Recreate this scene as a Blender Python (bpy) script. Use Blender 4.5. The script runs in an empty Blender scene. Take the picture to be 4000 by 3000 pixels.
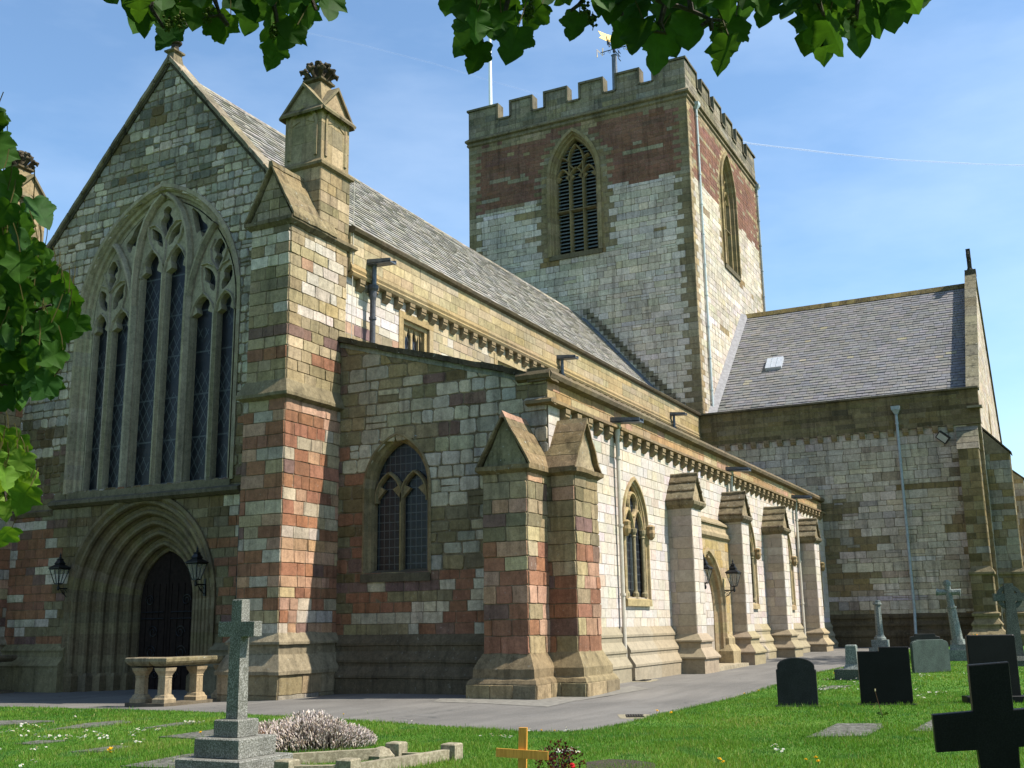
import bpy, bmesh, math, random
import numpy as np
from mathutils import Vector, Matrix
sc = bpy.context.scene
COL = sc.collection
rad = math.radians

# ------------------------------------------------------------------ camera
YAW, PITCH, ROLL = rad(26.78057463), rad(12.5606424), rad(-0.85591282)
FPX = 4228.13                       # focal length in photo pixels (4000 wide)
_f = Vector((math.cos(YAW)*math.cos(PITCH), math.sin(YAW)*math.cos(PITCH), math.sin(PITCH)))
_r0 = Vector((math.sin(YAW), -math.cos(YAW), 0)); _u0 = _r0.cross(_f)
_r = _r0*math.cos(ROLL)+_u0*math.sin(ROLL); _u = -_r0*math.sin(ROLL)+_u0*math.cos(ROLL)
CAMP = Vector((0, 0, 1.6))
cam = bpy.data.cameras.new('camera'); cam.sensor_width = 36; cam.lens = FPX/4000*36
cam.clip_start = 0.05; cam.clip_end = 90000
co = bpy.data.objects.new('camera', cam); COL.objects.link(co)
co.matrix_world = Matrix(((_r.x, _u.x, -_f.x, CAMP.x), (_r.y, _u.y, -_f.y, CAMP.y), (_r.z, _u.z, -_f.z, CAMP.z), (0, 0, 0, 1)))
sc.camera = co

def ray(px, py):
    return _r*((px-2000)/FPX)+_u*((1500-py)/FPX)+_f
def at_z(px, py, z=0.0):
    d = ray(px, py); return CAMP+d*((z-CAMP.z)/d.z)
def at_d(px, py, dist):
    return CAMP+ray(px, py)*dist

# ------------------------------------------------------------------ world, sun, exposure
SUN_EL, SUN_AZ = rad(52), rad(12.8)      # azimuth east of south (south = -Y, east = +X)
w = bpy.data.worlds.new("World"); sc.world = w; w.use_nodes = True
nt = w.node_tree; bg = nt.nodes['Background']
sky = nt.nodes.new('ShaderNodeTexSky'); sky.sky_type = 'NISHITA'; sky.sun_disc = False
sky.sun_elevation = SUN_EL; sky.sun_rotation = rad(180)-SUN_AZ
sky.altitude = 50; sky.air_density = 1.0; sky.dust_density = 0.7; sky.ozone_density = 0.8
tc = nt.nodes.new('ShaderNodeTexCoord')
mp = nt.nodes.new('ShaderNodeMapping'); mp.inputs['Scale'].default_value = (1.6, 1.6, 5.0); mp.inputs['Rotation'].default_value = (0.25, 0.1, 0.7)
nz = nt.nodes.new('ShaderNodeTexNoise'); nz.inputs['Scale'].default_value = 2.2; nz.inputs['Detail'].default_value = 7; nz.inputs['Roughness'].default_value = 0.55
rp = nt.nodes.new('ShaderNodeValToRGB'); rp.color_ramp.elements[0].position = 0.42; rp.color_ramp.elements[1].position = 0.85
rp.color_ramp.elements[0].color = (0, 0, 0, 1); rp.color_ramp.elements[1].color = (0.16, 0.16, 0.16, 1)
mx = nt.nodes.new('ShaderNodeMix'); mx.data_type = 'RGBA'; mx.inputs[7].default_value = (7.5, 8.3, 9.2, 1)
nt.links.new(tc.outputs['Generated'], mp.inputs[0]); nt.links.new(mp.outputs[0], nz.inputs['Vector'])
nt.links.new(nz.outputs[0], rp.inputs[0]); nt.links.new(rp.outputs[0], mx.inputs[0])
tn = nt.nodes.new('ShaderNodeMix'); tn.data_type = 'RGBA'; tn.blend_type = 'MULTIPLY'; tn.inputs[0].default_value = 1.0; tn.inputs[7].default_value = (0.91, 1.06, 1.12, 1)
nt.links.new(sky.outputs[0], tn.inputs[6]); nt.links.new(tn.outputs[2], mx.inputs[6]); nt.links.new(mx.outputs[2], bg.inputs[0])
bg.inputs[1].default_value = 0.118
sl = bpy.data.lights.new('sun', 'SUN'); sl.energy = 5.0; sl.angle = rad(0.5); sl.color = (1.0, 0.95, 0.86)
so = bpy.data.objects.new('sun', sl); COL.objects.link(so); so.location = (10, -30, 60)
sdir = Vector((math.sin(SUN_AZ)*math.cos(SUN_EL), -math.cos(SUN_AZ)*math.cos(SUN_EL), math.sin(SUN_EL)))
so.rotation_euler = sdir.to_track_quat('Z', 'Y').to_euler()
sc.view_settings.view_transform = 'Standard'; sc.view_settings.look = 'None'
sc.view_settings.exposure = 0.85; sc.view_settings.gamma = 1.0
sc.cycles.max_bounces = 6; sc.cycles.transparent_max_bounces = 12

# ------------------------------------------------------------------ materials
def newmat(name):
    m = bpy.data.materials.new(name); m.use_nodes = True
    nt = m.node_tree; b = nt.nodes['Principled BSDF']
    return m, nt, b, nt.nodes, nt.links
def objcoord(nt): return nt.nodes.new('ShaderNodeTexCoord').outputs['Object']
def noise(nt, vec, scale, detail=4, rough=0.55):
    n = nt.nodes.new('ShaderNodeTexNoise'); n.inputs['Scale'].default_value = scale
    n.inputs['Detail'].default_value = detail; n.inputs['Roughness'].default_value = rough
    nt.links.new(vec, n.inputs['Vector']); return n.outputs[0]
def ramp(nt, val, stops):
    r = nt.nodes.new('ShaderNodeValToRGB'); e = r.color_ramp.elements
    while len(e) < len(stops): e.new(0.5)
    for i, (p, c) in enumerate(stops):
        e[i].position = p; e[i].color = (c, c, c, 1) if isinstance(c, (int, float)) else (*c, 1)
    nt.links.new(val, r.inputs[0]); return r.outputs[0]
def mixc(nt, fac, a, b, mode='MIX'):
    m = nt.nodes.new('ShaderNodeMix'); m.data_type = 'RGBA'; m.blend_type = mode
    for s, v in ((0, fac), (6, a), (7, b)):
        if isinstance(v, (int, float)): m.inputs[s].default_value = v
        elif isinstance(v, tuple): m.inputs[s].default_value = (*v, 1)
        else: nt.links.new(v, m.inputs[s])
    return m.outputs[2]
def bump(nt, b, h, strength=0.5, dist=0.02):
    n = nt.nodes.new('ShaderNodeBump'); n.inputs['Strength'].default_value = strength; n.inputs['Distance'].default_value = dist
    nt.links.new(h, n.inputs['Height']); nt.links.new(n.outputs[0], b.inputs['Normal'])
def attr(nt):
    a = nt.nodes.new('ShaderNodeAttribute'); a.attribute_name = 'Col'; return a.outputs['Color']

def stone_mat(name, lichen=0.25, dirt=0.5, bs=0.6, gran=1.0, soft=0.9, base=(0.87, 0.80, 0.715)):
    m, nt, b, N, L = newmat(name); v = objcoord(nt); c = attr(nt)
    n1 = ramp(nt, noise(nt, v, 0.55, 5), [(0.3, 1-dirt*0.55), (0.62, 1.0)])
    n2 = ramp(nt, noise(nt, v, 5.0*gran, 6, 0.7), [(0.25, 0.62), (0.7, 1.2)])
    n3 = ramp(nt, noise(nt, v, 34*gran, 4, 0.7), [(0.25, 0.7), (0.75, 1.22)])
    c = mixc(nt, 1.0, c, base, 'MULTIPLY'); c = mixc(nt, 1.0, c, n1, 'MULTIPLY'); c = mixc(nt, soft, c, n2, 'MULTIPLY'); c = mixc(nt, soft*.85, c, n3, 'MULTIPLY')
    sm = nt.nodes.new('ShaderNodeMapping'); sm.inputs['Scale'].default_value = (2.6, 2.6, 0.22); nt.links.new(v, sm.inputs[0])
    c = mixc(nt, 1.0, c, ramp(nt, noise(nt, sm.outputs[0], 1.6, 6, 0.65), [(0.36, 1-0.6*dirt), (0.5, 1.0)]), 'MULTIPLY')
    c = mixc(nt, soft, c, ramp(nt, noise(nt, v, 13*gran, 5, 0.75), [(0.3, 0.7), (0.5, 1.0), (0.75, 1.16)]), 'MULTIPLY')
    sp = ramp(nt, noise(nt, v, 9, 5, 0.75), [(0.62, 0.0), (0.69, lichen)])
    c = mixc(nt, sp, c, (0.46, 0.46, 0.40))
    sk = ramp(nt, noise(nt, v, 6.5, 5, 0.75), [(0.30, 0.55*dirt), (0.37, 0.0)])
    c = mixc(nt, sk, c, (0.045, 0.04, 0.03))
    L.new(c, b.inputs['Base Color']); b.inputs['Roughness'].default_value = 0.93; b.inputs['Specular IOR Level'].default_value = 0.15
    h = mixc(nt, 0.5, noise(nt, v, 14*gran, 6, 0.7), noise(nt, v, 55*gran, 4, 0.7))
    bump(nt, b, h, bs, 0.03)
    return m
def plain(name, col, rough=0.6, metal=0.0, ns=20, var=0.25, bs=0.1, spec=0.4):
    m, nt, b, N, L = newmat(name); v = objcoord(nt)
    n = ramp(nt, noise(nt, v, ns, 5, 0.65), [(0.3, 1-var), (0.7, 1+var)])
    L.new(mixc(nt, 1.0, col, n, 'MULTIPLY'), b.inputs['Base Color'])
    b.inputs['Roughness'].default_value = rough; b.inputs['Metallic'].default_value = metal; b.inputs['Specular IOR Level'].default_value = spec
    if bs: bump(nt, b, noise(nt, v, ns*2.5, 4), bs, 0.01)
    return m
M = {}
M['stone'] = stone_mat('weathered_stone', 0.28, 0.55, 0.75)
M['pale'] = stone_mat('pale_ashlar', 0.08, 0.15, 0.45, soft=0.55, base=(0.83, 0.79, 0.765))
M['cap'] = stone_mat('lichened_coping', 0.75, 0.75, 0.8)
M['dress'] = stone_mat('dressed_stone', 0.12, 0.35, 0.35)
M['slate'] = stone_mat('roof_slate', 0.10, 0.25, 0.35, soft=0.3, base=(0.79, 0.735, 0.665))
M['carved'] = stone_mat('sooty_carving', 0.1, 0.9, 0.8)
M['lead'] = plain('lead_sheet', (0.10, 0.115, 0.135), 0.5, 0.3, 6, 0.4, 0.15)
M['pipe'] = plain('grey_painted_pipe', (0.25, 0.29, 0.31), 0.45, 0.0, 6, 0.25, 0.05)
M['palepipe'] = plain('stone_coloured_pipe', (0.47, 0.42, 0.34), 0.5, 0, 6, 0.15, 0.05)
M['darkpipe'] = plain('dark_iron_pipe', (0.06, 0.06, 0.065), 0.5, 0.2, 9, 0.5, 0.1)
M['iron'] = plain('black_iron', (0.012, 0.013, 0.015), 0.4, 0.3, 20, 0.3, 0.1)
M['gold'] = plain('gilded_metal', (0.85, 0.58, 0.20), 0.35, 0.6, 8, 0.2, 0.05)
M['white'] = plain('white_paint', (0.8, 0.8, 0.78), 0.4, 0, 5, 0.05, 0)
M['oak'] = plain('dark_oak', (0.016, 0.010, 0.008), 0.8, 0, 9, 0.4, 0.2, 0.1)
M['soil'] = plain('soil', (0.035, 0.024, 0.015), 0.95, 0, 30, 0.5, 0.6)

def glass_mat(name, kind):
    m, nt, b, N, L = newmat(name); v = objcoord(nt)
    s = N.new('ShaderNodeSeparateXYZ'); L.new(v, s.inputs[0])
    def mth(op, a, bb=None):
        n = N.new('ShaderNodeMath'); n.operation = op
        for i, q in enumerate((a, bb)):
            if q is None: continue
            if isinstance(q, (int, float)): n.inputs[i].default_value = q
            else: L.new(q, n.inputs[i])
        return n.outputs[0]
    def line(q, k, t):
        return mth('LESS_THAN', mth('ABSOLUTE', mth('SUBTRACT', mth('FRACT', mth('MULTIPLY', q, k)), 0.5)), t)
    uu = mth('ADD', s.outputs[0], s.outputs[1]); z = s.outputs[2]
    if kind == 'diamond':
        z2 = mth('MULTIPLY', z, 0.55)
        l = mth('MAXIMUM', line(mth('ADD', uu, z2), 3.6, 0.055), line(mth('SUBTRACT', uu, z2), 3.6, 0.055))
        l = mth('MAXIMUM', mth('MULTIPLY', l, mth('GREATER_THAN', noise(nt, v, 0.9, 2), 0.44)), line(z, 0.75, 0.018))
    else:
        l = mth('MAXIMUM', line(uu, 6.0, 0.06), line(z, 4.5, 0.05))
    base = mixc(nt, ramp(nt, noise(nt, v, 3.2, 3), [(0.4, 0), (0.6, 1)]), (0.006, 0.008, 0.011), (0.014, 0.013, 0.016))
    L.new(mixc(nt, l, base, (0.055, 0.06, 0.062)), b.inputs['Base Color'])
    b.inputs['Roughness'].default_value = 0.3; b.inputs['Specular IOR Level'].default_value = 0.25
    bump(nt, b, noise(nt, v, 7, 3), 0.35, 0.03)
    return m
M['glass'] = glass_mat('leaded_stained_glass', 'diamond')
M['glass2'] = glass_mat('square_leaded_glass', 'grid')
def lampglass():
    m, nt, b, N, L = newmat('lamp_glass')
    t = N.new('ShaderNodeBsdfTransparent'); mx = N.new('ShaderNodeMixShader'); mx.inputs[0].default_value = 0.15
    b.inputs['Base Color'].default_value = (0.5, 0.52, 0.48, 1); b.inputs['Roughness'].default_value = 0.1
    L.new(t.outputs[0], mx.inputs[1]); L.new(b.outputs[0], mx.inputs[2]); L.new(mx.outputs[0], N['Material Output'].inputs[0]); return m
M['lampglass'] = lampglass()

def granite(name, c1, c2, scale=60, rough=0.7, bs=0.4, th=0.52):
    m, nt, b, N, L = newmat(name); v = objcoord(nt)
    f = ramp(nt, noise(nt, v, scale, 3, 0.8), [(th-0.07, 0), (th+0.06, 1)])
    g = ramp(nt, noise(nt, v, 4, 4), [(0.3, 0.75), (0.7, 1.1)])
    L.new(mixc(nt, 1.0, mixc(nt, f, c1, c2), g, 'MULTIPLY'), b.inputs['Base Color'])
    b.inputs['Roughness'].default_value = rough; b.inputs['Specular IOR Level'].default_value = 0.1
    bump(nt, b, noise(nt, v, scale, 3), bs, 0.01); return m
M['granite'] = granite('rough_grey_granite', (0.11, 0.108, 0.088), (0.29, 0.28, 0.25), 60, 0.85, 0.8, 0.54)
M['blackgranite'] = granite('polished_black_granite', (0.004, 0.0045, 0.0045), (0.009, 0.0095, 0.009), 90, 0.4, 0.03)
M['darkgranite'] = granite('dark_grey_granite', (0.012, 0.013, 0.013), (0.03, 0.032, 0.03), 110, 0.55, 0.1)
M['greenslate'] = granite('green_slate', (0.035, 0.05, 0.042), (0.06, 0.078, 0.066), 45, 0.6, 0.2)
M['greystone'] = granite('weathered_grey_stone', (0.12, 0.135, 0.12), (0.25, 0.265, 0.235), 26, 0.9, 0.5)
M['celtic'] = granite('mossy_grey_stone', (0.05, 0.055, 0.045), (0.13, 0.135, 0.115), 40, 0.9, 0.7)
M['concrete'] = granite('kerb_concrete', (0.21, 0.18, 0.12), (0.32, 0.28, 0.195), 20, 0.9, 0.5)
M['ledger'] = granite('flat_ledger_stone', (0.07, 0.068, 0.055), (0.15, 0.145, 0.125), 14, 0.9, 0.5)
def woodmat():
    m, nt, b, N, L = newmat('varnished_pine'); v = objcoord(nt)
    mp = N.new('ShaderNodeMapping'); mp.inputs['Scale'].default_value = (30, 30, 2.5); L.new(v, mp.inputs[0])
    g = noise(nt, mp.outputs[0], 2.0, 5)
    L.new(mixc(nt, ramp(nt, g, [(0.35, 0), (0.65, 1)]), (0.50, 0.21, 0.025), (0.66, 0.31, 0.05)), b.inputs['Base Color'])
    b.inputs['Roughness'].default_value = 0.45; bump(nt, b, g, 0.2, 0.005); return m
M['pine'] = woodmat()
def asphalt():
    m, nt, b, N, L = newmat('asphalt'); v = objcoord(nt)
    n1 = ramp(nt, noise(nt, v, 0.35, 5), [(0.3, 0.75), (0.7, 1.18)])
    n2 = ramp(nt, noise(nt, v, 45, 3, 0.8), [(0.3, 0.7), (0.7, 1.3)])
    mp = N.new('ShaderNodeMapping'); mp.inputs['Scale'].default_value = (0.25, 2.2, 1); mp.inputs['Rotation'].default_value = (0, 0, 0.5); L.new(v, mp.inputs[0])
    n3 = ramp(nt, noise(nt, mp.outputs[0], 1.2, 5), [(0.35, 0.86), (0.65, 1.1)])
    c = mixc(nt, 1.0, (0.120, 0.109, 0.094), n1, 'MULTIPLY'); c = mixc(nt, 1.0, c, n2, 'MULTIPLY'); c = mixc(nt, 1.0, c, n3, 'MULTIPLY')
    c = mixc(nt, ramp(nt, noise(nt, v, 0.8, 6, 0.7), [(0.56, 0), (0.63, 0.5)]), c, (0.135, 0.126, 0.112))
    dn = N.new('ShaderNodeTexNoise'); dn.inputs['Scale'].default_value = 1.3; dn.inputs['Detail'].default_value = 5; L.new(v, dn.inputs['Vector'])
    vm = N.new('ShaderNodeVectorMath'); vm.operation = 'MULTIPLY_ADD'; L.new(dn.outputs['Color'], vm.inputs[0]); vm.inputs[1].default_value = (0.9, 0.9, 0); L.new(v, vm.inputs[2])
    vo = N.new('ShaderNodeTexVoronoi'); vo.feature = 'DISTANCE_TO_EDGE'; vo.inputs['Scale'].default_value = 0.33; L.new(vm.outputs[0], vo.inputs['Vector'])
    ck = ramp(nt, vo.outputs['Distance'], [(0.0, 0.75), (0.008, 0.0)]); ck = mixc(nt, 1.0, ck, ramp(nt, noise(nt, v, 0.5, 3), [(0.48, 0.0), (0.56, 1.0)]), 'MULTIPLY')
    c = mixc(nt, ck, c, (0.03, 0.03, 0.028))
    c = mixc(nt, ramp(nt, noise(nt, v, 90, 2, 0.8), [(0.66, 0), (0.7, 0.6)]), c, (0.24, 0.235, 0.22))
    L.new(c, b.inputs['Base Color']); b.inputs['Roughness'].default_value = 0.9
    bump(nt, b, noise(nt, v, 70, 3), 0.35, 0.01); return m
M['asphalt'] = asphalt()
def turf():
    m, nt, b, N, L = newmat('turf'); v = objcoord(nt)
    c = ramp(nt, noise(nt, v, 1.1, 5), [(0.3, (0.045, 0.11, 0.012)), (0.5, (0.065, 0.15, 0.016)), (0.72, (0.11, 0.18, 0.026))])
    c = mixc(nt, 0.8, c, ramp(nt, noise(nt, v, 60, 3, 0.8), [(0.3, 0.45), (0.7, 1.4)]), 'MULTIPLY')
    L.new(c, b.inputs['Base Color']); b.inputs['Roughness'].default_value = 0.9; b.inputs['Specular IOR Level'].default_value = 0.1
    bump(nt, b, noise(nt, v, 60, 3), 0.8, 0.03); return m
M['turf'] = turf()
def leafy(name, trans=0.45, rough=0.5, spec=0.3, tint=(1.6, 1.5, 0.5)):
    m, nt, b, N, L = newmat(name); c = attr(nt)
    c = mixc(nt, 0.7, c, ramp(nt, noise(nt, objcoord(nt), 22, 5, 0.7), [(0.3, 0.6), (0.7, 1.3)]), 'MULTIPLY')
    L.new(c, b.inputs['Base Color']); b.inputs['Roughness'].default_value = rough; b.inputs['Specular IOR Level'].default_value = spec
    t = N.new('ShaderNodeBsdfTranslucent'); L.new(mixc(nt, 1.0, c, tint, 'MULTIPLY'), t.inputs['Color'])
    mx = N.new('ShaderNodeMixShader'); mx.inputs[0].default_value = trans
    L.new(b.outputs[0], mx.inputs[1]); L.new(t.outputs[0], mx.inputs[2]); L.new(mx.outputs[0], N['Material Output'].inputs[0]); return m
M['blade'] = leafy('grass_blade', 0.35, 0.55, 0.2, (1.25, 1.2, 0.5))
M['leaf'] = leafy('sycamore_leaf', 0.40, 0.6, 0.12)
M['bark'] = plain('bark', (0.045, 0.035, 0.027), 0.95, 0, 25, 0.5, 0.8)
M['petal'] = leafy('petal', 0.3, 0.6, 0.2, (1, 1, 1))
def trailmat():
    m, nt, b, N, L = newmat('vapour')
    a = N.new('ShaderNodeAttribute'); a.attribute_name = 'Col'
    t = N.new('ShaderNodeBsdfTransparent'); mx = N.new('ShaderNodeMixShader'); sp = N.new('ShaderNodeSeparateColor')
    L.new(a.outputs['Color'], sp.inputs[0]); L.new(sp.outputs[0], mx.inputs[0])
    d = N.new('ShaderNodeBsdfDiffuse'); d.inputs[0].default_value = (0.95, 0.95, 0.95, 1)
    L.new(t.outputs[0], mx.inputs[1]); L.new(d.outputs[0], mx.inputs[2]); L.new(mx.outputs[0], N['Material Output'].inputs[0]); return m
M['vapour'] = trailmat()

# ------------------------------------------------------------------ mesh helpers
class MB:
    def __init__(s): s.v = []; s.f = []; s.c = []
    def face(s, pts, col=(0.3, 0.3, 0.3)):
        i = len(s.v); s.v.extend(tuple(p) for p in pts); s.f.append(tuple(range(i, i+len(pts)))); s.c.append(col); return s
    def add(s, verts, faces, col):
        i = len(s.v); s.v.extend(tuple(p) for p in verts)
        for k, f in enumerate(faces):
            s.f.append(tuple(q+i for q in f)); s.c.append(col[k] if isinstance(col, list) else col)
    def box(s, x0, x1, y0, y1, z0, z1, col=(0.3, 0.3, 0.3)):
        v = [(x0, y0, z0), (x1, y0, z0), (x1, y1, z0), (x0, y1, z0), (x0, y0, z1), (x1, y0, z1), (x1, y1, z1), (x0, y1, z1)]
        s.add(v, [(3, 2, 1, 0), (4, 5, 6, 7), (0, 1, 5, 4), (1, 2, 6, 5), (2, 3, 7, 6), (3, 0, 4, 7)], col); return s
    def extr(s, pts, vec, col=(0.3, 0.3, 0.3)):
        n = len(pts); a = [Vector(p) for p in pts]; b = [p+Vector(vec) for p in a]
        s.add(a+b, [tuple(range(n))[::-1], tuple(range(n, 2*n))]+[(i, (i+1) % n, n+(i+1) % n, n+i) for i in range(n)], col); return s
    def loft(s, rings, col=(0.3, 0.3, 0.3), closed=True, caps=True, jit=0.0, rng=None):
        n = len(rings[0]); i0 = len(s.v)
        for r in rings: s.v.extend(tuple(p) for p in r)
        segs = n if closed else n-1
        cc = [tuple(q*(1+(rng.uniform(-jit, jit) if rng else 0)) for q in col) for _ in range(segs)] if rng else [col]*segs
        if rng:
            cc = []
            for _ in range(segs):
                k = 1+rng.uniform(-jit, jit); cc.append((col[0]*k, col[1]*k*(1+rng.uniform(-.04, .04)), col[2]*k*(1+rng.uniform(-.1, .1))))
        for k in range(len(rings)-1):
            for i in range(segs):
                j = (i+1) % n
                s.f.append((i0+k*n+i, i0+k*n+j, i0+(k+1)*n+j, i0+(k+1)*n+i)); s.c.append(cc[i])
        if caps and closed:
            s.f.append(tuple(range(i0, i0+n))[::-1]); s.c.append(col)
            e = i0+(len(rings)-1)*n; s.f.append(tuple(range(e, e+n))); s.c.append(col)
        return s
    def rectloft(s, x0, x1, y0, y1, prof, col=(0.3, 0.3, 0.3), jit=0, rng=None):
        return s.loft([[(x0-o, y0-o, z), (x1+o, y0-o, z), (x1+o, y1+o, z), (x0-o, y1+o, z)] for z, o in prof], col, jit=jit, rng=rng)
    def tube(s, pts, r, n=8, col=(0.3, 0.3, 0.3)):
        rs = r if isinstance(r, (list, tuple)) else [r]*len(pts); P = [Vector(p) for p in pts]; rings = []
        for i, p in enumerate(P):
            t = (P[min(i+1, len(P)-1)]-P[max(i-1, 0)]).normalized()
            a = t.cross(Vector((0, 0, 1)) if abs(t.z) < 0.9 else Vector((1, 0, 0))).normalized(); b = t.cross(a)
            rings.append([p+(a*math.cos(2*math.pi*k/n)+b*math.sin(2*math.pi*k/n))*rs[i] for k in range(n)])
        return s.loft(rings, col)
    def lathe(s, c, prof, n=12, col=(0.3, 0.3, 0.3), rot=0.0):
        return s.loft([[(c[0]+r*math.cos(rot+2*math.pi*k/n), c[1]+r*math.sin(rot+2*math.pi*k/n), c[2]+z) for k in range(n)] for z, r in prof], col)
    def build(s, name, mat, parent=None, smooth=False, origin=None):
        me = bpy.data.meshes.new(name)
        if origin is not None:
            o = Vector(origin); s.v = [(a-o.x, b-o.y, c-o.z) for a, b, c in s.v]
        me.from_pydata(s.v, [], s.f); me.update()
        at = me.color_attributes.new('Col', 'FLOAT_COLOR', 'CORNER')
        cnt = np.array([len(f) for f in s.f]); ca = np.array([tuple(c[:3])+(1.0,) for c in s.c], dtype=np.float32)
        at.data.foreach_set('color', np.repeat(ca, cnt, axis=0).ravel())
        me.materials.append(M[mat] if isinstance(mat, str) else mat)
        if smooth: me.polygons.foreach_set('use_smooth', [True]*len(me.polygons))
        ob = bpy.data.objects.new(name, me); COL.objects.link(ob)
        if origin is not None: ob.location = origin
        if parent is not None:
            ob.parent = parent; ob.matrix_parent_inverse = WM(parent).inverted()
        return ob
from mathutils import noise as mnoise
def roughen(ob, maxlen=.3, amp=.01, freq=3.5):
    # weather a stone mesh: split long edges, then shift every vertex by a smooth noise of its position
    bm = bmesh.new(); bm.from_mesh(ob.data)
    for _ in range(3):
        ed = [e for e in bm.edges if e.calc_length() > maxlen]
        if not ed: break
        bmesh.ops.subdivide_edges(bm, edges=ed, cuts=1, use_grid_fill=True)
    for v in bm.verts:
        v.co += mnoise.noise_vector(v.co*freq)*amp+mnoise.noise_vector(v.co*freq*3.1)*amp*.5
    bm.to_mesh(ob.data); bm.free(); return ob
def WM(o):
    m = o.matrix_basis.copy()
    if o.parent: m = WM(o.parent) @ o.matrix_parent_inverse @ m
    return m
def tag(o, label=None, cat=None, group=None, kind=None):
    if label: o['label'] = label
    if cat: o['category'] = cat
    if group: o['group'] = group
    if kind: o['kind'] = kind
    return o
def empty(name, loc, label, cat, group=None, rz=0.0):
    o = bpy.data.objects.new(name, None); COL.objects.link(o); o.location = loc; o.rotation_euler = (0, 0, rz); o.empty_display_size = 0.3
    return tag(o, label, cat, group)
def copy_to(o, delta, parent):
    c = o.copy(); COL.objects.link(c)
    if o.parent is not parent: pass
    c.parent = parent; c.matrix_parent_inverse = WM(parent).inverted(); c.location = Vector(o.location)+Vector(delta); return c

# ground height: nearly level, dips at the west door, rises gently to the east
def ss(a, b, x):
    t = min(1, max(0, (x-a)/(b-a))); return t*t*(3-2*t)
def gz(x, y):
    return 0.10*ss(23.5, 27.5, x)+0.20*ss(28, 60, x)-0.15*ss(15, 21.5, y)*ss(15.5, 19.5, x)-.035

# ------------------------------------------------------------------ masonry helpers
def rowcuts(z0, z1, lo, hi, rng):
    z = [z0]
    while z[-1] < z1-hi*0.8: z.append(z[-1]+rng.uniform(lo, hi))
    if z1-z[-1] < lo*0.7 and len(z) > 1: z[-1] = z1
    else: z.append(z1)
    return z
def backing(mb, O, U, V, spans, z0, z1, col=(0.20, 0.17, 0.12), step=0.15, d=0.0, N=None):
    O = Vector(O); U = Vector(U); V = Vector(V)
    if N is not None: O = O+Vector(N)*d
    n = max(1, int(math.ceil((z1-z0)/step)))
    for i in range(n):
        a = z0+(z1-z0)*i/n; b = z0+(z1-z0)*(i+1)/n
        s0 = spans(a+1e-4); s1 = spans(b-1e-4)
        if len(s0) != len(s1): s0 = s1 = spans((a+b)/2)
        for (p, q), (r, t) in zip(s0, s1):
            mb.face([O+U*p+V*a, O+U*q+V*a, O+U*t+V*b, O+U*r+V*b], col)
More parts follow.
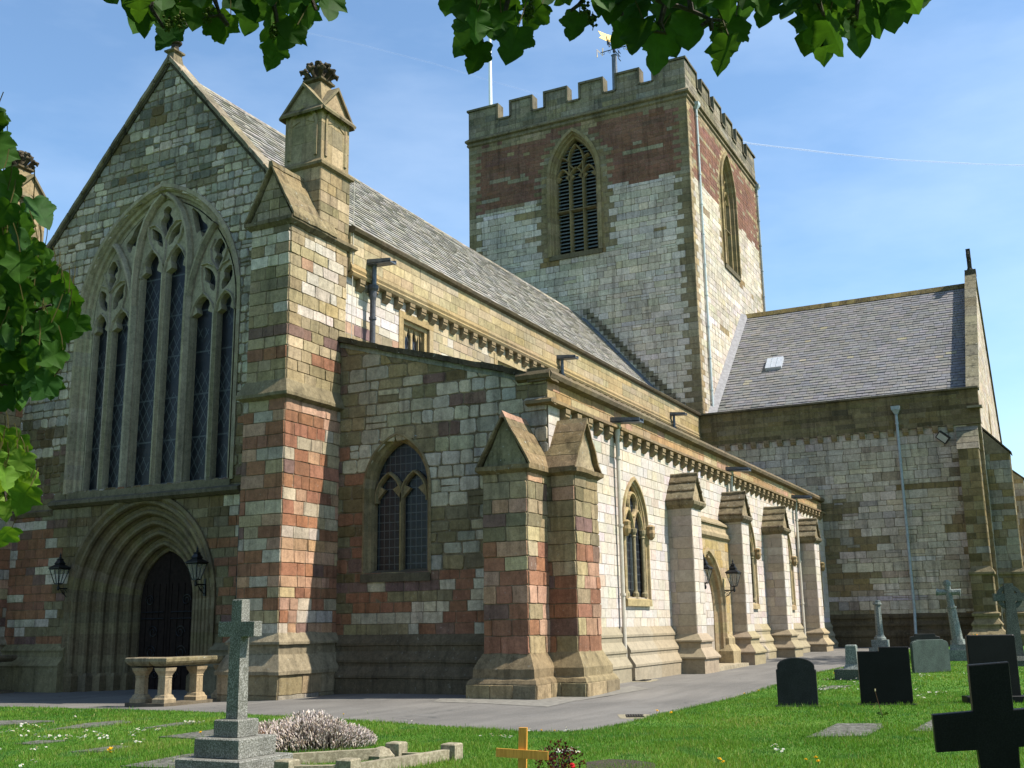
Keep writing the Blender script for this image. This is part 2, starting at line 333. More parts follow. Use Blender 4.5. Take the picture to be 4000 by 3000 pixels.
def stones(mb, O, U, V, N, spans, zs, lmin, lmax, pal, rng, dep=0.02, gap=0.007, jit=0.004, rnd=0.0, quoin=None, split=0.0, inset=0.01, keep=0.38):
    O = Vector(O); U = Vector(U); V = Vector(V); N = Vector(N)
    for ri in range(len(zs)-1):
        a, b = zs[ri], zs[ri+1]
        s0 = spans(a+1e-3); s1 = spans(b-1e-3)
        if len(s0) != len(s1): s0 = s1 = spans((a+b)/2)
        for (p0, q0), (p1, q1) in zip(s0, s1):
            lo, hi = min(p0, p1), max(q0, q1)
            if hi-lo < 0.04: continue
            cuts = [lo]; h = b-a; last = None
            if quoin and hi-lo > 2: cuts.append(lo+(quoin[0] if ri % 2 else quoin[1])*rng.uniform(.85, 1.1))
            end = hi-((quoin[1] if ri % 2 else quoin[0])*rng.uniform(.85, 1.1) if quoin and hi-lo > 2 else 0)
            while cuts[-1] < end-lmax*0.75: cuts.append(cuts[-1]+rng.uniform(lmin, lmax))
            if end < hi: 
                if end-cuts[-1] < lmin*0.5 and len(cuts) > 2: cuts[-1] = end
                else: cuts.append(end)
            if hi-cuts[-1] < lmin*0.45 and len(cuts) > 1 and not (quoin and hi-lo > 2): cuts[-1] = hi
            else: cuts.append(hi)
            for k in range(len(cuts)-1):
                c0, c1 = cuts[k], cuts[k+1]
                edge = 1 if (k == 0 or k == len(cuts)-2) else 0
                parts = [(a, b)]
                if split and rng.random() < split and h > 0.24 and not edge:
                    m = a+h*rng.uniform(.38, .62); parts = [(a, m), (m, b)]
                for (za, zb) in parts:
                    def cl(x, z):
                        t = (z-a)/h; return min(max(x, p0+(p1-p0)*t), q0+(q1-q0)*t)
                    g = gap
                    A0, A1, B0, B1 = cl(c0, za)+g, cl(c1, za)-g, cl(c0, zb)+g, cl(c1, zb)-g
                    if A1-A0 < 0.02 and B1-B0 < 0.02: continue
                    if A1 < A0: A0 = A1 = (A0+A1)/2
                    if B1 < B0: B0 = B1 = (B0+B1)/2
                    if last and not edge and rng.random() < keep: col = vary(last, rng, .06)
                    else: col = pal((c0+c1)/2, (za+zb)/2, edge, rng)
                    last = None if edge and quoin else col
                    j = lambda: rng.uniform(-jit, jit)
                    za_, zb_ = za+g, zb-g
                    if rnd > 0:
                        r = rnd*min(c1-c0, zb-za)
                        def R(): return r*rng.uniform(.4, 1.3)
                        o = [(A0+R(), za_+j()), (A1-R(), za_+j()), (A1+j(), za_+R()), (B1+j(), zb_-R()), (B1-R(), zb_+j()), (B0+R(), zb_+j()), (B0+j(), zb_-R()), (A0+j(), za_+R())]
                    else:
                        o = [(A0+j(), za_+j()), (A1+j(), za_+j()), (B1+j(), zb_+j()), (B0+j(), zb_+j())]
                    n = len(o); cu = sum(q[0] for q in o)/n; cz = sum(q[1] for q in o)/n
                    dd = dep*rng.uniform(.6, 1.25); tl, tv = rng.uniform(-.25, .25)*dep, rng.uniform(-.25, .25)*dep
                    w_, h_ = max(.05, c1-c0), max(.05, zb-za)
                    f = []
                    for (u_, z_) in o:
                        du, dz = u_-cu, z_-cz; ln = math.hypot(du, dz) or 1
                        s_ = max(0.3, (ln-inset)/ln)
                        f.append((cu+du*s_, cz+dz*s_, dd+tl*du/w_*2+tv*dz/h_*2))
                    V0 = [O+U*x+V*z for x, z in o]; V1 = [O+U*x+V*z+N*d_ for x, z, d_ in f]
                    mb.add(V0+V1, [tuple(range(n, 2*n))]+[(i, (i+1) % n, n+(i+1) % n, n+i) for i in range(n)], col)
def wallspan(u0, u1, holes=()):
    """holes: functions z -> (h0,h1) or None"""
    def f(z):
        a = u0(z) if callable(u0) else u0; b = u1(z) if callable(u1) else u1
        out = [(a, b)]
        for h in holes:
            r = h(z)
            if not r: continue
            nn = []
            for (p, q) in out:
                if r[1] <= p or r[0] >= q: nn.append((p, q)); continue
                if r[0] > p: nn.append((p, r[0]))
                if r[1] < q: nn.append((r[1], q))
            out = nn
        return [s for s in out if s[1]-s[0] > 0.01]
    return f
class Arch:
    """two-centred pointed arch: centre c, half width a, sill z0, spring zs, rise h"""
    def __init__(s, c, a, z0, zs, h): s.c, s.a, s.z0, s.zs, s.h = c, a, z0, zs, h; s.R = (a*a+h*h)/(2*a)
    def half(s, z, d=0.0):
        if z < s.z0 or z > s.top(d): return None
        if z <= s.zs: return s.a+d
        k = (s.R+d)**2-(z-s.zs)**2
        return math.sqrt(max(0, k))-(s.R-s.a)
    def top(s, d=0.0): return s.zs+math.sqrt((s.R+d)**2-(s.R-s.a)**2)
    def hole(s, d=0.0):
        def f(z):
            h = s.half(z, d); return None if h is None or h <= 0 else (s.c-h, s.c+h)
        return f
    def path(s, d=0.0, nj=8, na=9, foot=True, z0=None):
        z0 = s.z0 if z0 is None else z0
        P = [(s.c-s.a-d, z0+(s.zs-z0)*i/nj) for i in range(nj)] if foot else []
        th = math.asin(min(1, (s.top(d)-s.zs)/(s.R+d)))
        A = [(s.c+(s.R-s.a)-(s.R+d)*math.cos(th*i/na), s.zs+(s.R+d)*math.sin(th*i/na)) for i in range(na+1)]
        P += A; P += [(2*s.c-x, z) for x, z in reversed(P[:-1])]
        return P
def plane_x(x):   # (u=y, v=z, depth positive into the wall = +x)
    return lambda u, z, d: (x+d, u, z)
def plane_y(y):
    return lambda u, z, d: (u, y+d, z)
def frame(mb, pl, arch, prof, col, rng, jit=0.12, nj=8, na=9, z0=None):
    mb.loft([[pl(u, z, dp) for u, z in arch.path(o, nj, na, z0=z0)] for o, dp in prof], col, closed=False, caps=False, jit=jit, rng=rng)
def fill(mb, pl, arch, d, dep, col):
    P = arch.path(d); n = len(P)//2
    L = P[:n+1]; Rr = list(reversed(P[n:]))
    for i in range(n): mb.face([pl(*L[i], dep), pl(*Rr[i], dep), pl(*Rr[i+1], dep), pl(*L[i+1], dep)], col)
def bar(mb, pl, pts, w, d0, d1, col, rng=None, jit=0.08, ch=0.35):
    """moulded stone bar along a 2-D path in a wall plane, front at depth d0, back at d1"""
    n = len(pts); sec = [(-w/2, d1), (-w/2, d0+(d1-d0)*ch), (-w/2*0.35, d0), (w/2*0.35, d0), (w/2, d0+(d1-d0)*ch), (w/2, d1)]
    rings = []
    for i in range(n):
        a = pts[max(0, i-1)]; b = pts[min(n-1, i+1)]; tx, tz = b[0]-a[0], b[1]-a[1]; l = math.hypot(tx, tz) or 1
        nx, nz_ = -tz/l, tx/l
        rings.append([pl(pts[i][0]+nx*o, pts[i][1]+nz_*o, dp) for o, dp in sec])
    mb.loft(rings, col, closed=False, caps=False, jit=jit, rng=rng)
def arcpts(p, q, bulge, n=7):
    (x0, z0), (x1, z1) = p, q; mx_, mz = (x0+x1)/2, (z0+z1)/2; dx, dz = x1-x0, z1-z0
    cx, cz = mx_-dz*bulge, mz+dx*bulge; out = []
    for i in range(n+1):
        t = i/n; out.append(((1-t)**2*x0+2*t*(1-t)*(2*cx-mx_)+t*t*x1, (1-t)**2*z0+2*t*(1-t)*(2*cz-mz)+t*t*z1))
    return out

# stone colours (base colours of the stones themselves)
WHITE = (0.63, 0.58, 0.495); GREY = (0.37, 0.35, 0.30); BUFF = (0.37, 0.305, 0.195); OLIVE = (0.27, 0.235, 0.15)
RED = (0.34, 0.175, 0.112); PURP = (0.235, 0.155, 0.135); PINK = (0.50, 0.325, 0.23); PALE = (0.61, 0.555, 0.49); GOLD = (0.42, 0.32, 0.15); BROWN = (0.20, 0.155, 0.085)
CREAM = (0.50, 0.42, 0.27)
def vary(c, rng, s=0.14):
    k = 1+rng.uniform(-s, s); return (c[0]*k*(1+rng.uniform(-.04, .04)), c[1]*k, c[2]*k*(1+rng.uniform(-.09, .09)))
def pick(rng, *cw):
    t = rng.random()*sum(w for _, w in cw)
    for c, w in cw:
        t -= w
        if t <= 0: return vary(c, rng)
    return vary(cw[-1][0], rng)
ZU = (0, 0, 1)
# ================================================================== THE CATHEDRAL
rng = random.Random(7)
XW, AX = 24.15, 24.65
cath = empty('cathedral', (XW, AX, 0), 'stone cathedral with a square battlemented tower, long slate nave roof and traceried west window', 'cathedral')
WN = (-1, 0, 0); SN = (0, -1, 0); UY = (0, 1, 0); UX = (1, 0, 0)
MORT = (0.25, 0.205, 0.145); MORTP = (0.42, 0.37, 0.30)

# ---------------------------------------------------------------- west wall of the nave
ww = Arch(24.7, 3.0, 5.85, 11.42, 3.8)
pa = Arch(24.7, 2.8, -0.4, 2.5, 3.0)
gable = lambda z: min(6.3, (20.0-z)/1.13)
wsp = wallspan(lambda z: AX-gable(z), lambda z: AX+gable(z), (ww.hole(0.3), pa.hole(-0.05)))
mb = MB()
backing(mb, (XW, 0, 0), UY, ZU, wsp, -0.4, 19.95, MORT)
def pal_w(u, v, e, r):
    pt = math.sin(u*1.9+v*1.1)+math.sin(v*2.7-u*.8)
    if v < 5.5:
        if abs(u-AX) < 3.45+0.25*math.sin(v*9): return pick(r, (BROWN, 5), (OLIVE, 5), ((0.23, 0.20, 0.14), 2))
        return pick(r, (RED, 7), (PURP, 1.5), (WHITE, 2.6 if pt < .4 else 8), (BUFF, .6))
    if v < 8.0: return pick(r, (OLIVE, 4), (BROWN, 3), (WHITE, 1.5 if pt < .6 else 6), (PURP, 1), (RED, .6))
    if v > 15.5 and pt < 1.0: return pick(r, (GREY, 5), (BROWN, 1), ((0.20, 0.20, 0.17), 2.5), (WHITE, 1.0), (OLIVE, 1))
    return pick(r, (WHITE, 7), ((0.45, 0.44, 0.40), 4), (GREY, 1), (BROWN, .25), (OLIVE, .35))
stones(mb, (XW, 0, 0), UY, ZU, WN, wsp, rowcuts(-0.4, 5.6, .24, .33, rng), .3, .62, pal_w, rng, .018, .007)
stones(mb, (XW, 0, 0), UY, ZU, WN, wsp, rowcuts(5.6, 19.9, .2, .37, rng), .22, .56, pal_w, rng, .028, .012, .018, .2, split=.16, inset=.022)
# plinth courses either side of the portal
for y0, y1 in ((18.9, 21.75), (27.55, 30.4)):
    P = [(XW+.1, z, o) for z, o in ((1.25, 0), (1.05, .16), (0.98, .13), (0.85, .13), (0.6, .33), (0.52, .30), (-0.5, .30))]
    mb.extr([(XW-o, y0, z) for _, z, o in P]+[(XW+.1, y0, -0.5), (XW+.1, y0, 1.25)], (0, y1-y0, 0), vary(OLIVE, rng))
# string course under the window
mb.extr([(XW+.05, 20.9, 5.72), (XW-.24, 20.9, 5.6), (XW-.24, 20.9, 5.5), (XW-.1, 20.9, 5.42), (XW+.05, 20.9, 5.4)], (0, 7.7, 0), (0.16, 0.145, 0.11))
mb.extr([(XW+.05, 18.8, 5.45), (XW-.14, 18.8, 5.35), (XW-.05, 18.8, 5.2), (XW+.05, 18.8, 5.2)], (0, 2.1, 0), (0.2, 0.17, 0.12))
mb.extr([(XW+.05, 28.6, 5.45), (XW-.14, 28.6, 5.35), (XW-.05, 28.6, 5.2), (XW+.05, 28.6, 5.2)], (0, 1.9, 0), (0.2, 0.17, 0.12))
roughen(mb.build('west_wall', 'stone', cath), 9, 0.012)
# gable coping: two sloping slabs and the apex block
mb = MB()
for s in (1, -1):
    n = 11
    for i in range(n):
        a, b = i/n, (i+1)/n-0.004
        y0, y1 = AX+s*6.55*(1-a), AX+s*6.55*(1-b); z0, z1 = 20.02-1.13*6.55*(1-a), 20.02-1.13*6.55*(1-b)
        c = vary((0.30, 0.27, 0.20), rng, .2)
        mb.extr([(XW-.16, y0, z0), (XW-.16, y1, z1), (XW-.16, y1, z1+.16), (XW-.16, y0, z0+.16)], (.62, 0, 0), c)
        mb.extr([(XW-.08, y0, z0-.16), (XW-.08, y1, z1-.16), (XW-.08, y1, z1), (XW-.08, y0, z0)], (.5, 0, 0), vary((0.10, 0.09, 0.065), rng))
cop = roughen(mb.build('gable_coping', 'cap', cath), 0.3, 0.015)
mb = MB()
mb.rectloft(XW-.12, XW+.36, AX-.2, AX+.2, [(19.9, 0), (20.3, -.06), (20.34, .02), (20.4, .02)], (0.26, 0.23, 0.16))
mb.lathe((XW+.12, AX, 20.4), [(0, .14), (.25, .12), (.3, .22), (.38, .22), (.44, .13)], 8, (0.08, 0.075, 0.065))
mb.box(XW+.03, XW+.21, AX-.11, AX+.11, 20.8, 22.0, (0.08, 0.075, 0.065)); mb.box(XW+.03, XW+.21, AX-.5, AX+.5, 21.25, 21.47, (0.08, 0.075, 0.065))
for k in range(16):
    t = 2*math.pi*k/16; mb.lathe((XW+.12, AX+.36*math.cos(t), 21.36+.36*math.sin(t)-.07), [(0, .05), (.07, .1), (.14, .05)], 6, (0.07, 0.065, 0.055))
mb.build('gable_cross', 'carved', cath)

# great west window
px_ = plane_x(XW)
mb = MB(); FR = (0.40, 0.36, 0.27)
frame(mb, px_, ww, [(.46, .02), (.46, -.07), (.34, -.07), (.30, .0), (.26, .05), (.24, .12), (.15, .15), (.12, .24), (.03, .27), (.03, .6)], FR, rng, .14, 12, 10)
mb.extr([px_(21.35, 5.86, -.06), px_(21.35, 6.0, .55), px_(21.35, 5.5, .55), px_(21.35, 5.5, -.06)], (0, 6.55, 0), (0.2, 0.18, 0.13))
win = mb.build('west_window', 'dress', cath)
mb = MB(); fill(mb, px_, ww, .03, .5, (0, 0, 0)); mb.build('stained_glass', 'glass', win)
# plate tracery pierced with cusped lights, daggers and mouchettes; ribs in relief over it
from mathutils.geometry import tessellate_polygon
c = 24.7; TR = (0.41, 0.375, 0.29)
def chaikin(P, n=2):
    for _ in range(n):
        Q = []
        for i in range(len(P)):
            (x0, z0), (x1, z1) = P[i], P[(i+1) % len(P)]; Q += [(x0*.78+x1*.22, z0*.78+z1*.22), (x0*.22+x1*.78, z0*.22+z1*.78)]
        P = Q
    return P
def light(u0, u1, zs, za):
    m_, h = (u0+u1)/2, (u1-u0)/2; R = [(u0, 5.95), (u1, 5.95)]; R += [(u1, 5.95+(zs-5.95)*t/4) for t in (1, 2, 3, 4)]
    L = [(.74, .08), (.52, .16), (.56, .34), (.66, .48), (.56, .72), (.26, .92)]; R += [(m_+h*x, zs+(za-zs)*z) for x, z in L]+[(m_, za)]+[(m_-h*x, zs+(za-zs)*z) for x, z in reversed(L)]
    return R+[(u0, 5.95+(zs-5.95)*t/4) for t in (4, 3, 2, 1)]
HOLES = [chaikin([(0, 15.0), (-.17, 14.82), (-.1, 14.68), (-.25, 14.5), (-.16, 14.25), (0, 13.98), (.16, 14.25), (.25, 14.5), (.1, 14.68), (.17, 14.82)], 1)]
for s in (1, -1):
    HOLES += [chaikin([(s*u, z) for u, z in q], 1) for q in (
        [(.62, 14.32), (.4, 14.2), (.22, 14.05), (.13, 13.66), (.33, 13.76), (.36, 13.88), (.56, 13.98), (.55, 14.12)],
        [(1.06, 14.72), (1.4, 14.42), (1.5, 14.2), (1.72, 14.02), (1.62, 13.78), (1.5, 13.72), (1.44, 13.95), (1.3, 13.85), (1.2, 14.2)],
        [(2.27, 13.5), (2.5, 13.16), (2.34, 13.0), (2.42, 12.8), (2.27, 12.48), (2.1, 12.85), (2.2, 13.0), (2.04, 13.16)],
        [(1.7, 12.62), (1.98, 12.48), (2.14, 12.2), (2.12, 11.84), (1.95, 11.95), (1.93, 12.1), (1.74, 12.2), (1.78, 12.4)],
        [(2.76, 12.55), (2.82, 12.25), (2.72, 12.02), (2.45, 11.82), (2.44, 12.1), (2.55, 12.2), (2.5, 12.4)])]
    HOLES += [light(*sorted((s*.09, s*1.0)), 12.75, 13.52), light(*sorted((s*1.27, s*2.13)), 11.1, 11.7), light(*sorted((s*2.29, s*2.97)), 11.1, 11.68)]
def grow(H, k):
    mu = sum(p[0] for p in H)/len(H); mz = sum(p[1] for p in H)/len(H); return [(mu+(u-mu)*k, mz+(z-mz)*k) for u, z in H]
HOLES = [grow(H, 1.16) if max(z for _, z in H)-min(z for _, z in H) < 2 else H for H in HOLES]
HOLES = [[(max(-(ww.half(z)-.05), min(ww.half(z)-.05, u)), z) for u, z in ((u, min(z, 15.0)) for u, z in H)] for H in HOLES]
mb = MB(); out = [(u-c, z) for u, z in ww.path(-.01, 10, 14)]; loops = [out]+HOLES
flat = [p for l in loops for p in l]
for d_, cc_ in ((.26, TR),):
    i0 = len(mb.v); mb.v.extend(px_(c+u, z, d_) for u, z in flat)
    for t in tessellate_polygon([[Vector((u, z, 0)) for u, z in l] for l in loops]): mb.f.append(tuple(i0+k for k in t)); mb.c.append(cc_)
for H in HOLES:
    mu = sum(p[0] for p in H)/len(H); mz = sum(p[1] for p in H)/len(H)
    rings_ = [[px_(c+u, z, .26) for u, z in H], [px_(c+u+(mu-u)*.04, z, .36) for u, z in H], [px_(c+u+(mu-u)*.04, z, .5) for u, z in H]]
    mb.loft(rings_, TR, closed=True, caps=False)
def mull(u, z1, wd, d0): bar(mb, px_, [(c+u, 5.85+(z1-5.85)*i/9) for i in range(10)], wd, d0, .45, TR, rng, .13)
mull(1.14, 11.75, .25, .032); mull(-1.14, 11.75, .25, .032); mull(0, 12.7, .13, .16); mull(2.21, 11.2, .13, .16); mull(-2.21, 11.2, .13, .16)
for s in (1, -1):
    bar(mb, px_, [(c+s*u, z) for u, z in ((1.14, 11.0), (1.14, 11.6), (1.16, 12.4), (1.12, 13.3), (1.0, 14.0), (.78, 14.6), (.48, 15.05), (.1, 15.36))], .2, .03, .4, TR, rng, .13)
    bar(mb, px_, [(c+s*u, z) for u, z in ((1.14, 11.2), (1.15, 11.7), (1.27, 12.3), (1.45, 12.85), (1.7, 13.4), (2.0, 13.85), (2.14, 14.0))], .19, .05, .4, TR, rng, .13)
    w1 = .075
    for P in ([(.0, 12.6), (.1, 13.1), (.3, 13.4), (.52, 13.62)], [(1.02, 12.7), (.92, 13.1), (.75, 13.4), (.52, 13.62)], [(0, 13.0), (.02, 13.6), (.02, 13.9)], [(.02, 13.85), (.2, 14.2), (.45, 14.42), (.75, 14.4)], [(.52, 13.62), (.66, 13.85), (.75, 14.15), (.75, 14.4)],
              [(1.26, 11.1), (1.35, 11.4), (1.5, 11.62), (1.72, 11.8)], [(2.18, 11.1), (2.1, 11.4), (1.92, 11.62), (1.72, 11.8)], [(2.24, 11.1), (2.32, 11.4), (2.45, 11.62), (2.62, 11.76)], [(3.0, 11.1), (2.93, 11.4), (2.82, 11.62), (2.62, 11.76)],
              [(2.21, 11.1), (2.28, 11.7), (2.29, 12.4)], [(1.6, 12.7), (1.62, 12.2), (1.72, 11.8)], [(2.29, 12.4), (2.12, 12.6), (1.85, 12.74), (1.6, 12.72)], [(2.29, 12.4), (2.45, 12.62), (2.7, 12.72)], [(2.29, 12.4), (1.98, 12.85), (1.94, 13.2), (2.1, 13.5)], [(2.29, 12.4), (2.5, 12.8), (2.62, 13.1)]):
        bar(mb, px_, [(c+s*u, z) for u, z in P], w1, .19, .36, TR, rng)
mb.build('tracery', 'dress', win)

# west portal: five receding orders and a pair of doors
mb = MB(); PC = (0.215, 0.18, 0.115)
As = [2.8, 2.45, 2.1, 1.76, 1.42, 1.14]; Hs = [3.0, 2.7, 2.4, 2.1, 1.8, 1.5]
rings = []
def pr(a, h, d): rings.append([px_(u, z, d) for u, z in Arch(24.7, a, -0.4, 2.5, h).path(0, 9, 12)])
pr(3.0, 3.2, .03); pr(3.0, 3.2, -.09); pr(2.9, 3.1, -.1)
for k in range(5):
    a, h, d = As[k], Hs[k], .23*k; b_, g_ = As[k+1], Hs[k+1]
    pr(a, h, d); pr(a-.05, h-.045, d-.05); pr(a-.13, h-.11, d-.05); pr(a-.17, h-.15, d+.02); pr(a-.15, h-.13, d+.13); pr(a-.21, h-.18, d+.22); pr(a-.26, h-.22, d+.18)
pr(1.14, 1.5, 1.15); pr(1.14, 1.5, 1.4)
mb.loft(rings, PC, closed=False, caps=False, jit=.16, rng=rng)
for s in (1, -1):
    for k in range(5): mb.rectloft(*(sorted((XW+.23*k-.06, XW+.23*k+.3))), *(sorted((24.7+s*(As[k]+.02), 24.7+s*(As[k+1]+.06)))), [(-.4, 0), (.28, 0), (.36, -.05)], vary(PC, rng))
mb.box(XW+1.3, XW+1.34, 23.4, 26.0, -.4, 4.2, (0.02, .018, .015))  # dark backing added to stop light showing through the door gap
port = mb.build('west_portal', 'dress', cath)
for s in (1, -1):
    mb = MB(); A = Arch(24.7, 1.13, -.3, 2.5, 1.5); P = A.path(0, 6, 10); n = len(P)//2
    half = (P[:n+1] if s < 0 else list(reversed(P[n:])))
    pts = [px_(u, z, 1.22) for u, z in half]+[px_(24.7+s*.012, A.top(), 1.22), px_(24.7+s*.012, -.3, 1.22)]
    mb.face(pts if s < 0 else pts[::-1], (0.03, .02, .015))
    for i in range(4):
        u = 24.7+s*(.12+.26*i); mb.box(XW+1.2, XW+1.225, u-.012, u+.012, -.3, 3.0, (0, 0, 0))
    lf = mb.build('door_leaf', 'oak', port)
    for z in (.55, 2.15, 1.95):
        mb = MB(); mb.tube([px_(24.7+s*1.05, z, 1.19), px_(24.7+s*.15, z, 1.19)], .018, 6); mb.build('strap_hinge', 'iron', lf)
    for (uu, zz, r0) in ((.6, .95, .22), (.55, 1.55, .2), (.75, 2.5, .18), (.4, .3, .15)):
        mb = MB(); mb.tube([px_(24.7+s*(uu+(r0*(1-k/22))*math.cos(k*.6)), zz+(r0*(1-k/22))*math.sin(k*.6), 1.19) for k in range(18)], .013, 5); mb.build('hinge_scroll', 'iron', lf)

# ---------------------------------------------------------------- great west buttresses and pinnacles
def pal_bl(u, v, e, r):
    if v < 1.5: return pick(r, (BUFF, 4), (OLIVE, 3), (GREY, 1))
    if v < 7.5: return pick(r, (RED, 4), (PINK, 3), (CREAM, 1.2), ((0.52, 0.47, 0.39), 2.2), (PURP, .35))
    if v < 9.9:
        b = int(v/.33) % 5
        return vary((BUFF, RED, CREAM, PURP, BUFF)[b], r, .16) if r.random() < .85 else pick(r, (BUFF, 1), (PURP, 1))
    return pick(r, (WHITE, 7), (CREAM, 1), (PINK, .4)) if not e else pick(r, (BUFF, 4), (CREAM, 2), (RED, .6))
def pal_blW(u, v, e, r):
    if v < 9.9: return pal_bl(u, v, e, r)
    return pick(r, (BUFF, 3), (OLIVE, 2.5), (WHITE, 3))
def wallbox(mb, x0, x1, y0, y1, z0, z1, palW, palS, rows, lmin, lmax, faces='WS', mort=MORT, dep=.02, gap=.007, **k):
    mb.box(x0, x1, y0, y1, z0, z1, mort)
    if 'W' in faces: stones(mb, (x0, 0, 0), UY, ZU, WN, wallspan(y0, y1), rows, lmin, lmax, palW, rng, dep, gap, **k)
    if 'S' in faces: stones(mb, (0, y0, 0), UX, ZU, SN, wallspan(x0, x1), rows, lmin, lmax, palS, rng, dep, gap, **k)
    if 'N' in faces: stones(mb, (0, y1, 0), UX, ZU, (0, 1, 0), wallspan(x0, x1), rows, lmin, lmax, palS, rng, dep, gap, **k)
def great_buttress(y0, y1, faces):
    mb = MB(); x0 = 21.78; x1 = XW+.2
    r1 = rowcuts(1.45, 7.5, .26, .36, rng); r2 = rowcuts(7.9, 12.3, .27, .37, rng)
    wallbox(mb, x0, x1, y0, y1, 1.4, 7.6, pal_bl, pal_bl, r1, .3, .75, faces, rnd=.05)
    wallbox(mb, x0+.03, x1, y0+.03, y1-.03, 7.6, 12.4, pal_blW, pal_bl, r2, .3, .75, faces, dep=.028, rnd=.08)
    # stepped plinth
    wallbox(mb, x0-.26, x1, y0-.26, y1+.26, -.5, .55, pal_bl, pal_bl, [-.5, .02, .53], .6, 1.1, faces)
    mb.rectloft(x0, x1, y0, y1, [(.5, .33), (.58, .33), (.64, .30), (.98, .14), (.98, .1), (1.22, .1), (1.22, .17), (1.28, .17), (1.52, 0)], (0.30, 0.265, 0.19))
    # weathering
    mb.rectloft(x0, x1, y0, y1, [(7.42, .02), (7.5, .16), (7.58, .16), (7.95, .0)], (0.23, 0.20, 0.13))
    b = roughen(mb.build('west_buttress', 'stone', cath), 0.35, 0.013)
    ym = (y0+y1)/2; mb = MB()
    mb.rectloft(x0, x1+.2, y0, y1, [(12.2, .02), (12.3, .13), (12.4, .13)], (0.22, 0.185, 0.12))
    mb.extr([(x0+.02, y0-.02, 12.4), (x0+.02, y1+.02, 12.4), (x0+.02, ym, 13.86)], (2.3, 0, 0), (0.25, 0.21, 0.13))
    stones(mb, (x0+.02, 0, 0), UY, ZU, WN, wallspan(lambda z: ym-(13.8-z)*.52, lambda z: ym+(13.8-z)*.52), rowcuts(12.42, 13.7, .25, .33, rng), .3, .5, lambda u, v, e, r: pick(r, (OLIVE, 3), (BUFF, 2)), rng)
    for s in (-1, 1):
        for i in range(5):
            a, c2 = i/5, (i+1)/5-.01; o = .16
            ya, yb = ym+s*(ym-y0+o)*(1-a), ym+s*(ym-y0+o)*(1-c2); za, zb = 12.36+1.62*a, 12.36+1.62*c2
            mb.extr([(x0-.1, ya, za), (x0-.1, yb, zb), (x0-.1, yb, zb+.1), (x0-.1, ya, za+.1)], (2.0 if s < 0 else 2.0, 0, 0), vary((0.285, 0.235, 0.145), rng, .12))
    mb.extr([(x0-.1, ym-.09, 13.95), (x0-.1, ym+.09, 13.95), (x0-.1, ym+.05, 14.1), (x0-.1, ym-.05, 14.1)], (1.7, 0, 0), (0.25, 0.21, 0.13))
    roughen(mb.build('gablet', 'cap', b), .22, .02)
    # pinnacle
    px0, px1, py0, py1 = 23.07, 24.47, y0+.05, y0+1.4
    if 'N' in faces and 'S' not in faces: py0, py1 = y1-1.4, y1-.05
    cx, cy = (px0+px1)/2, (py0+py1)/2
    mb = MB(); palp = lambda u, v, e, r: pick(r, (BUFF, 5), (OLIVE, 2), (CREAM, 1.4))
    wallbox(mb, px0, px1, py0, py1, 11.5, 14.45, palp, palp, rowcuts(12.4, 14.4, .27, .34, rng), .3, .6, 'WSN', dep=.014)
    mb.rectloft(px0, px1, py0, py1, [(14.35, 0), (14.42, .1), (14.5, .1), (14.62, 0)], (0.22, 0.185, 0.11))
    i0 = .03
    wallbox(mb, px0+i0, px1-i0, py0+i0, py1-i0, 14.6, 16.2, palp, palp, [14.62, 15.2, 15.75, 16.2], .5, .8, 'WSN', dep=.006, gap=.004)
    # four gables with copings, spire
    for (ax, fx) in (('W', px0+i0), ('E', px1-i0), ('S', py0+i0), ('N', py1-i0)):
        s = 1 if ax in 'EN' else -1; h = .68
        mk = (lambda u, z, d: (fx+s*d, cy+u, z)) if ax in 'WE' else (lambda u, z, d: (cx+u, fx+s*d, z))
        mb.extr([mk(-h, 16.2, 0), mk(h, 16.2, 0), mk(0, 16.98, 0)], Vector(mk(0, 0, -.7))-Vector(mk(0, 0, 0)), vary(BUFF, rng))
        for q in (-1, 1):
            mb.extr([mk(q*(h+.14), 16.06, .09), mk(0, 16.98, .09), mk(0, 17.09, .09), mk(q*(h+.16), 16.13, .09)], Vector(mk(0, 0, -.8))-Vector(mk(0, 0, .0)), vary((0.22, 0.19, 0.12), rng))
        ar = Arch(0, .4, 14.75, 15.75, .52)
        mb.loft([[mk(u, z, d) for u, z in ar.path(o, 4, 6)] for o, d in ((.12, .0), (.12, .05), (.04, .05), (0, .005), (-.06, .004))], BUFF, closed=False, caps=False, jit=.08, rng=rng)
        for q in (-1, 1):
            mb.extr([mk(q*.4, 15.78, .03), mk(q*.12, 15.9, .03), mk(q*.36, 16.02, .03)], Vector(mk(0, 0, -.03))-Vector(mk(0, 0, 0)), BUFF)
    mb.rectloft(cx-.6, cx+.6, cy-.6, cy+.6, [(16.2, 0), (17.35, -.36)], (0.29, 0.245, 0.15))
    pn = mb.build('pinnacle', 'dress', cath)
    mb = MB()
    mb.rectloft(cx-.24, cx+.24, cy-.24, cy+.24, [(17.3, 0), (17.36, .1), (17.42, .1), (17.46, .02)], (0.17, 0.145, 0.09))
    DK = (0.12, 0.105, 0.075)
    mb.lathe((cx, cy, 17.44), [(0, .2), (.2, .22), (.35, .28), (.5, .1)], 10, DK)
